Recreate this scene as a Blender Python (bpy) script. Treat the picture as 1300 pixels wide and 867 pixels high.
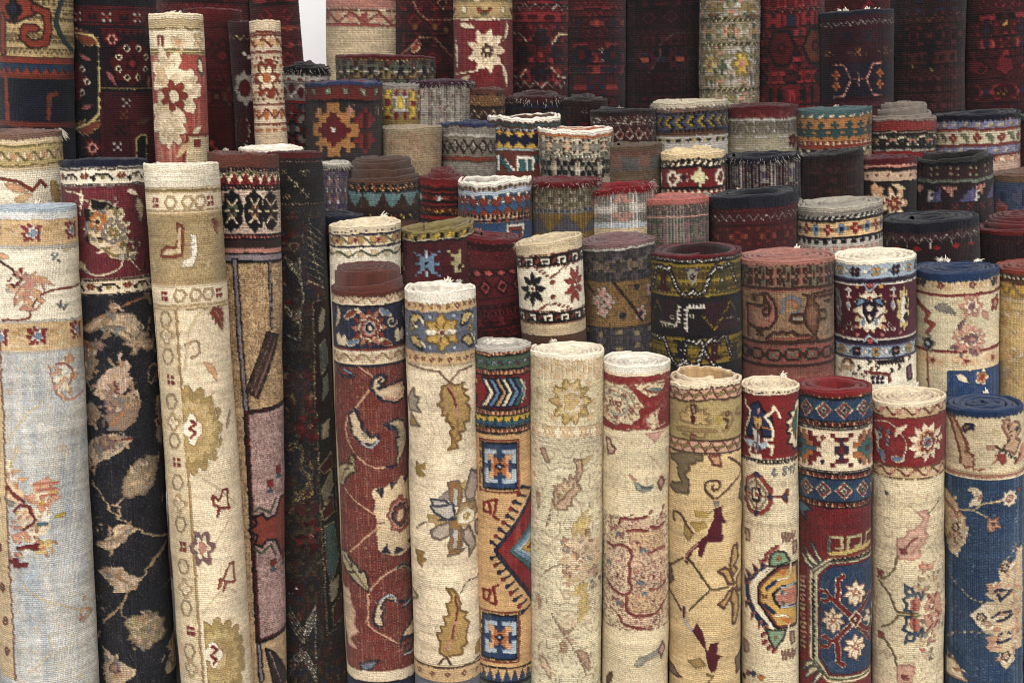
import bpy, math, random
import numpy as np
from mathutils import Vector, Matrix, Quaternion

for o in list(bpy.data.objects):
    bpy.data.objects.remove(o, do_unlink=True)
SC = bpy.context.scene
COL = SC.collection
rad = math.radians

# ------------------------------------------------------------------ camera
F = 1786.0                      # focal length in photograph pixels (1300 wide)
CAM_H = 2.15
PITCH = math.atan(373.0 / F)
cd = bpy.data.cameras.new('camera')
cam = bpy.data.objects.new('camera', cd)
COL.objects.link(cam)
cam.location = (0, 0, CAM_H)
cam.rotation_euler = (rad(90) - PITCH, 0, 0)
cd.sensor_width = 36.0
cd.lens = 36.0 * F / 1300.0
cd.clip_start = 0.05
cd.clip_end = 500
SC.camera = cam

# ------------------------------------------------------------------ light
SUN_EL, SUN_AZ = rad(50), rad(-14)      # azimuth measured from behind the camera, negative = camera left
w = bpy.data.worlds.new('World')
SC.world = w
w.use_nodes = True
nt = w.node_tree
nt.nodes.clear()
sky = nt.nodes.new('ShaderNodeTexSky')
sky.sky_type = 'NISHITA'
sky.sun_disc = False
sky.sun_elevation = SUN_EL
sky.sun_rotation = math.pi + SUN_AZ
sky.air_density = 1.0
sky.dust_density = 4.0
hs = nt.nodes.new('ShaderNodeHueSaturation')
hs.inputs['Saturation'].default_value = 0.14      # thin overcast: nearly neutral
bg = nt.nodes.new('ShaderNodeBackground')
bg.inputs['Strength'].default_value = 0.10
wo = nt.nodes.new('ShaderNodeOutputWorld')
nt.links.new(sky.outputs[0], hs.inputs['Color'])
nt.links.new(hs.outputs[0], bg.inputs[0])
nt.links.new(bg.outputs[0], wo.inputs[0])
sl = bpy.data.lights.new('sun', 'SUN')
sl.energy = 1.25
sl.angle = rad(32)
sl.color = (1.0, 0.945, 0.88)
so = bpy.data.objects.new('sun', sl)
COL.objects.link(so)
sd = Vector((math.sin(SUN_AZ) * math.cos(SUN_EL), -math.cos(SUN_AZ) * math.cos(SUN_EL), math.sin(SUN_EL)))
so.rotation_euler = (-sd).to_track_quat('-Z', 'Y').to_euler()
so.location = (-2, -3, 6)
SC.view_settings.view_transform = 'Standard'
SC.view_settings.look = 'None'
SC.view_settings.gamma = 1.0
SC.view_settings.exposure = 0.84
SC.render.engine = 'CYCLES'
SC.cycles.filter_width = 1.1

# ------------------------------------------------------------------ materials
def nodes_of(name):
    m = bpy.data.materials.new(name)
    m.use_nodes = True
    t = m.node_tree
    return m, t, t.nodes, t.links, t.nodes['Principled BSDF']

def wool(name, pu, pv, strength, fuzz=0.25):
    """knotted wool: colour of each knot from the mesh, relief of warp and weft from the flat rug coordinates"""
    m, t, N, L, b = nodes_of(name)
    at = N.new('ShaderNodeAttribute'); at.attribute_name = 'knots'
    uv = N.new('ShaderNodeUVMap'); uv.uv_map = 'rug'
    sp = N.new('ShaderNodeSeparateXYZ'); L.new(uv.outputs[0], sp.inputs[0])
    nz = N.new('ShaderNodeTexNoise'); nz.noise_dimensions = '3D'
    nz.inputs['Scale'].default_value = 240; nz.inputs['Detail'].default_value = 2
    L.new(uv.outputs[0], nz.inputs['Vector'])
    def mth(op, a, bb=None):
        n = N.new('ShaderNodeMath'); n.operation = op
        for i, v in enumerate((a, bb)):
            if v is None: continue
            if isinstance(v, (int, float)): n.inputs[i].default_value = v
            else: L.new(v, n.inputs[i])
        return n.outputs[0]
    jit = mth('MULTIPLY', nz.outputs[0], 1.1)
    su = mth('ABSOLUTE', mth('SINE', mth('ADD', mth('MULTIPLY', sp.outputs[0], math.pi / pu), jit)))
    sv = mth('ABSOLUTE', mth('SINE', mth('ADD', mth('MULTIPLY', sp.outputs[1], math.pi / pv), jit)))
    hgt = mth('ADD', mth('MULTIPLY', mth('POWER', su, .6), mth('POWER', sv, .6)), mth('MULTIPLY', nz.outputs[0], .8))
    bp = N.new('ShaderNodeBump'); bp.inputs['Strength'].default_value = strength
    bp.inputs['Distance'].default_value = 0.0022
    L.new(hgt, bp.inputs['Height']); L.new(bp.outputs[0], b.inputs['Normal'])
    # fine yarn variation
    n2 = N.new('ShaderNodeTexNoise'); n2.inputs['Scale'].default_value = 420; n2.inputs['Detail'].default_value = 1
    L.new(uv.outputs[0], n2.inputs['Vector'])
    mr = N.new('ShaderNodeMapRange'); mr.inputs['From Min'].default_value = .25; mr.inputs['From Max'].default_value = .75
    mr.inputs['To Min'].default_value = .86; mr.inputs['To Max'].default_value = 1.12
    L.new(n2.outputs[0], mr.inputs['Value'])
    mx = N.new('ShaderNodeMix'); mx.data_type = 'RGBA'; mx.blend_type = 'MULTIPLY'; mx.inputs['Factor'].default_value = 1
    L.new(at.outputs['Color'], mx.inputs['A']); L.new(mr.outputs[0], mx.inputs['B'])
    L.new(mx.outputs['Result'], b.inputs['Base Color'])
    b.inputs['Roughness'].default_value = .92
    b.inputs['Specular IOR Level'].default_value = .12
    b.inputs['Sheen Weight'].default_value = fuzz * .3
    b.inputs['Sheen Roughness'].default_value = .6
    return m

MW = {'weft': wool('wool_weft_ribbed', .0050, .0062, .65),
      'warp': wool('wool_warp_ribbed', .0060, .0050, .7),
      'pile': wool('wool_soft_pile', .0046, .0046, .7, .5)}

def thread_mat(name):
    m, t, N, L, b = nodes_of(name)
    at = N.new('ShaderNodeAttribute'); at.attribute_name = 'knots'
    nz = N.new('ShaderNodeTexNoise'); nz.inputs['Scale'].default_value = 300
    mr = N.new('ShaderNodeMapRange'); mr.inputs['To Min'].default_value = .75; mr.inputs['To Max'].default_value = 1.1
    L.new(nz.outputs[0], mr.inputs['Value'])
    mx = N.new('ShaderNodeMix'); mx.data_type = 'RGBA'; mx.blend_type = 'MULTIPLY'; mx.inputs['Factor'].default_value = 1
    L.new(at.outputs['Color'], mx.inputs['A']); L.new(mr.outputs[0], mx.inputs['B'])
    L.new(mx.outputs['Result'], b.inputs['Base Color'])
    b.inputs['Roughness'].default_value = .9
    b.inputs['Specular IOR Level'].default_value = .1
    return m
MT = thread_mat('cotton_thread')

def plain(name, c1, c2, scale, rough=.9, bump=.3):
    m, t, N, L, b = nodes_of(name)
    tc = N.new('ShaderNodeTexCoord')
    nz = N.new('ShaderNodeTexNoise'); nz.inputs['Scale'].default_value = scale; nz.inputs['Detail'].default_value = 8
    L.new(tc.outputs['Object'], nz.inputs['Vector'])
    cr = N.new('ShaderNodeValToRGB'); cr.color_ramp.elements[0].color = (*c1, 1); cr.color_ramp.elements[1].color = (*c2, 1)
    cr.color_ramp.elements[0].position = .35; cr.color_ramp.elements[1].position = .65
    L.new(nz.outputs[0], cr.inputs[0]); L.new(cr.outputs[0], b.inputs['Base Color'])
    bp = N.new('ShaderNodeBump'); bp.inputs['Strength'].default_value = bump; bp.inputs['Distance'].default_value = .01
    L.new(nz.outputs[0], bp.inputs['Height']); L.new(bp.outputs[0], b.inputs['Normal'])
    b.inputs['Roughness'].default_value = rough
    return m

# ------------------------------------------------------------------ setting
def quad_obj(name, pts, mat, kind='structure'):
    me = bpy.data.meshes.new(name); me.from_pydata(pts, [], [tuple(range(len(pts)))]); me.update()
    o = bpy.data.objects.new(name, me); me.materials.append(mat); COL.objects.link(o)
    o['kind'] = kind
    return o
quad_obj('ground', [(-40, -20, 0), (40, -20, 0), (40, 60, 0), (-40, 60, 0)],
         plain('grey_concrete', (.16, .15, .14), (.25, .24, .22), 3.0))
wl = quad_obj('back_wall', [(-6, 6.35, 0), (6, 6.35, 0), (6, 6.35, 4.2), (-6, 6.35, 4.2)],
         plain('white_plaster', (.70, .71, .73), (.78, .78, .79), 1.5, .85, .08))

# ------------------------------------------------------------------ palette (sRGB as dyed)
PAL = dict(cr=(230,210,176), iv=(234,221,195), wh=(230,220,202), be=(209,186,148), gd=(192,154,98), tn=(208,174,128),
  ol=(140,124,76), yl=(205,172,70), oc=(150,112,52), or_=(190,112,60), ru=(140,62,46), rd=(140,34,36), dr=(88,22,26),
  mr=(58,17,21), bg=(112,26,38), nv=(34,38,62), bl=(42,74,116), lb=(172,182,190), sb=(112,142,170), te=(60,104,108),
  bk=(26,23,26), br=(98,66,50), db=(62,42,36), gn=(80,96,72), pk=(200,140,122), pe=(214,164,122), mv=(134,98,100),
  gy=(138,130,120), lg=(184,176,164), pu=(78,66,92), la=(150,150,180), dk=(40,30,32), gr=(180,190,196))
def sx(c):
    if isinstance(c, str): c = PAL[c]
    return np.array(c, float) / 255.0
def lin(a):
    a = np.clip(a, 0, 1)
    return np.where(a <= .04045, a / 12.92, ((a + .055) / 1.055) ** 2.4)

def dye(c):
    """palette colour -> dyed wool: a little duller, darks a little deeper"""
    g = c.mean(-1, keepdims=True)
    return np.clip(g + (c - g) * .87, .015, 1) ** (1.06 + .26 * np.clip(1 - g, 0, 1))

def vnoise(V, S, sv, ss, rng):
    """smooth noise on the (rows, cols) grid, feature size sv x ss"""
    gv = (V - V.min()) / sv; gs = (S - S.min()) / ss
    g = rng.random((int(gv.max()) + 3, int(gs.max()) + 3))
    iv = gv.astype(int); fs = gs.astype(int)
    a = (gv - iv)[:, None]; b = (gs - fs)[None, :]
    a = a * a * (3 - 2 * a); b = b * b * (3 - 2 * b)
    I = iv[:, None]; J = fs[None, :]
    return (g[I, J] * (1 - a) * (1 - b) + g[I + 1, J] * a * (1 - b) + g[I, J + 1] * (1 - a) * b + g[I + 1, J + 1] * a * b) * 2 - 1

# ------------------------------------------------------------------ the weaver: knots of a rug in flat coordinates
class Rug:
    def __init__(s, S, V, r, cxf, vy, rr, y0, seed, base):
        s.S, s.V, s.r, s.cxf, s.vy, s.rr, s.y0 = S, V, r, cxf, vy, rr, y0
        ty = np.arange(y0 - 40, y0 + 1200, 10.0); s.Y = np.interp(V, [vy(a) for a in ty], ty)
        s.rng = np.random.default_rng(seed)
        s.C = np.empty((len(V), len(S), 3)); s.C[:] = sx(base)
        hi = s.rng.random((len(V), len(S))) - .5
        s.SS = S[None, :] + .6 * vnoise(V, S, 5, 5, s.rng) + .4 * vnoise(V, S, 2.2, 2.2, s.rng)
        s.VV = V[:, None] + .5 * vnoise(V, S, 5, 7, s.rng) + .5 * hi + 1.2 * vnoise(V, S, 400, 45, s.rng)
        s.RG = vnoise(V, S, 5.5, 5.5, s.rng) + .6 * vnoise(V, S, 2.6, 2.6, s.rng)
        s.cl = None
    def rag(s, a, h=3.2):
        """toothed edges: knots counted row by row"""
        s.SS = s.SS + a * vnoise(s.V, s.S, h, 11, s.rng); return s
    # photograph position -> flat rug position
    def p(s, x, y):
        d = (x - s.cxf(y)) / s.rr(y)
        q = math.asin(max(-1, min(1, d)))
        if abs(d) > 1: q += (d - math.copysign(1, d))
        return s.r * q, s.vy(y)
    def clip(s, x0=None, x1=None, y0=-1e4, y1=1e4, y=None):
        if x0 is None: s.cl = None; return s
        yy = y if y is not None else s.y0 + 60
        s.cl = (s.p(x0, yy)[0], s.p(x1, yy)[0], s.vy(y0), s.vy(y1)); return s
    def win(s, s0, s1, v0, v1):
        if s.cl: s0, s1, v0, v1 = max(s0, s.cl[0]), min(s1, s.cl[1]), max(v0, s.cl[2]), min(v1, s.cl[3])
        j0, j1 = np.searchsorted(s.S, (s0 - 2, s1 + 2)); i0, i1 = np.searchsorted(s.V, (v0 - 3, v1 + 3))
        sl_ = (slice(i0, i1), slice(j0, j1))
        return sl_, s.SS[sl_], s.VV[sl_]
    def put(s, sl_, m, col):
        if s.cl is not None:
            m = m & (s.SS[sl_] > s.cl[0]) & (s.SS[sl_] < s.cl[1]) & (s.VV[sl_] > s.cl[2]) & (s.VV[sl_] < s.cl[3])
        s.C[sl_][m] = sx(col)
    # ---- bands
    def band(s, y0, y1, col):
        a, b = s.vy(y0), s.vy(y1)
        sl_, X, Y = s.win(-1e4, 1e4, a, b); s.put(sl_, (Y >= a) & (Y < b), col); return s
    def bands(s, *lst):
        for y0, y1, c in lst: s.band(y0, y1, c)
        return s
    def line(s, y, w_, col): return s.band(y - w_ / 2, y + w_ / 2, col)
    def lines(s, col, w_, *ys):
        for y in ys: s.line(y, w_, col)
        return s
    def dash(s, y, w_, per, c1, c2=None, ph=0, slant=0):
        v = s.vy(y); sl_, X, Y = s.win(-1e4, 1e4, v - w_, v + w_)
        m = abs(Y - v) < w_ / 2; k = ((X + ph + slant * (Y - v)) / per) % 1 < .5
        s.put(sl_, m & k, c1)
        if c2: s.put(sl_, m & ~k, c2)
        return s
    def tri_(s, X, per, ph): return abs(((X + ph) / per) % 1 - .5) * 2          # 0..1..0
    def zig(s, y0, y1, per, w_, col, ph=0, dot=None):
        a, b = s.vy(y0), s.vy(y1); sl_, X, Y = s.win(-1e4, 1e4, a - w_, b + w_)
        m = abs(Y - (a + (b - a) * s.tri_(X, per, ph))) < w_ * .8
        if dot: m &= ((X + Y) / dot % 1) < .55
        s.put(sl_, m, col); return s
    def tris(s, y0, y1, per, col, ph=0, up=True, step=0):
        a, b = s.vy(y0), s.vy(y1); sl_, X, Y = s.win(-1e4, 1e4, a, b)
        t = s.tri_(X, per, ph); h = (Y - a) / (b - a)
        if not up: h = 1 - h
        if step: t = np.round(t * step) / step
        s.put(sl_, (h > 0) & (h < 1) & (h > 1 - t), col); return s
    def dias(s, y, h, per, cols, ph=0, fill=1.0):
        v = s.vy(y); sl_, X, Y = s.win(-1e4, 1e4, v - h, v + h)
        d = abs(((X + ph) / per) % 1 - .5) * 2 / fill + abs(Y - v) / (h / 2)
        for i, c in enumerate(cols): s.put(sl_, d < 1 - i / len(cols), c)
        return s
    def vine(s, y, amp, per, w_, col, leaf=None, ph=0, fl=None, fr=3):
        v = s.vy(y); sl_, X, Y = s.win(-1e4, 1e4, v - amp * 2 - 6, v + amp * 2 + 6)
        k = 2 * math.pi / per
        s.put(sl_, abs(Y - v - amp * np.sin(k * (X + ph))) < w_ * .8, col)
        if leaf:
            xm = ((X + ph) % (per / 2)) - per / 4; sg = np.where(((X + ph) // (per / 2)) % 2 == 0, 1, -1)
            s.put(sl_, (xm / (per * .13)) ** 2 + ((Y - v + sg * amp * .35) / (amp * .75 + 1)) ** 2 < 1, leaf)
        if fl:
            xm = ((X + ph) % per) - per / 2
            a = np.arctan2(Y - v, xm); d = np.hypot(xm, Y - v)
            for i, c in enumerate(fl): s.put(sl_, d < fr * (1 - i / len(fl)) * (1 + .25 * np.cos(5 * a)), c)
        return s
    def mosaic(s, y0, y1, per, cell, cols, ws=None, smooth=.35, ph=0):
        """mirror-repeated stepped ornament"""
        a, b = s.vy(y0), s.vy(y1); sl_, X, Y = s.win(-1e4, 1e4, a, b)
        nx = max(2, int(per / 2 / cell)); ny = max(1, int((b - a) / cell / 2 + 1))
        n = len(cols); ws = np.array(ws or [1.0 / n] * n, float); ws /= ws.sum()
        g = s.rng.choice(n, (ny + 1, nx + 1), p=ws)
        for _ in range(2):                       # clump neighbours
            m = s.rng.random(g.shape) < smooth; g = np.where(m, np.roll(g, 1, s.rng.integers(0, 2)), g)
        u = abs(((X + ph) % per) - per / 2) / cell; t = abs(Y - (a + b) / 2) / cell
        G = g[np.clip(t.astype(int), 0, ny), np.clip(u.astype(int), 0, nx)]
        inb = (Y >= a) & (Y < b)
        for i, c in enumerate(cols):
            if c is not None: s.put(sl_, inb & (G == i), c)
        return s
    def stamps(s, art, y, per, k, pal, ph=0, alt=None):
        rows = art.split('/'); h = len(rows); wd = max(map(len, rows)); g = np.array([list(r_.ljust(wd, '.')) for r_ in rows])
        v = s.vy(y); sl_, X, Y = s.win(-1e4, 1e4, v - h * k, v + h * k)
        n = np.floor((X + ph) / per + .5); lx = (X + ph) - n * per
        j = np.floor(lx / k + wd / 2).astype(int); i = np.floor((Y - v) / k + h / 2).astype(int)
        ok = (i >= 0) & (i < h) & (j >= 0) & (j < wd)
        G = g[np.clip(i, 0, h - 1), np.clip(j, 0, wd - 1)]
        for ch, c in pal.items():
            m = ok & (G == ch)
            if alt and ch in alt:
                s.put(sl_, m & (n % 2 == 0), c); s.put(sl_, m & (n % 2 == 1), alt[ch])
            else: s.put(sl_, m, c)
        return s
    # ---- single motifs, placed where the photograph shows them
    def stamp(s, art, x, y, k, pal, fx=False):
        rows = art.split('/'); h = len(rows); wd = max(map(len, rows)); g = np.array([list(r_.ljust(wd, '.')) for r_ in rows])
        if fx: g = g[:, ::-1]
        u, v = s.p(x, y); sl_, X, Y = s.win(u - wd * k, u + wd * k, v - h * k, v + h * k)
        j = np.floor((X - u) / k + wd / 2).astype(int); i = np.floor((Y - v) / k + h / 2).astype(int)
        ok = (i >= 0) & (i < h) & (j >= 0) & (j < wd); G = g[np.clip(i, 0, h - 1), np.clip(j, 0, wd - 1)]
        for ch, c in pal.items(): s.put(sl_, ok & (G == ch), c)
        return s
    def rose(s, x, y, r, cols, n=8, amp=.22, asp=1.0, rot=0, sharp=False):
        u, v = s.p(x, y); sl_, X, Y = s.win(u - r * 1.5, u + r * 1.5, v - r * 1.5 * asp, v + r * 1.5 * asp)
        dx, dy = X - u, (Y - v) / asp; d = np.hypot(dx, dy); a = np.arctan2(dy, dx) + rot
        d = d + s.RG[sl_] * min(1.6, r * .09)
        wv = 2 * abs(np.cos(n * a / 2)) - 1.1 if not sharp else 1 - 2 * abs(((a * n / (2 * math.pi)) % 1) - .5) * 2
        for i, c in enumerate(cols):
            if c is None: continue
            f = 1 - i / len(cols); s.put(sl_, d < r * f * (1 + amp * wv * (1 if i < len(cols) - 1 else .2)), c)
        return s
    def leaf(s, x, y, L, W, ang, col, out=None, curve=0, ser=0, nser=6, vein=None, ow=1.6):
        u, v = s.p(x, y); R_ = L * .75 + abs(curve); sl_, X, Y = s.win(u - R_, u + R_, v - R_, v + R_)
        ca, sa = math.cos(rad(ang)), math.sin(rad(ang))
        A = (X - u) * ca + (Y - v) * sa; B = -(X - u) * sa + (Y - v) * ca
        t = A / L + .5; ok = (t > 0) & (t < 1); tc = np.clip(t, 0, 1)
        bend = curve * (4 * (tc - .5) ** 2 - .5)
        B = B + s.RG[sl_] * min(1.1, W * .08)
        hw = W / 2 * np.sin(math.pi * tc ** .8) * (1 + ser * (((tc * nser) % 1) - .6))
        if out:
            t2 = np.clip(A / (L + 2 * ow) + .5, 0, 1); hw2 = W / 2 * np.sin(math.pi * t2 ** .8) * (1 + ser * (((t2 * nser) % 1) - .6)) + ow
            s.put(sl_, (abs(A) < L / 2 + ow) & (abs(B - bend) < hw2), out)
        s.put(sl_, ok & (abs(B - bend) < hw), col)
        if vein: s.put(sl_, (t > .08) & (t < .85) & (abs(B - bend) < 1.1), vein)
        return s
    def polyf(s, pts, col, out=None, ow=2.0, flat=False):
        q = [s.p(*a) for a in pts] if not flat else pts
        xs = [a[0] for a in q]; ys = [a[1] for a in q]
        sl_, X, Y = s.win(min(xs) - 3, max(xs) + 3, min(ys) - 3, max(ys) + 3)
        ins = np.zeros(X.shape, bool); dm = np.full(X.shape, 1e9)
        for (x0, y0), (x1, y1) in zip(q, q[1:] + q[:1]):
            if y0 != y1:
                c = ((y0 > Y) != (y1 > Y)) & (X < (x1 - x0) * (Y - y0) / (y1 - y0) + x0); ins ^= c
            if out:
                L2 = (x1 - x0) ** 2 + (y1 - y0) ** 2 + 1e-6
                t = np.clip(((X - x0) * (x1 - x0) + (Y - y0) * (y1 - y0)) / L2, 0, 1)
                dm = np.minimum(dm, np.hypot(X - x0 - t * (x1 - x0), Y - y0 - t * (y1 - y0)))
        if col: s.put(sl_, ins, col)
        if out: s.put(sl_, dm < ow / 2 + .4, out)
        return s
    def curve(s, pts, w_, col, smooth=True, dot=None, flat=False):
        q = np.array([s.p(*a) for a in pts] if not flat else pts, float)
        if smooth and len(q) > 2:
            e = np.vstack([2 * q[0] - q[1], q, 2 * q[-1] - q[-2]]); o = []
            for i in range(len(q) - 1):
                p0, p1, p2, p3 = e[i:i + 4]
                for t in np.linspace(0, 1, 8, endpoint=False):
                    o.append(.5 * ((2 * p1) + (p2 - p0) * t + (2 * p0 - 5 * p1 + 4 * p2 - p3) * t * t + (3 * p1 - p0 - 3 * p2 + p3) * t ** 3))
            o.append(q[-1]); q = np.array(o)
        sl_, X, Y = s.win(q[:, 0].min() - w_, q[:, 0].max() + w_, q[:, 1].min() - w_, q[:, 1].max() + w_)
        dm = np.full(X.shape, 1e9)
        for (x0, y0), (x1, y1) in zip(q[:-1], q[1:]):
            L2 = (x1 - x0) ** 2 + (y1 - y0) ** 2 + 1e-6
            t = np.clip(((X - x0) * (x1 - x0) + (Y - y0) * (y1 - y0)) / L2, 0, 1)
            dm = np.minimum(dm, np.hypot(X - x0 - t * (x1 - x0), Y - y0 - t * (y1 - y0)))
        m = dm < w_ / 2 + .35
        if dot: m &= ((X * .7 + Y) / dot % 1) < .55
        s.put(sl_, m, col); return s
    # the same from an enlarged tracing: origin and scale set by tp
    def tp(s, x0, y0, k): s.t_ = (x0, y0, k); return s
    def zc(s, pts): x0, y0, k = s.t_; return [(x0 + a / k, y0 + b / k) for a, b in pts]
    def pz(s, pts, col, out=None, ow=1.6): return s.polyf(s.zc(pts), col, out, ow)
    def pz0(s, pts, col, out=None, ow=1.6): return s.polyf(pts, col, out, ow)
    def cz(s, pts, w_, col, smooth=True, dot=None): return s.curve(s.zc(pts), w_, col, smooth, dot)
    def stz(s, art, a, b, k, pal): (x, y), = s.zc([(a, b)]); return s.stamp(art, x, y, k, pal)
    def spiral(s, x, y, r, turns, w_, col, d=1, a0=0):
        u, v = s.p(x, y)
        pts = [(u + r * (1 - t) * math.cos(a0 + d * t * turns * 6.283), v + r * (1 - t) * math.sin(a0 + d * t * turns * 6.283)) for t in np.linspace(0, .9, int(14 * turns))]
        return s.curve(pts, w_, col, False, flat=True)
    def boteh(s, x, y, h, col, out='nv', mid=None, fx=1, rot=0):
        u, v = s.p(x, y); c_, s_ = math.cos(rad(rot)), math.sin(rad(rot))
        base = [(0, .5), (.28, .42), (.4, .2), (.34, -.05), (.12, -.28), (-.02, -.42), (-.16, -.5), (-.3, -.44), (-.26, -.34), (-.16, -.36), (-.14, -.26), (-.26, -.02), (-.36, .2), (-.26, .42)]
        f = lambda k: [(u + k * h * fx * (a * c_ - b * s_), v + k * h * (a * s_ + b * c_)) for a, b in base]
        s.polyf(f(1), col, out, 2.2, True)
        if mid: s.polyf([(a, b + .06 * h) for a, b in f(.5)], mid, None, 1, True)
        return s
    def palm(s, x, y, W, H, cols, n=14, amp=.12, rot=90):
        """palmette: layered serrated oval"""
        return s.rose(x, y, W / 2, cols, n, amp, H / W, rad(rot))
    def spray(s, x, y, r, cols, n=10, seed=0):
        """loose floral spray of small petals and stems"""
        g = np.random.default_rng(seed + int(x * 7 + y))
        for i in range(n):
            a = g.random() * 6.28; d = r * (.25 + .75 * g.random()); c = cols[g.integers(len(cols))]
            px, py = x + d * math.cos(a) * .8, y + d * math.sin(a) * 1.1
            s.leaf(px, py, r * (.45 + .4 * g.random()), r * (.2 + .2 * g.random()), math.degrees(a) + g.normal() * 30, c, None, g.normal() * 2, .5, 3)
        return s
    def dots(s, pts, r, col):
        for x, y in pts: s.rose(x, y, r, [col], 4, .1)
        return s
    def border(s, x0, x1, x0b, x1b, ya, yb, col, line=None, lw=1.6):
        s.polyf([(x0, ya), (x1, ya), (x1b, yb), (x0b, yb)], col)
        if line:
            s.curve([(x0, ya), (x0b, yb)], lw, line, False); s.curve([(x1, ya), (x1b, yb)], lw, line, False)
        return s
    # ---- wear
    def mottle(s, col, amt, sv=14, ss=3, y0=-1e4, y1=1e4):
        m = np.clip(vnoise(s.V, s.S, sv, ss, s.rng) * .7 + vnoise(s.V, s.S, sv * 3, ss * 6, s.rng) * .5, 0, 1) * amt
        v = s.Y; m[(v < y0) | (v > y1)] = 0
        s.C += (sx(col) - s.C) * m[:, :, None]; return s
    def tracery(s, col, amt, y0=-1e4, y1=1e4, size=26, k=2.6, w_=.07, thr=.14):
        """fine all-over scrolling lines, woven only where the ground is plain"""
        n = vnoise(s.V, abs(s.S), size, size, s.rng) + .5 * vnoise(s.V, abs(s.S), size * .45, size * .45, s.rng)
        m = (abs((n * k) % 1 - .5) < w_).astype(float)
        dv = np.zeros(m.shape); dv[1:-1, 1:-1] = abs(s.C[1:-1, 1:-1] - s.C[2:, 1:-1]).sum(2) + abs(s.C[1:-1, 1:-1] - s.C[1:-1, 2:]).sum(2)
        m *= (dv < thr) * amt; v = s.Y; m[(v < y0) | (v > y1)] = 0
        s.C += (sx(col) - s.C) * m[:, :, None]; return s
    def warp(s, col, amt, per=3.4, y0=-1e4, y1=1e4):
        """bare cotton warp threads showing as broken upright lines"""
        ph = (s.S / per) % 1; on = (ph < .5)[None, :] * (vnoise(s.V, s.S, 9, per, s.rng) > -.25)
        v = s.Y; m = on * amt * (.5 + .5 * s.rng.random(on.shape)) if amt < .5 else (ph < .46)[None, :] * amt * (.75 + .25 * s.rng.random(on.shape)); m[(v < y0) | (v > y1)] = 0
        s.C += (sx(col) - s.C) * m[:, :, None]; return s
    def speck(s, col, dens, amt, y0=-1e4, y1=1e4):
        """single light knots of worn foundation"""
        m = (s.rng.random(s.C.shape[:2]) < dens * (1 + .8 * vnoise(s.V, s.S, 14, 8, s.rng))) * amt
        v = s.Y; m[(v < y0) | (v > y1)] = 0
        s.C += (sx(col) - s.C) * m[:, :, None]; return s
    def finish(s, knot=.09, abrash=.05, outline=.48, found=None):
        # darker contour knots where two dyed colours meet
        d = np.zeros(s.C.shape[:2])
        d[:, 1:] = np.maximum(d[:, 1:], abs(s.C[:, 1:] - s.C[:, :-1]).sum(2)); d[1:] = np.maximum(d[1:], abs(s.C[1:] - s.C[:-1]).sum(2))
        lo = s.C.copy(); lo[:, 1:] = np.minimum(lo[:, 1:], s.C[:, :-1]); lo[1:] = np.minimum(lo[1:], s.C[:-1])
        m = np.clip((d - .12) * 2.2, 0, 1) * outline * (.55 + .9 * s.rng.random(d.shape))
        s.C += (lo * .62 - s.C) * np.clip(m, 0, .8)[:, :, None]
        # foundation threads between the knot rows
        lum = s.C.mean(2, keepdims=True); fc = np.where(lum > .42, s.C * .72, s.C * .8 + np.array((.16, .145, .125)) * .38)
        par = np.zeros(d.shape); par[1::2] = 1; par[:, 1::2] *= .72
        par *= (.35 + .65 * s.rng.random(d.shape)) * (.75 + .5 * vnoise(s.V, s.S, 25, 18, s.rng))
        s.C += (fc - s.C) * np.clip(par * .6, 0, 1)[:, :, None]
        hue = (s.rng.random(s.C.shape) - .5) * .03; s.C = s.C + hue
        n = 1 + 1.15 * knot * (s.rng.random(s.C.shape[:2]) * 2 - 1) + abrash * vnoise(s.V, s.S, 6, 300, s.rng) + .05 * vnoise(s.V, s.S, 2.5, 22, s.rng) + .05 * vnoise(s.V, s.S, 60, 50, s.rng)
        s.C *= n[:, :, None]
        # worn dust: slight shift to grey-beige
        m = np.clip(vnoise(s.V, s.S, 30, 22, s.rng), 0, 1) * .10
        s.C += (np.array((.60, .55, .47)) - s.C) * m[:, :, None]
        return lin(dye(s.C))

# ------------------------------------------------------------------ building a roll
def unproj(x, y, Y):
    dx, dy = (x - 650) / F, -(y - 433.5) / F
    cp, sp = math.cos(PITCH), math.sin(PITCH)
    d = Vector((dx, cp + dy * sp, -sp + dy * cp))
    t = Y / d.y
    return Vector((0, 0, CAM_H)) + d * t, t / F      # point, metres per photograph pixel there

def mesh_np(name, co, quads, col, uv, mat, parent, smooth=True):
    me = bpy.data.meshes.new(name)
    nv, nf = len(co), len(quads); k = quads.shape[1]
    me.vertices.add(nv); me.vertices.foreach_set('co', co.astype(np.float32).ravel())
    me.loops.add(nf * k); me.loops.foreach_set('vertex_index', quads.astype(np.int32).ravel())
    me.polygons.add(nf); me.polygons.foreach_set('loop_start', np.arange(0, nf * k, k, dtype=np.int32))
    me.update(calc_edges=True)
    a = me.color_attributes.new('knots', 'FLOAT_COLOR', 'POINT')
    a.data.foreach_set('color', np.hstack([col, np.ones((nv, 1))]).astype(np.float32).ravel())
    if uv is not None:
        u = me.uv_layers.new(name='rug')
        u.data.foreach_set('uv', uv[quads.ravel()].astype(np.float32).ravel())
    me.polygons.foreach_set('use_smooth', np.full(nf, smooth))
    me.materials.append(mat); me.validate()
    o = bpy.data.objects.new(name, me); COL.objects.link(o); o.parent = parent
    return o

def grid_quads(nr, nc, flip=False):
    i = np.arange(nr - 1)[:, None] * nc + np.arange(nc - 1)[None, :]; i = i.ravel()
    q = np.stack([i, i + nc, i + nc + 1, i + 1], 1)
    return q[:, ::-1] if flip else q

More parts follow.
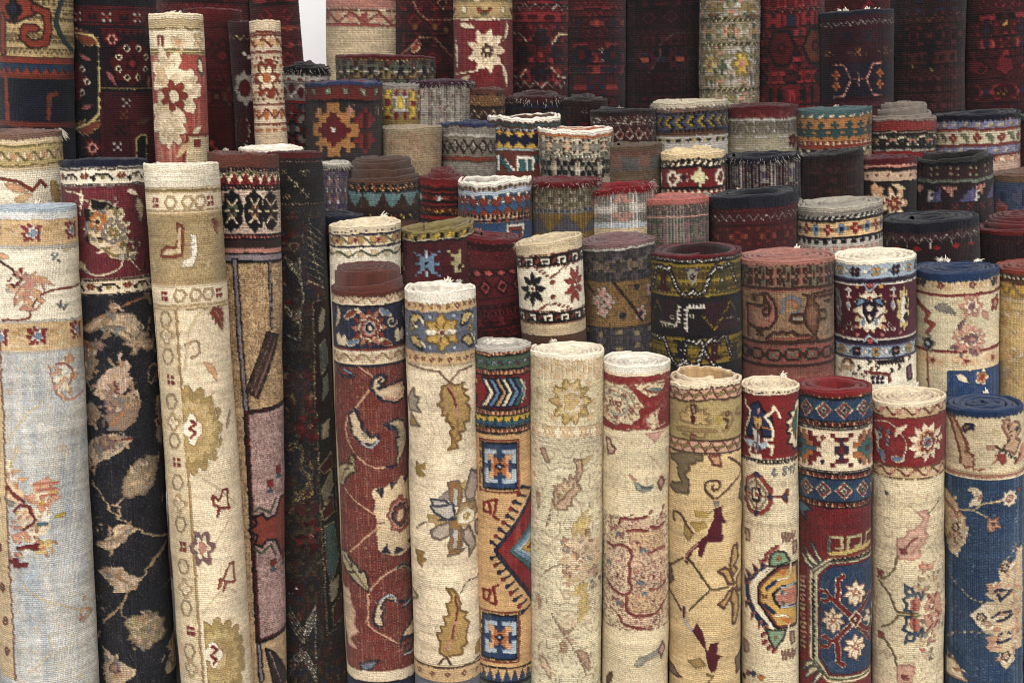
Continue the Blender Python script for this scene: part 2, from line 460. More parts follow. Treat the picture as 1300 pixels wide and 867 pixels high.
def strands(name, roots, dirs, lens, wid, cols, parent, rng, droop=.5, seg=4):
    """bundle of thin tapered three-sided threads"""
    V_, Q_, C_ = [], [], []
    for p, d, ln, c in zip(roots, dirs, lens, cols):
        p = Vector(p); d = Vector(d).normalized(); b = len(V_)
        side = d.cross(Vector((0, 0, 1)));  side = side.normalized() if side.length > .1 else Vector((1, 0, 0))
        bend = Vector(rng.normal(0, .25, 3)) + Vector((0, 0, -droop))
        for i in range(seg + 1):
            t = i / seg; wd = wid * (1 - .45 * t)
            q = p + d * ln * t + bend * ln * t * t * .6
            up = side.cross(d)
            for j in range(3):
                a = j * 2.094; V_.append(q + (side * math.cos(a) + up * math.sin(a)) * wd); C_.append(np.clip(c * (.85 + .3 * rng.random()), 0, 1))
            if i:
                o = b + (i - 1) * 3
                for j in range(3): Q_.append((o + j, o + (j + 1) % 3, o + 3 + (j + 1) % 3, o + 3 + j))
    return mesh_np(name, np.array(V_), np.array(Q_), np.array(C_), None, MT, parent)

COUNT = [0]
G = 1.32                     # knot spacing in photograph pixels
TRI = [0]
def rug(label, cx, y, w_, D, design, base, rim, cxb=None, yb=None, turns=3.4, t=4.0, gap=1.7, rise=0.0, rimh=5, seam=None,
        tilt=0.0, ztn=1.2, mat='weft', e2=.03, fray=0, tass=(), group=None, knot=.09, abrash=.05, rim2=None, coarse=1.0, sink=0.0, wav=1.0,
        over=1.12, lean=0.0, risen=3.0):
    """one rolled carpet standing upright. cx, y: front middle of its upper rim; w_: width; D: distance; yb: lowest visible level"""
    COUNT[0] += 1; seed = COUNT[0] * 17 + 5
    rng = np.random.default_rng(seed)
    cxb = cx if cxb is None else cxb
    yb = y + 120 if yb is None else yb
    if yb - y < 115: cxb = cx + max(-.02, min(.02, (cxb - cx) / (yb - y))) * (yb - y)   # short view: assume nearly plumb
    Pt, k = unproj(cx, y, D); Pb, _ = unproj(cxb, yb, D - lean)
    _, k2 = unproj(cx, y, D + w_ / 2 * k); k_ = k; r = w_ / 2 * k2
    ax = (Pb - Pt).normalized()
    hv = Vector((Pt.x, Pt.y, 0)).normalized()
    C0 = Pt + hv * r
    Lm = (C0.z - 0.003 - r * math.sqrt(max(0, 1 - ax.z ** 2))) / abs(ax.z)
    az = math.atan2(-Pt.x, Pt.y)
    e = bpy.data.objects.new('rolled_carpet', None); COL.objects.link(e)
    e.empty_display_size = .1
    q = Vector((0, 0, 1)).rotation_difference(-ax) @ Quaternion((0, 0, 1), az)
    e.rotation_mode = 'QUATERNION'; e.rotation_quaternion = q
    e.location = C0 + ax * Lm
    e['label'] = label; e['category'] = 'carpet'; e['group'] = group or 'rolled carpets standing on end'
    # photograph <-> flat coordinates
    def ln_t(yy): return (yy - y) / (yb - y)
    def cxf(yy): return cx + (cxb - cx) * ln_t(yy)
    def vy(yy):
        P_, _k = unproj(cxf(yy), yy, D - lean * ln_t(yy)); sgn = 1 if yy >= y else -1
        return sgn * (P_ - Pt).length / k_
    rp = r / k_
    def rr(yy):
        _, kk = unproj(cxf(yy), yy, D - lean * ln_t(yy)); return r / kk
    g = G * coarse * max(1.0, D / 4.3)
    hid = vy(yb) * over + 6; Lp = Lm / k_
    rows = np.arange(0, min(hid, Lp), g)
    if y < -12:                                    # above the picture: coarse knots are enough
        cut = vy(-8); rows = np.concatenate([np.arange(0, cut, 6.0), np.arange(cut, min(hid, Lp), g)])
    rest = np.linspace(rows[-1] + g, Lp, 10) if Lp > rows[-1] + g * 3 else np.array([Lp])
    Vr = np.concatenate([rows, rest])
    ths = rad(seam if seam is not None else rng.uniform(115, 245)); th0 = ths - 2 * math.pi
    fa, fb = rad(-100), rad(100)
    fin = [max(fa, th0)]
    while fin[-1] < min(fb, ths): fin.append(fin[-1] + g / rp / max(math.cos(fin[-1]), .5))
    cols_ = np.concatenate([np.arange(th0, max(fa, th0), rad(9)), np.array([a for a in fin if a < min(fb, ths)]), np.arange(min(fb, ths), ths, rad(9)), [ths]])
    cols_ = np.unique(np.round(cols_, 6)); keep = np.concatenate([[True], np.diff(cols_) > rad(.3)]); cols_ = cols_[keep]
    Sc = cols_ * rp
    R = Rug(Sc, Vr, rp, cxf, vy, rr, y, seed, base)
    design(R)
    R.clip()
    if rimh:
        sl_, X, Y = R.win(-1e4, 1e4, -5, rimh); R.put(sl_, Y < rimh + 1.0 * np.sin(X * .9 + seed), rim)
    Cf = R.finish(knot, abrash)
    # shape
    ph2, ph3 = rng.uniform(0, 6.28, 2); tg = t + gap
    def shp(th): return 1 + e2 * np.cos(2 * (th - ph2)) + e2 * .5 * np.cos(3 * th + ph3)
    nph = rng.uniform(0, 6.28, 4)
    def ztop(th): return tilt * rp * np.sin(th) + ztn * (np.sin(2 * th + nph[0]) * .6 + np.sin(5 * th + nph[1]) * .35 + np.sin(11 * th + nph[2]) * .3) + ztn * .25 * np.sin(23 * th + nph[3])
    nr, nc = len(Vr), len(cols_)
    wv = 1.45 * wav * (vnoise(Vr, Sc, 90, 60, rng) * .9 + vnoise(Vr, Sc, 30, 25, rng) * .35)
    fine = .14 * (rng.random((nr, nc)) - .5) * 2
    rowp = np.zeros(nr); rowp[1::2] = 1; colp = np.zeros(nc); colp[1::2] = 1
    fine -= .38 * rowp[:, None] + (.26 if mat != 'warp' else .48) * colp[None, :] * np.clip(np.gradient(Sc) < 4, 0, 1)[None, :]
    base_r = rp * shp(cols_) - tg * cols_ / (2 * math.pi)
    prof = [(-t, 45.), (-t, 2.5), (-t * .82, .2), (-t * .5, -.9), (-t * .18, -.1)]         # inside, over the rim
    PR = np.concatenate([np.array([p_[0] for p_ in prof]), np.zeros(nr)])
    PV = np.concatenate([np.array([p_[1] for p_ in prof]), Vr + 1.0 * np.exp(-Vr / 2)])
    WV = np.vstack([np.repeat(wv[:1], len(prof), 0), wv + fine])
    RR = base_r[None, :] + PR[:, None] + WV
    fade = np.clip(1 - np.abs(PV) / 70, 0, 1)[:, None]
    Z = Lp - PV[:, None] + ztop(cols_)[None, :] * fade
    Z[-1, :] = 0
    co = np.stack([RR * np.sin(cols_)[None, :], -RR * np.cos(cols_)[None, :], Z], -1).reshape(-1, 3) * k_
    rimc = lin(dye(sx(rim) * .94)); inc = lin(dye(sx(rim2 or rim)))
    Cp = np.empty((len(prof), nc, 3))
    for i in range(len(prof)): Cp[i] = (inc if i < 2 else rimc) * (1 + .16 * (rng.random((nc, 1)) * 2 - 1))
    Call = np.concatenate([Cp, Cf]).reshape(-1, 3)
    uv = np.stack([np.broadcast_to(Sc[None, :], RR.shape), np.broadcast_to(PV[:, None], RR.shape)], -1).reshape(-1, 2) * .00224
    mesh_np('outer_wrap', co, grid_quads(nr + len(prof), nc), np.clip(Call, 0, 1), uv, MW[mat], e)
    TRI[0] += 2 * (nr + len(prof)) * nc
    # the coil inside
    tmax = min(turns * (1.7 if turns > 1.75 else 1),  (rp - 4) / tg - 1)
    if tmax > .3:
        st = rad(9); th = np.arange(ths, ths + 2 * math.pi * tmax, st); n = len(th)
        rj = .9 * np.sin(th * 1.7 + nph[3]) + .4 * np.sin(th * 4.3)
        rc = np.maximum(rp * shp(th) - tg * th / (2 * math.pi) + rj * np.clip((th - ths) / 2, 0, 1), 3.0)
        tn = (th - ths) / (2 * math.pi)
        zt = Lp + ztop(th) * .8 + rise * np.minimum(tn, risen) - sink * tn + 1.5 * np.sin(th * 1.31 + nph[0]) * np.clip(tn * 2, 0, 1) + rng.normal(0, .22, n)
        pr = [(0, None), (0, 5.0), (0, 1.1), (-t * .28, -.3), (-t * .66, -.4), (-t, 1.0), (-t, 6.0), (-t, None)]
        RRc = np.stack([np.maximum(rc + a, .8) for a, b in pr]); ZZ = np.stack([zt - b if b is not None else np.full(n, Lp * .08) for a, b in pr])
        co = np.stack([RRc * np.sin(th), -RRc * np.cos(th), ZZ], -1).reshape(-1, 3) * k_
        cc = np.stack([(inc if (a <= -t) else rimc) * (1 + .28 * (rng.random((n, 1)) * 2 - 1)) for a, b in pr]).reshape(-1, 3)
        uv = np.stack([np.broadcast_to(rp * th, RRc.shape), np.broadcast_to(np.arange(8)[:, None] * 2.0, RRc.shape)], -1).reshape(-1, 2) * .00224
        mesh_np('inner_coil', co, grid_quads(8, n, True), np.clip(cc, 0, 1), uv, MW['pile'], e)
        TRI[0] += 16 * n
    # frayed ends of the warp along the rim
    if fray:
        m = int(fray); an = rng.uniform(rad(-115), rad(115), m); d = rp * shp(an) - tg * an / 6.283
        roots = np.stack([d * np.sin(an), -d * np.cos(an), Lp + ztop(an) - rng.uniform(0, rimh + 1, m)], -1) * k_
        drs = np.stack([np.sin(an) * .8, -np.cos(an) * .8, rng.uniform(-.9, .9, m)], -1)
        pal = [lin(dye(sx(c))) for c in ((rim, rim, rim) if fray < 200 else (rim, rim, 'lg'))]
        fe = strands('frayed_edge', roots, drs, rng.uniform(2, 5.5, m) * k_, .3 * k_, [pal[rng.integers(3)] for _ in range(m)], e, rng, .9, 2); fe['kind'] = 'stuff'
        TRI[0] += m * 12
    # tassels: (angle deg, length px, lift, colour)
    for an, ln, up, c in tass:
        a = rad(an); d = rp * shp(a) - t * .5; n = 44
        root = np.array([d * math.sin(a), -d * math.cos(a), Lp + float(ztop(a)) - 1]) * k_
        roots = root + rng.normal(0, 1.5, (n, 3)) * k_
        out = np.array([math.sin(a) * .7, -math.cos(a) * .7, up])
        strands('tassel', roots, out * 1.3 + rng.normal(0, .26, (n, 3)), ln * .68 * k_ * rng.uniform(.5, 1.0, n), .95 * k_, [lin(dye(sx(c)))] * n, e, rng, .9, 5)
        TRI[0] += n * 30
    return e

# ------------------------------------------------------------------ motifs used more than once
SQ4 = 'aa.aa/aa.aa/...../aa.aa/aa.aa'
STAR = '...a.../.a.a.a./..aba../aabbbaa/..aba../.a.a.a./...a...'
FLW = '..aa../.abba./abccba/abccba/.abba./..aa..'
MEAN = 'aaaaaaaa/a......a/a.aaaa.a/a.a..a.a/a.a.aa.a/a.a....a'
ROSX = 'aa...aa/abb.bba/.bbcbb./..ccc../.bbcbb./abb.bba/aa...aa'

def medl(c, x, y, w_=9, h=7, col='be'):
    c.polyf([(x - w_, y), (x - w_ / 2, y - h), (x + w_ / 2, y - h), (x + w_, y), (x + w_ / 2, y + h), (x - w_ / 2, y + h)], None, col, 1.6)

# ---------------- front row, left group
def d_lightblue(c):
    c.bands((264, 271, 'lb'), (271, 283, (214, 212, 204)), (283, 316, 'tn'), (316, 320, 'lg'), (320, 411, 'iv'), (411, 414, 'lg'), (414, 450, 'tn'), (450, 453, 'lg'))
    c.mottle('cr', .8, 4, 12, 283, 316); c.mottle('cr', .8, 4, 12, 414, 450)
    FL5 = '...ab..../aa.aab.aa/.aabbbaa./..abccba./aabccccab/.abbccba./..aabbaa./.aa.a..a.'
    for x, y in ((40, 299), (90, 297), (-8, 300), (47, 430), (96, 426), (2, 431)):
        c.stamp(FL5, x, y, 2.9, {'a': (150, 52, 60), 'b': 'wh', 'c': (130, 148, 164)}); c.leaf(x - 20, y + 3, 14, 4, 20, 'be', None, 2); c.leaf(x + 20, y - 3, 14, 4, 20, 'gd', None, 2); c.leaf(x - 18, y - 8, 10, 3, -20, 'gd')
    c.curve([(5, 410), (35, 408), (40, 395), (60, 375), (100, 370)], 1.6, 'ru'); c.curve([(0, 335), (15, 345), (28, 360)], 1.6, 'br')
    c.rag(1.6); c.spray(36, 372, 26, ['pe', (226, 186, 150), 'pk', 'iv', 'lg'], 26, 2); c.spray(22, 358, 13, ['rd', 'pk', 'bg'], 9, 3); c.leaf(54, 362, 30, 10, 18, 'pe', None, 3, .5); c.curve([(18, 392), (22, 376), (36, 362), (52, 360), (56, 372)], 1.6, 'pk'); c.curve([(26, 396), (44, 398), (54, 388)], 1.6, 'pk')
    c.spray(70, 331, 8, ['mv', 'sb', 'gy'], 6); c.spray(80, 394, 9, ['sb', 'gy', 'mv'], 7); c.leaf(85, 322, 16, 4, -8, 'be'); c.leaf(6, 330, 20, 8, 15, 'pe', None, 2, .5)
    c.band(453, 1400, (198, 195, 187)); c.mottle((172, 180, 186), 1.0, 40, 10, 453, 1400); c.mottle('wh', .5, 7, 4, 453, 1400); c.mottle((146, 156, 166), .8, 60, 9, 453, 1400); c.tracery((206, 178, 140), .5, 460, 1400, 40, 2.2, .05)
    c.spray(82, 484, 26, ['iv', (210, 166, 140), 'cr', 'pe', 'wh'], 22); c.curve([(62, 470), (68, 495), (76, 510), (92, 515), (104, 508)], 1.6, 'pk'); c.curve([(70, 468), (84, 470), (92, 484), (86, 496)], 1.6, (196, 120, 100)); c.curve([(55, 515), (30, 535), (12, 565)], 1.8, 'be')
    c.tp(0, 560, 4.815)
    for pts, cc in (([(40, 130), (90, 140), (60, 210), (30, 240)], 'cr'), ([(30, 230), (80, 190), (140, 190), (60, 250)], 'pe'), ([(20, 250), (70, 260), (160, 330), (130, 400), (60, 420), (20, 330)], (222, 190, 150)), ([(120, 240), (180, 235), (150, 270)], 'pe'),
        ([(200, 280), (260, 250), (330, 265), (310, 300), (375, 330), (330, 350), (380, 370), (320, 400), (300, 440), (240, 420), (190, 380), (160, 360), (210, 330)], (214, 158, 126)), ([(215, 335), (300, 330), (290, 400), (220, 410)], 'cr'),
        ([(110, 440), (190, 420), (205, 490), (150, 550), (110, 520)], (226, 196, 160)), ([(200, 420), (260, 440), (320, 470), (300, 520), (240, 500), (215, 480)], 'iv'), ([(330, 480), (395, 470), (390, 495), (330, 500)], 'yl'),
        ([(170, 560), (230, 520), (320, 530), (270, 590), (180, 610)], 'cr'), ([(80, 590), (150, 560), (190, 600), (100, 630)], (210, 150, 120)), ([(200, 640), (300, 620), (340, 650), (280, 680), (290, 710), (220, 700)], (216, 186, 120)), ([(50, 370), (100, 390), (80, 420), (50, 410)], 'gy')):
        c.pz(pts, cc)
    c.spray(50, 640, 14, [(206, 130, 100), 'cr', 'pe'], 10, 4); c.spray(28, 670, 15, [(206, 140, 110), 'cr', 'iv', 'pk'], 12, 6)
    for i, (x, y) in enumerate(((12, 596), (20, 612), (50, 624), (62, 632), (66, 620), (56, 646), (30, 646), (14, 640), (34, 690), (50, 688), (60, 700), (22, 700), (44, 664))): c.spray(x, y, 12, ['pe', (206, 130, 104), 'cr', 'iv', (214, 170, 130), 'yl'], 8, i)
    for i in range(7): c.cz([(210 + i * 18, 280 + (i % 3) * 36), (250 + i * 18, 280 + (i % 3) * 36)], 2, (196, 112, 92), False)
    c.cz([(20, 265), (60, 310), (100, 350), (150, 385)], 3.2, (128, 44, 46), False); c.cz([(95, 445), (130, 405), (185, 412), (198, 460), (215, 490), (200, 520), (155, 555)], 2.6, (128, 44, 46), False); c.cz([(120, 668), (230, 650)], 4, (128, 40, 44), False); c.cz([(200, 670), (230, 672)], 3, (128, 40, 44), False); c.cz([(70, 750), (120, 740), (100, 775), (165, 765)], 5, (122, 30, 38), False); c.cz([(60, 670), (85, 740)], 2, 'pk', False); c.cz([(235, 525), (285, 528)], 3.4, (88, 118, 138), False)
    c.curve([(30, 745), (55, 765), (85, 778), (105, 790)], 1.6, 'be'); c.curve([(40, 855), (65, 830), (60, 810)], 1.6, 'be'); c.spray(108, 786, 15, ['pk', 'iv', 'pe', (206, 150, 130)], 12)
    c.border(-40, 1, -25, 21, 440, 867, (206, 180, 138), (160, 100, 80), 1.4)
    for x, y in ((-4, 520), (-2, 580), (0, 640), (3, 700), (5, 753), (8, 795), (11, 834)): c.stamp('.aa./abba/acca/abba/.aa.', x, y, 2.6, {'a': 'rd', 'b': 'be', 'c': 'pu'})
    c.warp('wh', .12)
def d_darkfloral(c):
    K = (36, 36, 44)
    c.bands((205, 215, 'nv'), (215, 217, 'lg'), (217, 239, 'iv'), (239, 241, 'mv'), (241, 356, (116, 42, 50)), (356, 377, 'cr'), (377, 1400, K))
    for y0, y1 in ((219, 236), (359, 374)):
        m = (y0 + y1) / 2
        c.stamps('..aaaaaa../.a......a./a........a', m, 46, 2.6, {'a': 'bk'}, 4); c.stamps('.b.b./bbabb/.bab.', m - 1, 46, 2.6, {'b': 'ru', 'a': 'gd'}, 27); c.stamps('bb/bb', m, 46, 2.5, {'b': 'ol'}, 4); c.stamps('aa/.aa/..a', m + 3, 46, 2, {'a': 'bk'}, 16)
        c.line(y0 - 1, 1.3, 'db'); c.line(y1 + 1.5, 1.3, 'db')
    c.curve([(84, 245), (102, 250), (104, 275)], 2, 'cr'); c.curve([(100, 340), (125, 352), (150, 345), (158, 330), (178, 350)], 2, 'cr')
    c.tp(0, 180, 2.99)
    c.pz([(335, 270), (350, 225), (400, 230), (430, 250), (465, 265), (470, 290), (440, 300), (480, 330), (470, 360), (495, 390), (470, 400), (495, 430), (465, 440), (490, 465), (455, 460), (420, 450), (400, 430), (370, 410), (330, 380), (345, 340), (330, 310)], 'be'); c.pz([(330, 280), (350, 270), (350, 340), (325, 370)], 'gy')
    c.pz([(350, 230), (415, 240), (430, 262), (395, 270), (350, 262)], 'bk'); c.pz([(325, 262), (345, 258), (350, 310), (330, 305)], 'bk'); c.pz([(355, 275), (400, 272), (405, 320), (350, 330)], 'or_'); c.pz([(365, 290), (395, 290), (395, 312), (360, 315)], 'tn')
    c.rose(145, 296, 15, ['gy', 'ol', 'lg', 'pe'], 7, .15); c.spray(152, 318, 15, ['cr', 'ol', 'lg', 'be', 'gy'], 16); c.cz([(380, 400), (430, 440), (470, 440)], 2, 'ol'); c.leaf(160, 322, 34, 8, 55, 'ol', None, 3, .4)
    for i, (x, y, r_) in enumerate(((120, 272, 12), (140, 268, 14), (118, 300, 14), (134, 312, 16), (152, 300, 16), (158, 326, 16), (128, 286, 12), (150, 284, 12))): c.spray(x, y, r_, ['be', 'cr', 'gy', 'ol', 'lg', 'bk' if i < 3 else 'pe'], 10, i)
    c.rose(143, 298, 12, ['gy', 'cr', 'ol', 'pe'], 6, .25); c.rose(124, 284, 9, ['or_', 'tn', 'db'], 5, .3); c.spray(106, 258, 12, ['be', 'mv'], 8); c.spray(172, 310, 12, ['be', 'cr', 'gy'], 8)
    c.leaf(178, 272, 30, 15, 80, 'be', 'gy', 4, .5); c.leaf(100, 338, 40, 12, 20, 'be', 'gy', 3, .5); c.spray(182, 345, 8, ['bk', 'nv'], 6); c.leaf(96, 290, 34, 9, 80, 'be', None, 0, .5); c.leaf(168, 250, 20, 8, 20, 'cr', None, 2, .5); c.cz([(300, 200), (320, 215), (310, 260)], 2, 'cr', False)
    c.rag(2.6)
    PL, PD, PB = (196, 162, 126), (158, 130, 98), (206, 178, 142)
    c.tp(95, 370, 4.815)
    c.cz([(50, 240), (180, 150), (330, 90), (450, 60)], 2.6, (170, 112, 66)); c.pz([(420, 40), (470, 40), (475, 130), (440, 90)], PD)
    c.pz([(60, 240), (130, 180), (240, 145), (350, 160), (375, 200), (420, 240), (400, 265), (445, 290), (430, 320), (490, 340), (485, 390), (440, 400), (390, 370), (370, 410), (330, 405), (345, 370), (300, 340), (330, 330), (270, 290), (220, 250), (150, 235), (90, 260)], PB, PD, 1.5); c.cz([(110, 225), (230, 195), (330, 240), (400, 320), (470, 370)], 2.2, PL); c.cz([(180, 220), (280, 240), (340, 300)], 1.6, PD)
    c.pz([(40, 300), (120, 320), (160, 360), (130, 400), (150, 430), (100, 560), (40, 600)], PD); c.cz([(60, 340), (110, 400), (80, 520)], 2.2, 'gy'); c.cz([(70, 320), (140, 370)], 2, 'or_')
    c.pz([(190, 490), (300, 450), (340, 480), (320, 510), (350, 560), (330, 600), (300, 630), (270, 650), (240, 560), (200, 600), (180, 660), (120, 640), (140, 560)], (212, 178, 150)); c.pz([(180, 620), (250, 550), (270, 640), (340, 650), (410, 690), (390, 760), (360, 830), (300, 860), (220, 860), (190, 760)], (156, 128, 104)); c.pz([(210, 820), (280, 740), (300, 760), (250, 830)], (188, 126, 78)); c.cz([(190, 640), (200, 740), (180, 830)], 2.2, 'mv'); c.cz([(250, 560), (260, 640)], 2, 'ru'); c.pz([(60, 700), (140, 690), (170, 760), (130, 830), (70, 800)], PD); c.cz([(140, 700), (180, 760)], 3, 'nv'); c.pz([(380, 680), (410, 690), (400, 720)], PB)
    c.cz([(500, 600), (510, 520), (480, 490), (450, 520), (450, 580), (480, 600), (490, 560)], 2.6, PL); c.pz([(500, 690), (540, 690), (545, 860), (500, 800)], PB)
    c.tp(105, 540, 4.815)
    c.pz([(30, 140), (80, 80), (160, 60), (240, 70), (310, 95), (270, 130), (240, 170), (200, 190), (160, 210), (110, 230), (40, 290)], PB); c.pz([(110, 95), (210, 95), (190, 140), (140, 160), (115, 155)], 'mv'); c.pz([(130, 108), (185, 106), (170, 135), (138, 140)], PD); c.cz([(200, 100), (300, 96)], 2, 'ru'); c.pz([(440, 10), (500, 0), (500, 200), (450, 130), (460, 60)], PB); c.cz([(470, 30), (480, 60)], 2.4, 'rd')
    c.pz([(245, 440), (250, 370), (275, 300), (310, 250), (340, 225), (370, 240), (390, 210), (430, 230), (470, 240), (450, 270), (465, 310), (445, 330), (440, 400), (400, 420), (380, 450), (320, 445), (290, 455)], (172, 150, 116), (146, 122, 90), 2); c.cz([(270, 420), (340, 330), (420, 250)], 1.6, PD); c.cz([(320, 440), (360, 370)], 1.6, PB)
    c.cz([(40, 310), (120, 430), (200, 550), (330, 650), (430, 710), (540, 765)], 3.0, (186, 156, 118)); c.cz([(540, 765), (460, 850), (400, 900)], 3.0, (176, 144, 100)); c.cz([(225, 560), (225, 500), (180, 490)], 3, PL, False); c.cz([(210, 500), (250, 455)], 2.4, PL)
    c.pz([(85, 720), (130, 715), (150, 690), (190, 670), (180, 640), (220, 610), (290, 620), (330, 650), (290, 690), (240, 720), (200, 760), (140, 770), (90, 745)], PB); c.cz([(110, 735), (220, 690), (300, 645)], 2.2, (178, 128, 84))
    c.tp(115, 690, 4.9)
    c.pz([(50, 180), (100, 150), (210, 150), (240, 200), (310, 230), (290, 270), (230, 310), (150, 310), (130, 260), (90, 220)], PB); c.cz([(110, 180), (180, 220), (240, 270)], 3, (186, 138, 92)); c.pz([(60, 0), (150, 0), (130, 30), (80, 20)], PL)
    c.cz([(500, 30), (400, 130), (320, 230), (230, 320), (180, 400), (80, 500)], 3.0, (176, 144, 104)); c.cz([(190, 380), (200, 440), (230, 480)], 2.4, PD)
    c.pz([(210, 490), (250, 460), (340, 470), (420, 465), (415, 500), (460, 520), (440, 560), (470, 600), (440, 640), (390, 650), (350, 675), (300, 660), (280, 610), (240, 600), (260, 560), (220, 530)], (166, 150, 112), (140, 120, 84), 2); c.cz([(240, 500), (330, 560), (430, 600)], 1.6, 'ol'); c.cz([(260, 560), (330, 520), (400, 500)], 1.6, PB)
    c.pz([(80, 640), (140, 690), (220, 750), (290, 790), (260, 840), (200, 880), (100, 880)], PB); c.pz([(120, 755), (190, 790), (170, 815), (130, 790)], 'br'); c.pz([(550, 600), (470, 700), (500, 740), (460, 830), (480, 880), (560, 880)], PB); c.pz([(520, 310), (540, 300), (540, 400), (515, 390)], PB); c.cz([(60, 560), (50, 600)], 5, PL)
    for i, (x, y, r_) in enumerate(((150, 415, 24), (178, 428, 20), (196, 444, 14), (116, 440, 16), (112, 478, 18), (150, 478, 22), (158, 506, 20), (122, 525, 18), (140, 508, 18), (205, 478, 10), (206, 530, 14), (130, 562, 22), (152, 560, 16), (116, 592, 14), (180, 606, 22), (190, 618, 14), (144, 684, 20), (160, 676, 14), (124, 668, 12), (146, 734, 20), (166, 742, 14), (186, 800, 22), (178, 812, 16), (146, 850, 22), (220, 842, 18), (214, 640, 12), (126, 770, 12), (205, 590, 9), (216, 760, 12))): c.spray(x, y, r_, [PB, PL, PD, (214, 186, 156), (176, 140, 104), 'gy'], 11, i)
    for x, y in ((134, 562), (146, 848), (140, 520), (128, 440)): c.rose(x, y, 7, ['mv', PD, 'pk'], 5, .2)
    c.warp((104, 106, 116), .36, 3.2, 377); c.speck('lg', .10, .45, 377); c.warp('cr', .16, 3.4, 241, 356)
def d_creamtall(c):
    c.bands((200, 241, 'iv'), (241, 244, 'be'), (244, 246, 'ol'), (246, 249, 'be'), (249, 270, 'cr'), (270, 277, 'be'), (277, 362, (176, 152, 108)), (362, 367, 'be'), (367, 389, 'cr'), (389, 396, 'be'))
    c.lines('gd', 1.2, 247, 271, 276, 363, 391, 395); c.lines((216, 204, 176), 1.2, 214, 221, 228, 234)
    c.mottle((150, 128, 88), .8, 3, 16, 277, 362)
    for y, xs, ms in ((260, (197, 268), (217, 238, 254)), (378, (209, 279), (229, 248, 264))):
        for x in xs: c.stamp(SQ4, x, y, 2.3, {'a': 'rd'})
        for x in ms: medl(c, x, y, 7, 7, (190, 160, 116))
    c.curve([(225, 287), (227, 300), (224, 318), (212, 316), (205, 322), (205, 328), (220, 329), (231, 327), (232, 310), (231, 290), (225, 287)], 2.2, 'ru', False); c.polyf([(226, 290), (230, 292), (230, 325), (207, 326), (212, 318), (225, 318)], 'be')
    c.polyf([(242, 300), (249, 302), (249, 330), (244, 342), (230, 342), (232, 334), (242, 330)], 'wh'); c.leaf(275, 293, 24, 12, 70, 'ru', 'be', 2, .5); c.leaf(195, 340, 30, 8, 70, (196, 176, 136)); c.leaf(265, 340, 22, 8, -50, (196, 172, 126))
    # upright side border
    c.clip(150, 330, 396, 1400)
    c.border(196, 224, 229, 259, 396, 867, (214, 194, 156), (176, 140, 92), 2.2); c.border(199, 203, 232, 236, 396, 867, 'be'); c.border(220, 222, 255, 257, 396, 867, 'be')
    for y, x in ((428, 211), (484, 218), (589, 225.5), (696, 234), (803, 244)):
        if y > 440: c.stamp(SQ4, x - 1, y, 2.5, {'a': 'rd'})
    for y in (408, 428, 455, 512, 538, 562, 615, 642, 668, 722, 750, 775, 830, 852):
        x = 209.5 + (y - 396) * .0735
        if y in (538, 642, 750, 852, 428): c.rose(x, y, 11, [(188, 158, 112), 'cr', 'be'], 4, .3)
        else: medl(c, x, y, 7, 9, (166, 142, 104))
    c.clip()
    c.leaf(278, 410, 38, 22, 60, 'ru', 'be', 4, .5, 5, 'pe'); c.curve([(236, 470), (240, 430), (250, 404), (268, 396)], 2, 'be'); c.curve([(236, 440), (250, 436), (252, 452), (244, 456)], 1.8, (182, 150, 112)); c.leaf(268, 476, 34, 9, 60, 'pe', None, 4); c.leaf(292, 540, 30, 6, -65, (170, 150, 110))
    c.clip(234, 340, 396, 1400, 550)
    c.palm(242, 548, 82, 108, [(168, 142, 90), (192, 166, 112), (176, 148, 96), (200, 176, 126)], 16, .10); c.rose(244, 547, 11, ['iv', 'cr'], 4, .2, 1.6); c.curve([(243, 536), (248, 541), (241, 546), (248, 551), (243, 557)], 2.2, 'rd')
    c.clip()
    c.curve([(268, 505), (278, 560), (262, 600)], 1.3, 'be'); c.curve([(258, 610), (280, 628), (300, 650)], 1.5, 'be'); c.curve([(292, 665), (275, 690), (260, 705)], 1.5, 'be'); c.curve([(258, 780), (282, 752), (300, 760)], 1.5, 'be')
    for x, y, f in ((281, 644, 1), (289, 738, -1)):
        c.curve([(x - 12, y - 12 * f), (x - 4, y - 4), (x + 2, y - 16), (x + 7, y - 17), (x + 8, y + 2), (x + 10, y + 8), (x - 2, y + 6), (x - 6, y + 16), (x - 3, y + 5), (x - 10, y), (x - 12, y - 12 * f)], 2, 'ru', False)
    c.rose(257, 697, 13, ['mv', 'cr', 'pk'], 6, .25, 1.6)
    c.clip(262, 345, 600, 1400, 830)
    c.palm(278, 838, 76, 104, [(168, 142, 90), (192, 166, 112), (176, 148, 96), (200, 176, 126)], 16, .10); c.rose(271, 832, 10, ['iv', 'cr'], 4, .2, 1.6); c.curve([(270, 822), (275, 827), (268, 833), (274, 838), (271, 844)], 2.2, 'rd')
    c.clip(); c.mottle('be', .35, 4, 30); c.tracery((196, 160, 122), .28, 396, 1400, 40, 1.6, .04); c.tracery((150, 120, 80), .4, 277, 362, 24, 2, .07)

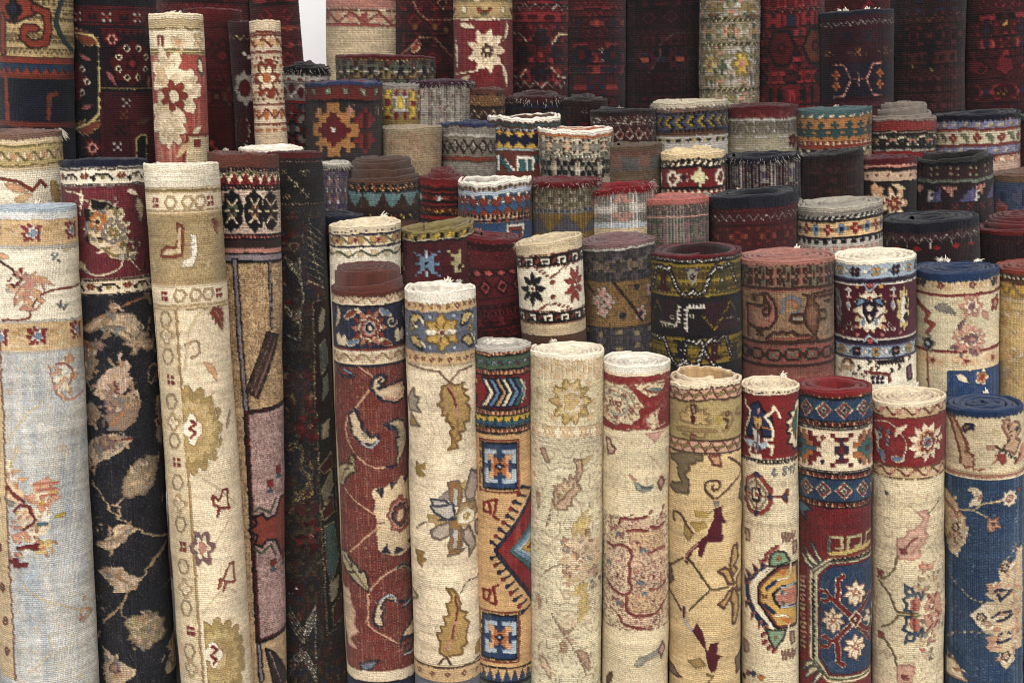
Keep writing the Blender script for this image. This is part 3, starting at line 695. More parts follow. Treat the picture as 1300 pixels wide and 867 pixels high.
def d_tanturk(c):
    c.bands((190, 216, (104, 60, 48)), (216, 221, 'bk'), (221, 238, 'cr'), (238, 244, 'bk'), (244, 300, (206, 182, 160)), (300, 308, 'bk'), (308, 318, 'db'), (318, 324, 'pk'), (324, 326, 'bk'), (326, 334, (150, 136, 140)), (334, 337, 'bk'), (337, 1400, (202, 170, 128)))
    c.dash(218.5, 2.6, 5, 'pk'); c.dash(241, 2.6, 5, 'pk'); c.dash(304, 3.2, 5, 'pk', 'rd'); c.tris(222, 238, 14, 'rd'); c.tris(222, 227, 14, 'ol', 7, False); c.zig(222, 238, 14, 1, 'bk')
    for i in range(14): c.line(248 + i * 4, .8, (178, 140, 126))
    for x, cc in ((295, 'gn'), (324, 'br'), (346, 'db')):
        c.rose(x, 271, 14, ['bk', cc], 8, .06, 1.75); c.curve([(x - 6, 256), (x, 264), (x + 6, 256)], 2, 'cr'); c.curve([(x - 6, 286), (x, 278), (x + 6, 286)], 2, 'cr'); c.curve([(x, 262), (x, 281)], 2, 'pe'); c.curve([(x - 8, 271), (x + 8, 271)], 2, 'cr'); c.rose(x, 271, 3, ['db'])
    c.curve([(298, 334), (304, 430), (312, 520), (328, 812), (332, 867)], 7, 'bk', False); c.curve([(298, 334), (304, 430), (312, 520), (328, 812), (332, 867)], 4, (140, 134, 146), False)
    c.curve([(343, 336), (346, 420)], 5, 'bk'); c.curve([(343, 336), (346, 420)], 2.6, (140, 134, 146))
    c.polyf([(340, 425), (354, 432), (328, 508), (312, 500)], 'db', 'bk'); c.curve([(346, 430), (318, 502)], 2.6, (160, 140, 140), False, 3); c.curve([(351, 434), (324, 505)], 2.6, 'mv', False)
    c.polyf([(312, 527), (370, 517), (372, 808), (328, 818)], (190, 158, 148), 'bk', 5); c.curve([(312, 527), (370, 517)], 2.6, 'rd', False, 3.4); c.curve([(313, 530), (329, 816), (372, 806)], 2.6, 'rd', False, 3.4)
    c.polyf([(316, 676), (327, 668), (322, 660), (334, 656), (340, 664), (352, 660), (358, 640), (380, 640), (380, 714), (358, 712), (352, 692), (340, 690), (334, 698), (323, 694), (327, 684)], 'ru', 'bk', 2.2); c.curve([(320, 655), (330, 648), (345, 656), (352, 640)], 2, 'gn', False); c.curve([(322, 700), (332, 706), (346, 697), (352, 712)], 2, 'gn', False)
    for x, y in ((345, 622), (355, 606), (349, 724), (361, 720)): c.stamp('aaa/aaa/aaa/.b./bbb', x, y, 3.4, {'a': 'rd', 'b': 'te'})
    c.warp((150, 106, 96), .34, 4.0, 530, 815); c.speck((120, 76, 70), .16, .4, 530, 815); c.speck((120, 84, 54), .2, .45, 338, 520); c.polyf([(338, 828), (350, 836), (366, 880), (350, 880)], 'db', 'bk'); c.curve([(344, 834), (358, 876)], 2.4, (160, 140, 140))
    c.mottle((160, 120, 76), .5, 3, 3, 337, 520); c.warp((150, 116, 80), .3, 4.2, 337, 520); c.warp((150, 116, 80), .3, 4.2, 820)

def d_darknight(c):
    B_ = (54, 44, 40); DT = (196, 178, 138)
    c.bands((190, 204, 'dr'), (204, 262, (38, 36, 34)), (262, 1400, B_)); c.dash(208, 1.8, 4, 'pk'); c.dash(262, 2, 4.4, DT)
    c.mosaic(268, 1300, 66, 5, [None, (84, 42, 38), (44, 48, 66), (76, 64, 48)], [6, 2.4, 1.6, 2]); c.mottle((40, 46, 66), .55, 80, 16, 264, 1400); c.tracery((150, 128, 92), .6, 266, 1400, 22, 2.2, .07, .5)
    for x, y in ((360, 221), (368, 229), (376, 237), (384, 245), (391, 252)): c.stamp('a.a/.a./a.a', x, y, 2.2, {'a': DT})
    c.stamp('.a.a.a./a.a.a.a/..a.a../...a...', 387, 223, 2.2, {'a': DT}); c.stamp('..a../.a.a./a.a.a', 364, 252, 2.4, {'a': 'gd'})
    c.tp(350, 200, 2.63)
    c.pz([(110, 210), (165, 210), (165, 470), (110, 400)], (40, 42, 48)); 
    for i in range(9): c.cz([(112, 230 + i * 24), (160, 275 + i * 22)], 2.0, DT, False, 3.2)
    c.cz([(112, 210), (128, 340), (162, 470)], 1.4, DT, False, 3); c.cz([(160, 215), (120, 300)], 1.2, 'gy', False, 3)
    c.pz([(125, 492), (168, 486), (180, 860), (130, 860)], (52, 34, 32)); c.cz([(168, 486), (125, 494), (132, 880)], 1.7, (190, 172, 130), False, 3.2)
    c.pz([(150, 510), (168, 520), (160, 590), (140, 610), (138, 560)], (150, 140, 118), 'dk'); c.pz([(145, 640), (165, 620), (172, 700), (150, 740)], (90, 100, 96), (150, 140, 118), 1.3); c.pz([(150, 750), (172, 730), (176, 800), (150, 840)], (110, 112, 100), 'dk')
    c.pz([(28, 340), (75, 330), (80, 420), (60, 480), (40, 470)], (44, 40, 40))
    for y0 in (340, 500):
        for i in range(4): c.cz([(30 + i * 12, y0 + i * 8), (50 + i * 10, y0 + 40 + i * 10), (84, y0 + 14 + i * 26)], 2.0, (196, 184, 150), False, 3)
    c.cz([(80, 345), (86, 420), (95, 480), (82, 520), (80, 620), (40, 600)], 2.1, (200, 190, 160), False, 3); c.spray(368, 384, 7, ['dr', 'rd'], 7); c.dots([(360, 305), (366, 303), (362, 470)], 3, 'dr'); c.spray(388, 520, 12, ['dr', (120, 40, 44), 'br'], 9)
    c.tp(350, 530, 2.57)
    c.pz([(132, 0), (190, 0), (195, 330), (225, 690), (172, 720), (150, 350)], (44, 42, 38)); c.cz([(134, 0), (150, 350), (172, 722), (226, 690)], 2, (190, 172, 130), False, 3); c.cz([(190, 0), (196, 300), (224, 640)], 1.5, DT, False, 3)
    for pts, cc in (([(150, 40), (172, 20), (168, 80), (150, 84)], (166, 152, 128)), ([(180, 130), (140, 180), (160, 200), (186, 180)], (80, 40, 36)), ([(150, 250), (180, 190), (186, 240), (160, 300)], (120, 112, 96)), ([(150, 320), (185, 270), (190, 330), (160, 350)], (88, 44, 38)), ([(160, 370), (190, 360), (206, 480), (180, 560), (168, 500)], (80, 98, 96)), ([(176, 560), (206, 540), (200, 600), (180, 620)], (150, 140, 118)), ([(186, 640), (214, 600), (220, 680), (190, 700)], (92, 48, 42))): c.pz(pts, cc, (160, 146, 112), 1.2)
    for d in (0, 14): c.cz([(40, 100 + d), (70, 90 + d), (90, 120 + d), (80, 160 + d), (110, 200 + d), (120, 250 + d * .5), (90, 270), (60, 250 + d)], 2.4, (186, 162, 110), True, 3.2); c.cz([(110, 150 + d), (124, 190), (100, 230 + d), (60, 280 + d), (45, 320)], 2.4, (186, 162, 110), True, 3.2)
    for x, y in ((390, 546), (391, 686)): c.spray(x, y, 20, ['dr', 'mr', (116, 40, 42), 'br'], 18, 3); c.stamp('.a./aba/.a.', x + 4, y - 2, 2.4, {'a': 'pk', 'b': 'rd'})
    c.pz([(42, 545), (90, 545), (90, 590), (42, 590)], (70, 26, 28)); c.stamp('a.a', 369, 757, 2.4, {'a': 'wh'}); c.stamp('aa/aa', 376, 750, 1.8, {'a': 'wh'})
    for i in range(4): c.cz([(44, 630 + i * 18), (88, 700 + i * 14), (130, 626 + i * 16)], 2.1, (206, 200, 180), False, 3); c.cz([(44, 860 - i * 16), (88, 790 - i * 10), (130, 866 - i * 14)], 2.1, (206, 200, 180), False, 3)
    c.cz([(130, 620), (132, 870)], 1.6, (206, 200, 180), False, 3); c.spray(385, 826, 8, ['te', 'dr', 'gn'], 8)
# ---------------- front row
def d_rustnavy(c):
    RF = (128, 58, 50)
    c.bands((365, 371, 'ru'), (371, 387, 'cr'), (387, 389, 'bk'), (389, 442, (42, 50, 78)), (442, 445, 'ru'), (445, 463, 'cr'), (463, 466, 'nv'), (466, 1400, RF))
    c.vine(379, 4, 22, 1.2, 'pk', 'be'); c.vine(454, 5, 26, 1.2, 'gd', 'be', 5, ['pk'], 2.5); c.line(372, 1.2, 'wh'); c.line(446, 1.2, 'wh')
    for a in range(12): c.leaf(469 + 17 * math.cos(a * .524), 416 + 19 * math.sin(a * .524), 15, 8, a * 30, 'ru' if a % 2 else (190, 120, 96), None, 1, .4, 3)
    c.palm(469, 416, 28, 32, ['cr', 'ru', 'pk', 'lg', 'nv', 'cr'], 8, .12)
    for x, y in ((434, 431), (509, 428)): c.pz0([(x - 6, y + 9), (x - 8, y - 2), (x - 3, y - 9), (x, y - 2), (x + 4, y - 8), (x + 7, y), (x + 5, y + 9)], 'cr')
    c.leaf(428, 404, 36, 9, 110, 'be', None, 6, .5); c.leaf(516, 405, 30, 9, 70, 'be', None, -5, .5); c.spiral(498, 410, 10, 1.2, 2.2, 'be'); c.leaf(446, 398, 22, 7, -30, 'ru', 'cr'); c.leaf(490, 436, 20, 7, 20, 'ru', 'cr'); c.leaf(448, 434, 18, 6, -20, 'sb', 'cr'); c.dots([(486, 398), (456, 394), (484, 432)], 3, 'be'); c.leaf(490, 398, 18, 6, 30, 'sb', 'cr')
    c.rag(1.0)
    CR, N, GR = (212, 186, 150), (38, 42, 64), (150, 146, 116); V = (206, 158, 122)
    c.tp(425, 460, 4.333)
    c.cz([(190, 60), (210, 90), (195, 140), (120, 240), (70, 320), (75, 430), (130, 520), (210, 575), (290, 580)], 2.6, V); c.cz([(45, 700), (120, 770), (260, 860)], 2.4, V); c.cz([(130, 20), (200, 70)], 2, V)
    c.cz([(30, 20), (20, 60), (50, 80), (110, 70)], 3.4, N); c.cz([(50, 40), (90, 60)], 3, 'sb')
    c.pz([(200, 140), (215, 90), (250, 70), (280, 90), (265, 130), (240, 145), (330, 125), (380, 120), (395, 170), (380, 220), (330, 235), (270, 215), (225, 180)], CR, N, 2.2); c.cz([(195, 120), (215, 85), (255, 68), (282, 90), (262, 118), (240, 108), (248, 96)], 2.4, N); c.cz([(300, 140), (360, 135), (378, 175), (330, 215), (270, 195)], 1.6, 'pk')
    c.pz([(80, 290), (110, 250), (135, 300), (155, 360), (200, 410), (235, 395), (240, 425), (200, 455), (150, 440), (100, 400)], CR, N, 2); c.cz([(125, 260), (145, 330), (190, 395)], 2.6, N); c.cz([(150, 440), (195, 465), (240, 425)], 2.6, 'lb'); c.pz([(150, 380), (185, 400), (165, 420)], GR)
    c.pz([(270, 345), (340, 320), (385, 350), (400, 420), (395, 480), (360, 550), (330, 580), (345, 500), (335, 430), (350, 400), (300, 370)], (176, 164, 128), N, 2); c.cz([(340, 340), (380, 420), (345, 570)], 1.8, (196, 166, 110)); c.cz([(270, 340), (330, 370)], 3, N); c.cz([(300, 355), (345, 385)], 2.2, N); c.cz([(330, 420), (355, 430)], 2.2, N); c.cz([(285, 580), (330, 580)], 4, N, False)
    c.pz([(20, 700), (15, 620), (45, 570), (75, 560), (85, 510), (110, 510), (115, 600), (85, 620), (60, 650), (45, 700)], (176, 164, 128), 'db', 2); c.cz([(100, 530), (60, 600), (30, 680)], 1.6, 'ol'); c.cz([(50, 600), (80, 590)], 1.6, 'db'); c.cz([(70, 560), (95, 560)], 1.6, 'db')
    c.pz([(200, 710), (225, 690), (280, 690), (300, 670), (340, 680), (370, 640), (400, 660), (470, 660), (470, 880), (230, 880), (215, 820), (215, 760)], (216, 192, 152))
    for pts in ([(220, 705), (270, 690), (260, 745)], [(305, 670), (350, 660), (315, 710)], [(385, 655), (412, 660), (390, 695)]): c.pz(pts, N)
    c.tp(430, 660, 4.19)
    c.pz([(200, 20), (200, 100), (210, 160), (240, 185), (290, 200), (340, 205), (370, 190), (410, 180), (440, -10)], (216, 192, 152))
    for pts in ([(225, 180), (255, 130), (272, 185)], [(295, 195), (310, 155), (355, 180)], [(370, 150), (400, 125), (400, 165)]): c.pz(pts, N)
    c.palm(509, 657, 38, 48, [(150, 76, 62), 'pk', N, 'ru', 'be', N], 8, .08); c.leaf(509, 657, 16, 8, 90, 'be')
    c.cz([(60, 185), (140, 95), (215, 40)], 2.4, V); c.cz([(160, 380), (155, 470), (160, 560), (230, 610), (320, 665)], 2.6, V); c.cz([(160, 390), (190, 340), (260, 285), (320, 265)], 2.6, V)
    c.pz([(10, 200), (40, 185), (60, 220), (100, 245), (110, 280), (140, 270), (155, 320), (160, 380), (130, 370), (90, 340), (50, 300), (30, 270)], (176, 164, 128), 'db', 2); c.cz([(30, 215), (90, 290), (150, 370)], 1.8, 'ol'); c.cz([(60, 225), (70, 260)], 1.4, 'db'); c.cz([(50, 290), (85, 285)], 1.4, 'db')
    c.cz([(310, 265), (350, 258), (385, 290), (405, 350), (395, 400)], 5, GR); c.cz([(310, 265), (350, 255), (390, 290), (405, 350)], 2, N); c.cz([(335, 485), (400, 465), (330, 450)], 3, N); c.cz([(345, 475), (410, 450)], 2, 'lb')
    c.pz([(180, 540), (190, 470), (215, 430), (250, 405), (300, 415), (305, 440), (250, 425), (225, 470), (245, 480), (225, 510), (240, 560), (210, 570)], CR, N, 2); c.cz([(215, 440), (255, 405), (298, 415), (302, 445)], 2.6, 'lb')
    c.pz([(20, 390), (55, 380), (70, 450), (90, 500), (80, 560), (110, 600), (60, 650), (100, 690), (50, 690), (30, 560)], (206, 178, 146), 'pk', 1.4)
    c.pz([(330, 660), (350, 610), (400, 570), (440, 550), (440, 660), (380, 650)], CR, N, 2); c.cz([(330, 680), (340, 645), (385, 650), (400, 690), (375, 725), (350, 700), (375, 680)], 2.8, N); c.cz([(350, 735), (400, 730), (410, 680)], 2.4, 'lb')
    c.pz([(115, 770), (160, 750), (210, 745), (180, 790), (130, 805)], (110, 122, 142), N, 1.6)
    c.bands((851, 865, 'cr'), (865, 868, 'nv'), (868, 960, (44, 52, 80))); c.warp((206, 166, 140), .44, 3.2, 466, 851); c.speck('cr', .10, .5, 466, 851); c.warp('cr', .2, 3.2, 389, 442)
def d_goldleaf(c):
    BG = (110, 114, 126)
    c.bands((365, 379, 'wh'), (379, 396, 'tn'), (396, 447, BG), (447, 464, 'tn'), (464, 466, 'be'), (466, 1400, 'cr')); c.lines('wh', 1.1, 381, 395, 449, 463); c.mottle('gd', .5, 4, 8, 379, 396); c.mottle('gd', .5, 4, 8, 447, 464)
    for y, p_ in ((388, 4), (456, 16)): c.stamps('.a./aba/.a.', y, 24, 2.4, {'a': (160, 96, 80), 'b': 'cr'}, p_); c.stamps('a.a/.a./a.a', y, 24, 1.8, {'a': (150, 110, 56)}, p_ + 12)
    for a in range(6): c.leaf(561 + 13 * math.cos(a * 1.047 + .5), 421 + 13 * math.sin(a * 1.047 + .5), 22, 14, a * 60 + 30, (198, 162, 88), (150, 112, 56), 2, .3, 3)
    c.leaf(548, 421, 20, 8, 0, 'iv'); c.leaf(574, 421, 20, 8, 0, 'iv'); c.rose(561, 421, 5, ['cr', 'ru'], 4)
    for x, y in ((527, 406), (528, 436), (594, 406), (596, 436)): c.leaf(x, y, 24, 12, 30 if y > 420 else -30, (206, 176, 112), 'nv', 3, .5); c.leaf(x + 8, y + 2, 14, 5, 60, 'iv', None, 2)
    c.spray(603, 421, 12, [(198, 162, 88), 'iv', 'gd'], 10); c.spray(521, 421, 12, [(198, 162, 88), 'iv', 'gd'], 10); c.dots([(545, 402), (577, 402), (545, 441), (577, 441)], 3, 'lb'); c.mottle('nv', .35, 3, 3, 397, 447)
    BR_ = (140, 106, 62); LG, LD = (184, 150, 90), (164, 126, 68)
    c.tp(515, 460, 4.336)
    c.cz([(20, 25), (120, 40), (180, 45), (240, 110), (300, 45), (370, 35)], 1.3, (150, 116, 90), False)
    c.pz([(200, 130), (240, 112), (280, 125), (320, 115), (310, 145), (340, 165), (320, 180), (355, 215), (335, 230), (358, 270), (355, 340), (325, 340), (335, 385), (300, 390), (310, 430), (275, 440), (290, 475), (235, 478), (255, 455), (260, 420), (240, 385), (265, 370), (240, 330), (220, 320), (235, 285), (195, 290), (210, 250), (170, 230), (200, 210), (190, 170)], LG, BR_, 1.6); c.cz([(235, 130), (270, 200), (285, 300), (285, 400), (245, 470)], 1.6, LD); c.cz([(235, 130), (265, 180), (280, 240), (288, 310)], 3, 'pk'); c.cz([(232, 140), (262, 190), (278, 250)], 1.2, 'ru')
    G1, G2, G3 = (128, 108, 92), (176, 160, 144), (160, 118, 66)
    c.pz([(20, 230), (50, 150), (50, 200), (75, 200), (60, 250), (80, 280), (30, 290)], (168, 156, 136), G1, 1.4); c.pz([(35, 300), (75, 360), (30, 370)], (176, 146, 80), G1, 1.4); c.pz([(60, 540), (75, 580), (110, 550), (105, 590), (85, 600), (115, 630), (80, 640), (60, 620)], (166, 132, 66))
    c.pz([(235, 660), (290, 655), (315, 700), (305, 790), (250, 790), (240, 710)], G3, G1, 1.8); c.pz([(262, 690), (290, 700), (285, 790), (258, 790)], 'lg'); c.pz([(330, 730), (365, 610), (400, 640), (405, 700), (385, 780), (340, 770)], G2, G1, 1.8); c.pz([(140, 750), (220, 760), (250, 800), (255, 850), (215, 860), (150, 790)], 'lg', (70, 76, 92), 1.8); c.pz([(300, 680), (340, 660), (330, 720)], (190, 160, 100)); c.pz([(180, 740), (235, 700), (240, 760)], (150, 132, 120)); c.pz([(300, 780), (390, 790), (400, 860), (280, 860)], (170, 140, 98), G1, 1.4); c.pz([(120, 840), (200, 830), (230, 880), (130, 880)], (180, 150, 96)); c.pz([(310, 810), (380, 820), (370, 860), (320, 870)], 'iv')
    c.tp(515, 640, 3.818)
    c.pz([(120, 10), (230, 0), (240, 60), (200, 75), (140, 40)], 'lg', (70, 76, 92), 1.8); c.pz([(120, 60), (190, 75), (150, 110)], (176, 146, 92)); c.pz([(130, 160), (120, 130), (160, 100), (215, 85), (215, 150), (170, 170)], G2, G1, 1.8); c.pz([(215, 80), (270, 80), (275, 210), (215, 240), (205, 200), (225, 150)], G3, G1, 1.8); c.pz([(228, 120), (255, 130), (250, 215), (228, 220)], 'lg'); c.pz([(250, 60), (300, 20), (345, 60), (335, 100), (290, 115), (255, 100)], 'iv', (196, 168, 110), 1.8); c.rose(593, 658, 5, ['yl', 'cr'], 5, .2); c.pz([(280, 140), (310, 120), (345, 200), (345, 230), (315, 270), (310, 220), (285, 190)], G2, G1, 1.8); c.pz([(200, 250), (215, 230), (290, 225), (270, 245)], G3, G1, 1.2); c.pz([(340, 110), (372, 110), (372, 210), (345, 170)], G2, G1, 1.4); c.cz([(160, 75), (240, 75)], 1.8, (60, 66, 84))
    c.cz([(100, 85), (60, 130)], 1.2, 'br', True, 4); c.pz([(55, 235), (95, 235), (85, 265), (105, 275), (80, 300), (85, 320), (65, 300)], (160, 126, 60))
    c.pz([(195, 405), (225, 410), (250, 440), (265, 490), (260, 515), (300, 540), (285, 560), (310, 590), (300, 620), (295, 650), (300, 690), (270, 700), (280, 735), (230, 735), (190, 740), (160, 720), (165, 670), (145, 625), (175, 620), (165, 595), (195, 590), (180, 545), (210, 540), (195, 480), (215, 480), (225, 450)], LG, BR_, 1.6); c.cz([(240, 450), (250, 520), (235, 600)], 1.6, 'ru'); c.cz([(240, 575), (230, 640), (195, 705)], 3, 'pk'); c.cz([(236, 590), (224, 650)], 1.1, 'ru')
    c.cz([(265, 440), (300, 390), (340, 385), (370, 375)], 1.2, 'br', True, 4); c.cz([(140, 800), (195, 745), (230, 790), (320, 790), (370, 770)], 1.4, 'br'); c.pz([(345, 700), (380, 680), (380, 760), (340, 755)], (166, 132, 66)); c.cz([(30, 440), (60, 470), (45, 500)], 3, 'ol')
    c.tracery((196, 170, 136), .45, 470, 845, 40, 2.0, .05)
    c.bands((845, 847, 'be'), (847, 849, 'br'), (849, 867, 'tn'), (867, 960, BG)); c.stamps('.a./aba/.a.', 857, 24, 2.6, {'a': (160, 96, 80), 'b': 'cr'}, 4)
def d_tangeo(c):
    T = (206, 164, 112); NB = (40, 66, 104)
    c.bands((430, 443, 'lg'), (443, 445, 'bk'), (445, 450, 'pe'), (450, 452, 'bk'), (452, 468, 'gn'), (468, 470, 'bk'), (470, 475, 'pe'), (475, 477, 'bk'), (477, 519, 'rd'), (519, 521, 'bk'), (521, 526, 'pe'), (526, 528, 'bk'), (528, 542, 'yl'), (542, 544, 'bk'), (544, 549, 'pe'), (549, 551, 'bk'), (551, 1400, T))
    for y in (447.5, 472.5, 523.5, 546.5): c.dash(y, 4, 6, 'ru', None)
    c.stamps('.aa.aa./abba.ab/.aaba.a', 460, 22, 2.2, {'a': 'te', 'b': 'rd'}, 0); c.stamps('a..a/.aa./a..a', 460, 22, 1.8, {'a': 'lb'}, 11)
    for i in range(6):
        x = 611 + i * 8; cc = ('cr', 'sb', 'gd', 'cr', 'sb', 'te')[i]
        c.polyf([(x, 480), (x + 7, 480), (x + 17, 498), (x + 7, 516), (x, 516), (x + 10, 498)], cc, 'nv', 1.3)
    c.polyf([(598, 482), (606, 482), (606, 490), (600, 490), (600, 504), (606, 504), (606, 514), (598, 514)], 'gd', 'bk', 1.2); c.curve([(662, 484), (668, 497), (663, 512)], 2.6, 'cr', False); c.curve([(668, 486), (663, 497), (670, 510)], 2, 'lb', False)
    c.tris(529, 541, 11, NB); c.dias(537, 6, 11, ['te'], 0)
    for y0, y1 in ((563, 621), (782, 838)):
        m = (y0 + y1) / 2; c.polyf([(609, y0 - 4), (659, y0 - 4), (659, y1 + 4), (609, y1 + 4)], T, 'ru', 1.3); c.polyf([(612, y0), (656, y0), (656, y1), (612, y1)], NB, 'bk', 1.5)
        c.stamp('.aa...aa./aaa...aaa/aaab.baaa/..abbba../..bbcbb../..abbba../aaab.baaa/aaa...aaa/.aa...aa.', 634, m, 5.0, {'a': 'pe', 'b': 'or_', 'c': 'te'})
        c.stamp('bbb.bbb/b.....b/b.....b/......./b.....b/b.....b/bbb.bbb', 634, m, 6.6, {'b': 'lb'}); c.rose(634, m, 5, ['nv', 'lb'], 4)
    c.line(849, 2, 'bk'); 
    for y, f in ((648, 1), (755, -1)): c.curve([(614, y - 8 * f), (620, y - 10 * f), (622, y + 4 * f), (613, y + 3 * f), (614, y - 6 * f)], 2.6, 'rd', False); c.curve([(622, y - 12 * f), (630, y - 13 * f), (626, y + 8 * f), (632, y + 12 * f)], 2.4, 'rd', False)
    c.polyf([(628, 700), (690, 600), (690, 800)], 'rd', 'nv', 4.5)
    for i in range(9):
        t = (i + .6) / 9; x = 629 + 46 * t
        for sg in (-1, 1):
            y = 700 + sg * 78 * t; c.curve([(x, y), (x - 7, y + sg * 4)], 1.8, 'nv', False); c.rose(x - 9, y + sg * 5, 3, ['rd'] if i % 2 else ['nv'])
    for i, cc in enumerate(('te', 'sb', 'lb', 'yl', 'rd')): 
        d = 46 - i * 9; c.polyf([(646 + i * 6, 700), (690, 700 - d * 1.2), (690, 700 + d * 1.2)], cc)
    c.tris(849 + 2, 867, 12, NB); c.bands((866, 869, 'bk'), (869, 880, 'gn')); c.mottle('be', .25, 20, 3, 551)

def d_beigeq(c):
    BD = (196, 174, 126)
    c.bands((440, 452, 'iv'), (452, 456, 'cr'), (456, 484, BD), (484, 541, (220, 204, 164)), (541, 558, BD), (558, 1400, (214, 200, 164)))
    c.mosaic(458, 482, 30, 3, ['be', 'tn', 'cr', (196, 152, 120), 'gd'], [4, 2, 2, .7, .8]); c.mosaic(543, 557, 26, 3, ['be', 'tn', 'cr', 'gd'], [4, 2, 2, .8]); c.lines('cr', 1.3, 457, 483, 542, 557)
    c.rag(1.6); GO = (196, 164, 98)
    for a in range(10): c.leaf(725 + 19 * math.cos(a * .628), 511 + 21 * math.sin(a * .628), 17, 10, a * 36, GO if a % 2 else (206, 178, 118), (170, 136, 80), 1, .5, 3)
    c.palm(725, 511, 32, 36, ['be', 'cr', (206, 176, 110), 'tn', GO], 8, .12); c.spray(682, 512, 14, ['be', 'tn', GO], 10); c.spray(764, 514, 12, ['be', 'tn', GO], 10); c.leaf(700, 532, 18, 6, 40, 'tn', None, 2, .5); c.leaf(748, 490, 18, 6, 40, 'tn', None, 2, .5); c.leaf(702, 490, 18, 6, -40, 'be', None, 2, .5); c.leaf(750, 532, 16, 6, -40, 'tn')
    PK, PD, GD = (178, 142, 112), (150, 116, 92), (194, 166, 104)
    c.tp(670, 560, 4.333)
    c.cz([(100, 480), (120, 400), (150, 330), (230, 270), (280, 210), (300, 150)], 1.6, PD, True, 5); c.pz([(70, 60), (90, 50), (112, 128), (90, 120)], PK, PD, 1.2); c.pz([(300, 110), (370, 80), (350, 110), (310, 140)], GD)
    c.pz([(255, 105), (300, 110), (300, 190), (275, 230), (295, 270), (265, 300), (240, 320), (245, 355), (210, 360), (215, 380), (150, 380), (135, 330), (140, 290), (165, 270), (140, 255), (190, 250), (200, 210), (225, 250), (230, 190), (255, 220), (275, 160)], (196, 164, 132), PD, 1.3); c.spray(715, 630, 13, [PK, PD, 'cr', GD], 14, 1); c.cz([(160, 350), (240, 270), (280, 180)], 1.6, PD)
    c.pz([(245, 540), (250, 460), (280, 450), (300, 410), (335, 390), (310, 440), (350, 430), (330, 480), (340, 530), (300, 520), (280, 500)], (204, 176, 112), GD, 1.4)
    c.pz([(180, 560), (250, 530), (340, 540), (395, 560), (395, 760), (330, 770), (260, 790), (200, 760), (190, 690), (170, 680), (190, 640)], (200, 172, 138))
    for i, (x, y) in enumerate(((716, 690), (724, 712), (746, 700), (752, 722), (734, 732), (720, 734), (756, 742), (742, 688), (735, 712))): c.spray(x, y, 13, [PK, PD, GD, 'cr', 'gy', (190, 140, 116)], 9, i)
    c.rose(736, 714, 5, ['cr', 'pk'], 4); c.cz([(80, 760), (120, 710), (180, 680), (230, 690)], 1.5, PD, True, 5); c.cz([(90, 540), (150, 620), (180, 680)], 1.4, 'be'); c.pz([(250, 860), (260, 800), (330, 790), (320, 860)], GD)
    c.leaf(740, 775, 46, 18, 105, GD, None, 5, .6); c.spray(716, 804, 20, [PK, 'be', PD, (196, 164, 132)], 18, 5); c.curve([(700, 780), (712, 800), (735, 835), (745, 860)], 1.6, PD, True, 5); c.leaf(742, 840, 34, 10, 60, PK, PD, 3, .5); c.leaf(692, 850, 30, 10, 60, 'be', PK, 2, .5); c.leaf(683, 640, 26, 8, 80, PK); c.leaf(684, 770, 26, 8, 80, PK)
    c.tracery(PD, .4, 558, 1400, 26, 2.4, .06); c.tracery(GO, .5, 486, 540, 16, 2.2, .07); c.mottle('lg', .3, 30, 4, 558); c.warp('iv', .3, 3.2); c.mottle('be', .3, 6, 20)
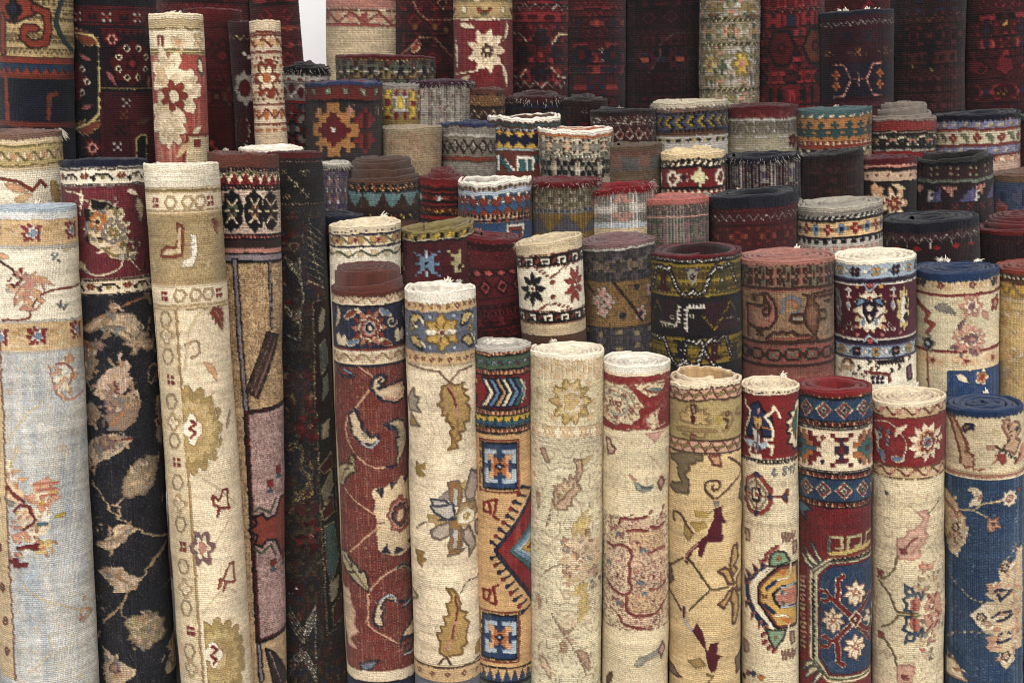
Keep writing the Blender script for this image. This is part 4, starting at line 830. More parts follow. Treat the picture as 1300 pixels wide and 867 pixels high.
def d_creamredband(c):
    RB = (142, 48, 46); CB = (214, 194, 156)
    c.bands((452, 468, 'wh'), (468, 478, 'cr'), (478, 547, RB), (547, 1400, (222, 204, 166)))
    c.tp(755, 470, 4.82)
    c.pz([(40, 90), (90, 80), (130, 90), (190, 80), (240, 130), (270, 180), (310, 220), (270, 240), (275, 290), (220, 330), (160, 325), (130, 345), (40, 310)], CB); c.pz([(240, 100), (300, 85), (440, 90), (420, 130), (380, 160), (330, 170), (290, 140)], CB); c.pz([(310, 300), (340, 270), (400, 240), (385, 280), (390, 340), (360, 365), (320, 340)], CB, 'pk', 1.3); c.cz([(240, 90), (440, 75)], 2, CB, False); c.cz([(200, 360), (330, 365), (440, 340)], 1.8, CB, False)
    for x in (95, 120, 147): c.stz('.aa./a..a/a..a/.aa.', x, 208, 1.9, {'a': 'ru'})
    for x, y in ((180, 150), (220, 240), (120, 285), (90, 140), (70, 260)): c.stz('.a./a.a/.aa', x, y, 2.2, {'a': (150, 76, 66)})
    c.cz([(50, 180), (80, 150), (130, 160), (190, 170), (200, 230), (160, 280), (90, 270)], 1.6, (156, 160, 150)); c.cz([(60, 130), (120, 110), (200, 130), (240, 200)], 1.4, (170, 160, 140)); c.cz([(340, 125), (400, 130)], 3, (116, 132, 128)); c.cz([(300, 110), (350, 140), (420, 145)], 1.5, (150, 90, 76)); c.mottle('cr', .5, 3, 3, 470, 550)
    c.pz([(60, 440), (90, 435), (95, 470), (125, 490), (110, 520), (75, 535), (70, 490)], (206, 176, 148), (146, 84, 72), 1.5); c.pz([(300, 385), (430, 385), (400, 420), (370, 450), (340, 420)], (206, 156, 138)); c.pz([(240, 680), (270, 690), (300, 715), (360, 700), (340, 740), (290, 745), (250, 720)], (150, 150, 140)); c.cz([(285, 710), (345, 720)], 2.6, (100, 112, 112)); c.pz([(385, 700), (410, 665), (435, 700), (410, 750)], (190, 150, 130), (140, 72, 66), 1.6); c.cz([(215, 640), (250, 670)], 2, 'pk')
    M, K1, K2 = (140, 62, 58), (214, 188, 156), (212, 178, 148)
    c.tp(755, 640, 3.82)
    c.pz([(120, 80), (150, 65), (250, 55), (290, 90), (345, 40), (345, 560), (270, 620), (170, 590), (120, 550), (75, 540), (65, 440), (55, 410), (50, 200), (75, 100)], (212, 186, 152))
    for pts, cc in (([(125, 75), (250, 60), (270, 110), (160, 120)], K2), ([(155, 130), (330, 120), (345, 220), (180, 230)], (204, 172, 132)), ([(55, 205), (130, 200), (178, 240), (178, 400), (140, 440), (60, 400)], K1), ([(185, 235), (345, 225), (345, 410), (185, 410)], K2), ([(160, 440), (330, 420), (335, 500), (240, 540), (170, 520)], (204, 172, 132)), ([(120, 545), (280, 545), (270, 590), (200, 605)], K2)): c.pz(pts, cc)
    for pts in ([(120, 95), (130, 70), (180, 68), (250, 60)], [(55, 210), (90, 212), (130, 200), (165, 215), (178, 250), (165, 290), (172, 330), (165, 370), (178, 400), (165, 430), (130, 440), (90, 425), (58, 400)], [(155, 130), (200, 120), (250, 128)], [(265, 235), (310, 222), (345, 228)], [(265, 412), (310, 415), (345, 395)], [(155, 450), (155, 510), (190, 535), (245, 542)], [(115, 545), (140, 580), (175, 592), (240, 600)], [(250, 540), (300, 530), (335, 490)], [(270, 110), (300, 120), (340, 110)]): c.cz(pts, 2.6, M)
    for i, (x, y) in enumerate(((770, 720), (768, 740), (786, 735), (820, 714), (830, 730), (818, 742), (834, 745), (812, 730), (824, 700), (808, 690), (840, 715), (806, 764), (826, 764), (800, 660), (815, 782))): c.spray(x, y, 7, ['ru', K2, (196, 120, 104), 'cr', 'gy'], 8, i)
    for x, y in ((235, 220), (240, 430), (115, 150), (115, 490), (65, 300), (220, 375)): c.stz('.aa./aaaa/aa.a', x, y, 2.2, {'a': (104, 122, 134)})
    for x, y in ((80, 130), (100, 115), (135, 150), (85, 470), (110, 470), (135, 495), (270, 40), (330, 60), (290, 570), (265, 600), (340, 30)): c.stz('.aa/a.a/aa.', x, y, 2, {'a': (170, 104, 92)})
    c.pz([(190, 780), (210, 740), (250, 730), (300, 710), (330, 690), (310, 740), (250, 760), (220, 785)], (150, 146, 132)); c.pz([(310, 720), (330, 680), (345, 720), (325, 760)], (200, 160, 140), (120, 90, 84), 1.4); c.leaf(772, 868, 30, 12, -60, 'br'); c.tracery((160, 90, 78), .6, 655, 800, 15, 2.6, .08, .3); c.tracery((190, 150, 126), .35, 550, 660, 36, 2, .05); c.tracery((150, 60, 54), .5, 480, 546, 16, 2, .07); c.mottle('be', .35, 5, 14, 546)
def d_goldfield(c):
    GF_ = (213, 184, 134); BRN = (104, 70, 52); MA = (98, 30, 44)
    c.bands((478, 493, 'cr'), (493, 495, 'br'), (495, 508, (204, 162, 132)), (508, 510, 'br'), (510, 559, (176, 154, 104)), (559, 561, 'br'), (561, 575, (204, 162, 132)), (575, 577, 'br'), (577, 1400, GF_))
    for a, b in ((496, 507), (562, 574)): c.zig(a, b, 16, 1.3, (130, 66, 56)); c.dias((a + b) / 2, 5, 16, ['ol'], 4)
    c.mottle((190, 150, 96), .4, 4, 18, 577); c.mottle((216, 190, 140), .4, 3, 8, 577)
    c.tp(840, 480, 4.336)
    OL = (150, 122, 82)
    c.pz([(95, 210), (100, 185), (125, 190), (130, 160), (150, 150), (165, 135), (185, 155), (200, 180), (245, 170), (230, 195), (260, 200), (255, 225), (240, 235), (270, 245), (265, 260), (210, 255), (180, 260), (150, 250), (100, 240)], (190, 160, 108), OL, 1.6); c.pz([(155, 215), (168, 200), (180, 215), (178, 255), (158, 250)], MA); c.pz([(155, 150), (180, 150), (185, 190), (165, 200)], (180, 140, 116), BRN, 1.2); c.cz([(80, 285), (120, 275), (200, 285), (290, 290)], 3, OL, False); c.cz([(80, 300), (160, 300), (240, 295), (300, 300)], 2, OL, False); c.pz([(145, 325), (165, 312), (185, 325), (165, 342)], 'pe', (140, 70, 64), 1.4); c.cz([(110, 320), (220, 330), (240, 310)], 2, OL)
    c.cz([(310, 250), (320, 215), (350, 200), (375, 215), (385, 250), (360, 290), (335, 295)], 3, OL); c.stz('.aa./a..a/a..a/.aa.', 358, 208, 1.9, {'a': (140, 70, 64)}); c.cz([(340, 230), (360, 250), (350, 280)], 2, BRN); c.cz([(415, 190), (400, 215), (430, 225)], 2.4, OL); c.pz([(300, 220), (325, 210), (330, 250), (310, 260)], (176, 150, 70))
    GYL = (128, 110, 84)
    c.pz([(45, 450), (85, 430), (150, 415), (220, 415), (220, 455), (185, 455), (180, 475), (150, 480), (145, 520), (120, 540), (145, 570), (140, 645), (80, 648), (45, 630), (60, 600), (110, 590), (85, 540), (85, 490), (50, 470)], GYL, (104, 86, 66), 1.5); c.stz('aa/aa', 52, 425, 2.4, {'a': 'pe'}); c.pz([(262, 430), (320, 425), (322, 490), (280, 475)], (196, 152, 112), (136, 70, 60), 1.6)
    c.cz([(365, 445), (440, 535), (380, 600), (330, 640), (300, 665)], 1.8, BRN, False); c.cz([(285, 660), (240, 620), (240, 580), (270, 562), (310, 570), (318, 600), (290, 615), (275, 600), (285, 590)], 1.9, BRN); c.stz('aaa/aaa/aaa', 297, 690, 2, {'a': 'gy'}); c.pz([(430, 610), (445, 600), (440, 730), (415, 680)], GYL, BRN, 1.4); c.pz([(175, 730), (260, 740), (280, 720), (250, 770), (180, 765)], (180, 150, 86)); c.cz([(70, 810), (65, 765), (100, 765), (140, 830), (170, 860)], 1.9, BRN); c.pz([(150, 800), (230, 790), (250, 820), (190, 850)], (176, 146, 84))
    c.pz([(285, 720), (330, 705), (325, 760), (350, 800), (325, 800), (330, 900), (240, 900), (260, 830), (290, 800)], MA)
    c.tp(840, 660, 4.19)
    c.pz([(275, 0), (310, 0), (310, 50), (322, 100), (295, 95), (280, 60), (250, 85), (235, 130), (215, 200), (192, 190), (200, 140), (160, 170), (130, 245), (118, 240), (125, 190), (180, 130), (240, 80)], MA); c.cz([(125, 240), (135, 190), (190, 130)], 1.6, 'pk'); c.pz([(120, 40), (160, 80), (140, 120), (115, 90)], (170, 142, 84), OL, 1.2)
    c.cz([(20, 300), (60, 270), (110, 215)], 1.6, BRN, False); c.cz([(140, 215), (200, 290), (260, 370), (200, 430), (140, 490)], 1.8, (96, 80, 50), False); c.cz([(260, 372), (350, 365)], 2.4, (120, 104, 70), False); c.cz([(30, 390), (60, 440), (100, 500)], 1.6, BRN, False); c.pz([(20, 270), (50, 280), (60, 360), (40, 400), (20, 380)], GYL, BRN, 1.3)
    for pts in ([(375, 155), (395, 150), (400, 230), (380, 260), (395, 290), (370, 320), (360, 250)], [(300, 275), (330, 260), (355, 275), (370, 330), (385, 360), (350, 350), (330, 300)], [(300, 450), (330, 430), (355, 390), (370, 375), (365, 420), (330, 475)], [(380, 380), (400, 430), (405, 500), (385, 570), (370, 565), (375, 480), (360, 430)], [(390, 330), (430, 300), (430, 430), (395, 400)]): c.pz(pts, (192, 156, 98), (112, 72, 54), 1.9)
    c.cz([(120, 480), (115, 540), (160, 600), (200, 620)], 4, 'lg'); c.cz([(112, 480), (110, 530)], 3, MA); c.pz([(185, 555), (215, 600), (230, 660), (235, 720), (245, 770), (262, 810), (285, 800), (300, 740), (318, 730), (290, 715), (298, 650), (260, 660), (245, 700), (225, 680), (195, 640), (160, 600)], MA); c.pz([(140, 760), (200, 740), (230, 770), (180, 790)], (170, 142, 84), OL, 1.2); c.cz([(240, 820), (270, 830), (250, 860)], 2, OL, False); c.pz([(385, 760), (420, 730), (430, 830), (390, 840)], GYL, BRN, 1.3); c.pz([(20, 810), (60, 820), (100, 860), (20, 870)], GYL, BRN, 1.3)
def d_creamcompass(c):
    N, RB = (36, 50, 92), (130, 36, 38)
    c.bands((484, 496, 'cr'), (496, 499, 'bk'), (499, 502, 'cr'), (502, 582, RB), (582, 584, 'cr'), (584, 588, 'bk'), (588, 590, 'cr'), (590, 1400, (224, 206, 168)))
    c.dash(497.5, 2.2, 5, 'cr'); c.dash(586, 2.2, 5, 'cr')
    c.tp(935, 490, 4.567)
    c.pz([(60, 240), (75, 120), (120, 90), (160, 150), (200, 180), (210, 290), (150, 300), (140, 230), (100, 230), (90, 300), (60, 300)], N, 'bk', 1.6); c.pz([(95, 180), (150, 180), (145, 230), (125, 260), (105, 235)], (206, 160, 92)); c.pz([(112, 130), (130, 130), (132, 165), (112, 165)], 'pk'); c.pz([(85, 240), (120, 260), (140, 290), (125, 390), (105, 390), (100, 300)], (206, 196, 180)); c.cz([(120, 220), (118, 390)], 1.6, (80, 100, 140)); c.cz([(45, 90), (50, 130), (75, 150), (70, 200), (52, 260), (45, 330), (80, 360), (75, 400), (130, 420)], 3.4, 'cr', False); c.cz([(250, 185), (235, 150), (215, 120), (205, 150), (165, 180), (190, 210), (210, 260), (205, 310), (160, 310), (190, 350), (210, 340), (200, 395)], 3.2, 'cr', False); c.pz([(55, 320), (100, 320), (90, 360), (60, 350)], 'lb'); c.pz([(130, 330), (180, 320), (170, 360), (140, 370)], 'lb'); c.cz([(150, 240), (190, 250)], 2.4, 'or_'); c.pz([(80, 400), (150, 390), (145, 420), (85, 420)], 'cr')
    c.pz([(350, 90), (325, 130), (330, 150), (295, 160), (310, 190), (280, 210), (300, 240), (285, 270), (310, 290), (290, 340), (320, 350), (330, 380), (360, 380), (360, 90)], 'cr', 'bk', 1.2); c.pz([(350, 130), (320, 200), (325, 280), (350, 350)], (70, 110, 100)); c.cz([(340, 160), (315, 240), (340, 320)], 2.4, 'or_', True, 5)
    INK = (130, 124, 128)
    for pts in ([(226, 484), (212, 488), (208, 508), (222, 514), (232, 506)], [(216, 478), (214, 522)], [(284, 470), (266, 476), (270, 492), (284, 500), (276, 520), (264, 510), (276, 492), (288, 478)], [(312, 476), (300, 480), (304, 494), (316, 490), (314, 476), (310, 518)], [(322, 478), (338, 474), (328, 514)]): c.cz(pts, .9, INK)
    c.pz([(55, 560), (80, 540), (105, 520), (140, 530), (170, 570), (195, 600), (195, 680), (170, 720), (140, 740), (110, 745), (75, 730), (55, 680)], None, (150, 60, 54), 4.5); c.pz([(75, 580), (110, 550), (150, 590), (170, 620), (170, 660), (140, 710), (110, 720), (75, 670)], (200, 186, 152), (150, 130, 110), 1.3); c.pz([(92, 600), (130, 600), (138, 630), (130, 670), (96, 670), (88, 630)], 'cr', 'bk', 1.8); c.stz('aa/aa/aa', 114, 634, 2.2, {'a': 'ru'}); c.cz([(50, 636), (92, 636)], 1.8, 'ru'); c.cz([(136, 640), (260, 642)], 1.8, 'ru'); c.cz([(115, 540), (115, 600)], 1.8, 'ru'); c.cz([(115, 670), (115, 740)], 1.8, 'ru')
    for x, y in ((116, 520), (112, 745), (52, 612), (196, 642)): c.stz('.aa./aaaa/aaaa/.aa.', x, y, 1.9, {'a': (60, 44, 90)})
    c.pz([(255, 640), (275, 620), (292, 600), (290, 640), (285, 675), (262, 655)], (60, 60, 110), 'ru', 1.2); c.pz([(165, 560), (190, 530), (185, 570)], (190, 186, 140)); c.pz([(165, 750), (195, 700), (190, 750)], (190, 186, 140))
    c.tp(935, 670, 4.4)
    c.cz([(170, 225), (110, 270), (65, 320), (60, 380), (75, 440), (110, 500), (160, 545)], 6.5, N)
    for i, (x, y, dx, dy) in enumerate(((150, 222, -22, -40), (115, 255, -24, -40), (80, 290, -26, -38), (62, 330, -14, -40), (64, 430, -16, 40), (90, 490, -12, 40), (130, 530, -12, 42), (160, 550, 8, 30))): c.pz([(x - 12, y + 6), (x + 14, y - 6), (x + dx, y + dy)], N, (176, 110, 90), 1.0)
    c.cz([(190, 215), (130, 265), (95, 330), (90, 380), (105, 440), (160, 510), (195, 555)], 3.6, 'iv'); c.pz([(320, 205), (235, 210), (180, 260), (120, 330), (120, 420), (180, 500), (220, 560), (330, 555), (340, 205)], (122, 62, 54), 'bk', 1.6); c.pz([(330, 225), (240, 230), (190, 275), (135, 340), (135, 410), (195, 490), (230, 545), (330, 540)], (204, 162, 84)); c.pz([(330, 320), (250, 325), (205, 370), (210, 400), (240, 440), (330, 440)], (200, 160, 130), 'bk', 2.4); c.pz([(330, 340), (255, 345), (220, 385), (245, 425), (330, 420)], (190, 120, 96)); c.spray(993, 758, 10, ['lg', 'te', 'or_', 'pk'], 9); c.cz([(245, 330), (330, 315)], 2.2, 'lb'); c.cz([(245, 440), (330, 445)], 2.2, 'lb')
    for x, y in ((190, 320), (180, 450)): c.cz([(x - 20, y + (20 if y < 400 else -15)), (x + 25, y - (20 if y < 400 else -20))], 4, N, False)
    c.stz('a.a/aba/a.a', 158, 385, 2, {'a': 'ru', 'b': 'cr'}); c.cz([(220, 290), (290, 270), (295, 200), (270, 130)], 2.2, 'iv'); c.cz([(215, 490), (275, 490), (285, 560), (220, 680)], 2.2, 'iv'); c.pz([(225, 240), (280, 235), (260, 265)], (206, 120, 60)); c.pz([(240, 500), (300, 510), (290, 540)], (206, 120, 60))
    for pts in ([(185, 160), (220, 125), (270, 140), (290, 190), (240, 205), (185, 215)], [(165, 570), (270, 570), (250, 630), (210, 680), (180, 620)]): c.pz(pts, (130, 156, 124), (70, 60, 50), 1.4)
    for x, y in ((234, 168), (218, 612)): c.stz('.a./aaa/.a.', x, y, 2, {'a': 'or_'})
    for x, y in ((195, 125), (170, 150), (160, 180), (215, 112), (150, 600), (160, 640), (185, 670), (210, 682)): c.stz('.aa/aab/ab.', x, y, 2.6, {'a': (140, 52, 52), 'b': 'pk'})
    for y in (60, 715):
        for i in range(4): c.cz([(250 + i * 18, y - 30), (256 + i * 18, y + 20), (268 + i * 18, y - 20 - (8 if y < 400 else 0))], 1.4, (150, 110, 96), False)
    for x, y in ((58, 60), (305, 620), (50, 690), (318, 120)): c.pz([(x - 10, y - 35), (x + 12, y - 30), (x + 14, y + 30), (x - 6, y + 34)], (182, 150, 122), (140, 104, 88), 1.2)
    for x, y, cc in ((60, 840, 'ru'), (92, 832, N), (135, 842, 'or_'), (40, 870, 'bk')): c.stz('.aa./aaaa/.aa.', x, y, 2.6, {'a': cc})
    c.tracery((190, 150, 120), .35, 592, 1400, 34, 2.0, .05); c.mottle('be', .3, 10, 4, 590)
def d_redoct(c):
    NB, RD = (42, 66, 98), (124, 32, 36)
    c.bands((484, 498, RD), (498, 500, 'bk'), (500, 505, 'pe'), (505, 507, 'bk'), (507, 534, NB), (534, 536, 'bk'), (536, 541, 'pe'), (541, 543, 'bk'), (543, 600, 'cr'), (600, 602, 'bk'), (602, 607, 'pe'), (607, 609, 'bk'), (609, 636, NB), (636, 638, 'bk'), (638, 643, 'pe'), (643, 645, 'bk'), (645, 1400, RD))
    for y in (502.5, 538.5, 604.5, 640.5): c.dash(y, 4, 9, 'bk', None); c.dash(y, 4, 9, RD, None, 2.2)
    for y in (520.5, 622.5):
        c.dias(y, 25, 27, ['cr', (170, 56, 56), 'te', 'cr', 'nv'], 2, .9); c.stamps('a.a/.b./a.a', y, 27, 2.2, {'a': 'pk', 'b': 'te'}, 15.5); c.zig(y - 12, y, 27, 1, 'te', 2)
    c.stamps('..a.a../.aabaa./aabbbaa/.bbcbb./aabbbaa/.aabaa./..a.a..', 571, 100, 6.6, {'a': RD, 'b': (72, 96, 112), 'c': 'or_'}, 42); c.stamps('a...a/.aba./..b../.bab./.bab./..b../.aba./a...a', 571, 100, 5.6, {'a': RD, 'b': (60, 44, 70)}, -8); c.stamps('..a.a../.aabaa./aabbbaa/.bbcbb./aabbbaa/.aabaa./..a.a..', 571, 100, 6.6, {'a': (176, 110, 66), 'b': 'te', 'c': RD}, -46)
    c.stamps('.a./aaa/.a.', 556, 50, 2.2, {'a': 'ru'}, 17); c.stamps('.a./aaa/.a.', 586, 50, 2.2, {'a': 'nv'}, 17); c.lines('bk', 1.1, 545, 598)
    c.band(645, 702, (114, 28, 34)); GN, IV = (176, 168, 122), (212, 196, 156)
    c.tp(1005, 640, 3.818)
    c.pz([(30, 20), (60, 10), (95, 40), (60, 60), (70, 100), (45, 70)], (70, 110, 124), 'nv', 1.2)
    c.cz([(182, 240), (182, 158), (242, 156), (242, 208), (214, 210)], 3.4, GN, False); c.cz([(268, 228), (272, 158), (330, 152), (330, 200), (304, 202)], 3.4, GN, False); c.cz([(352, 215), (352, 150), (384, 148)], 3.4, GN, False); c.cz([(182, 250), (182, 158)], 1.2, 'te', False); c.cz([(190, 240), (375, 205)], 6, (190, 168, 100), False); c.cz([(185, 252), (378, 232)], 2, 'ru', False)
    c.pz([(80, 340), (180, 255), (385, 230), (385, 850), (170, 870), (78, 770)], IV, 'ru', 2); c.pz([(100, 345), (185, 275), (385, 255), (385, 830), (180, 848), (98, 760)], (188, 186, 150), (100, 92, 70), 1.2)
    for i in range(16): c.cz([(96, 380 + i * 24), (108, 392 + i * 24), (96, 404 + i * 24)], 1.2, 'bk', False)
    for i in range(9): c.cz([(190 + i * 22, 272 - i * 2), (200 + i * 22, 262 - i * 2), (210 + i * 22, 270 - i * 2)], 1.2, 'bk', False)
    c.pz([(130, 350), (190, 292), (385, 275), (385, 812), (185, 826), (128, 750)], NB, RD, 2.4); c.mottle((84, 110, 132), .5, 3, 3, 715, 860)
    for sg in (-1, 1):
        Y = lambda y_: 560 + sg * (560 - y_) if sg < 0 else y_
        f = lambda pts: [(x_, 1120 - y_ if sg < 0 else y_) for x_, y_ in pts]
        for w1, cc in ((7.5, 'cr'), (4.6, RD)):
            c.cz(f([(375, 440), (320, 525), (300, 555), (215, 470), (225, 430), (225, 360), (250, 345)]), w1, cc, False); c.cz(f([(225, 470), (190, 455), (160, 475), (150, 470)]), w1 * .8, cc, False); c.cz(f([(195, 460), (170, 425), (140, 425)]), w1 * .7, cc, False)
    c.cz([(300, 555), (345, 610), (380, 640)], 7.5, 'cr', False); c.cz([(300, 555), (345, 610), (380, 640)], 4.6, RD, False)
    for x, y in ((305, 430), (200, 560), (305, 690), (385, 560)):
        for dx, dy in ((0, -42), (30, -24), (-30, -24), (38, 8), (-38, 8), (22, 34), (-22, 34), (0, 48)): c.leaf(1005 + (x + dx * .75) / 3.818, 640 + (y + dy * .8) / 3.818, 15, 9.5, math.degrees(math.atan2(dy, dx)), 'cr', (190, 130, 100), 0, .3, 2, None, .9)
        c.stz('.aa./abba/abba/.aa.', x, y, 2, {'a': (196, 120, 84), 'b': 'cr'})
    c.pz([(305, 515), (335, 555), (305, 600), (275, 555)], RD, 'cr', 1.8); c.stz('.a./aba/.a.', 305, 557, 2.2, {'a': 'cr', 'b': NB})
    for pts in ([(150, 280), (90, 190), (110, 260)], [(130, 300), (60, 220), (80, 290)], [(110, 320), (45, 250), (65, 310)]): c.pz(pts + [(pts[0][0] - 14, pts[0][1] + 12)], IV, (80, 90, 90), 1.2); c.pz([(x_, 1110 - y_) for x_, y_ in pts] + [(pts[0][0] - 14, 1110 - pts[0][1] - 12)], IV, (80, 90, 90), 1.2)
    for y in range(380, 720, 46): c.cz([(66, y), (46, y + 6), (44, y + 30), (62, y + 26), (58, y + 14)], 2.4, (196, 176, 130) if (y // 46) % 2 else 'pk', False)
    c.warp('pe', .14, 3.2); c.speck('cr', .06, .4, 645)
def d_creamrose(c):
    RB = (142, 46, 48)
    c.bands((495, 513, 'cr'), (513, 530, (206, 176, 132)), (530, 532, 'ru'), (532, 590, RB), (590, 592, 'ru'), (592, 607, (206, 176, 132)), (607, 609, 'be'), (609, 1400, (224, 206, 168)))
    c.vine(521, 4, 24, 1.2, 'ru', 'be', 0, ['pk'], 3); c.vine(599, 4, 24, 1.2, 'ru', 'be', 8, ['pk'], 3); c.lines('br', .9, 514, 529, 593, 606)
    for a in range(11): c.leaf(1177 + 18 * math.cos(a * .571), 561 + 18 * math.sin(a * .571), 16, 10, a * 32.7, 'cr', None, 1, .4, 3)
    c.palm(1177, 561, 32, 36, ['cr', 'pe', 'ru', 'cr', 'sb', 'ru'], 8, .12); c.spray(1124, 554, 13, ['sb', (200, 110, 100), 'lb', 'cr'], 12); c.leaf(1120, 580, 18, 8, 60, 'sb', 'cr', 2, .4); c.leaf(1140, 582, 16, 6, 0, 'sb', 'cr'); c.leaf(1114, 562, 34, 9, 80, 'cr', None, 4, .5); c.leaf(1144, 545, 26, 8, -40, 'cr', None, 3, .5); c.spray(1198, 546, 8, ['pk', 'cr'], 6); c.curve([(1110, 540), (1130, 536), (1150, 560), (1146, 584)], 1.6, 'cr'); c.mottle((176, 90, 80), .4, 3, 3, 532, 590)
    c.rag(1.5); PK, PD = (196, 142, 122), (150, 72, 70); OLV = (130, 110, 76)
    c.tp(1100, 600, 3.248)
    c.cz([(50, 30), (42, 200), (40, 400), (45, 860)], 1.2, (206, 176, 150)); c.cz([(60, 40), (80, 80), (95, 130)], 1.6, (200, 180, 146), True, 5); c.stz('.a./a.a/.a.', 84, 88, 2, {'a': (60, 84, 104)})
    c.pz([(210, 160), (245, 155), (255, 180), (245, 220), (235, 240), (250, 260), (235, 290), (215, 310), (220, 340), (190, 355), (150, 350), (130, 360), (125, 300), (130, 270), (160, 265), (170, 240), (200, 230), (220, 210), (235, 190)], (208, 166, 144), PK, 1.5); c.cz([(140, 325), (165, 300), (205, 265)], 2.4, PD, True, 5); c.stz('aa.aa/.aaa./..aaa/.a.aa', 150, 322, 2, {'a': PD}); c.cz([(230, 270), (210, 300), (180, 330)], 1.6, PK); c.cz([(255, 170), (300, 130)], 1.4, OLV, True, 5)
    c.cz([(130, 345), (115, 400), (85, 440), (65, 455)], 1.7, OLV); c.cz([(60, 465), (100, 510), (120, 560), (140, 580)], 1.7, OLV); c.cz([(140, 582), (100, 630), (70, 650)], 1.7, OLV); c.cz([(75, 690), (110, 740), (130, 810)], 1.7, OLV)
    for x, y in ((60, 435), (65, 685)): c.stz('a.aa./.aaaa/aaba./.aaaa/aa.a.', x, y, 2.2, {'a': (158, 76, 68), 'b': 'pk'})
    for i, (x, y) in enumerate(((1176, 722), (1184, 740), (1190, 760), (1184, 776), (1192, 792), (1184, 806), (1176, 826), (1170, 745), (1172, 800))): c.spray(x, y, 14, [PK, (186, 160, 122), (196, 120, 108), 'be', 'pe', 'gy'], 9, i)
    c.pz([(260, 500), (300, 510), (310, 580), (300, 640), (255, 650), (230, 600), (240, 540)], (200, 150, 124)); c.cz([(240, 500), (265, 530), (250, 580), (270, 620), (240, 660)], 2.4, PD, True, 6); c.cz([(290, 500), (270, 560), (300, 600), (280, 650)], 2.2, PD, True, 6); c.dots([(1182, 770), (1186, 788), (1180, 752)], 3.4, 'cr')
    for sg in (-1, 1):
        f = lambda pts: [(x_, 580 + sg * y_) for x_, y_ in pts]
        c.pz(f([(180, 10), (215, 18), (220, 60), (200, 75), (180, 50)]), (200, 120, 100)); c.cz(f([(230, 90), (225, 60), (210, 90), (195, 75), (190, 110), (175, 108), (160, 122), (165, 85), (185, 80), (150, 62), (165, 40), (160, 16), (185, 12)]), 2.5, (52, 72, 104), False); c.cz(f([(195, 20), (195, 60)]), 2.2, PD, False)
    c.cz([(135, 580), (215, 580)], 5, (190, 180, 130), False); c.cz([(135, 574), (215, 574)], 1.2, OLV, False); c.cz([(135, 587), (215, 587)], 1.2, OLV, False); c.dots([(1158, 778)], 2, 'ru'); c.cz([(220, 578), (280, 575)], 2.6, 'cr', False)
    c.pz([(130, 800), (170, 790), (200, 800), (180, 860), (130, 870)], (206, 160, 138), PK, 1.4); c.stz('aa.aa/.aaa./..aaa', 155, 840, 2.4, {'a': PD}); c.tracery((190, 140, 116), .45, 612, 1400, 30, 2.2, .05); c.mottle('be', .3, 6, 12, 609)
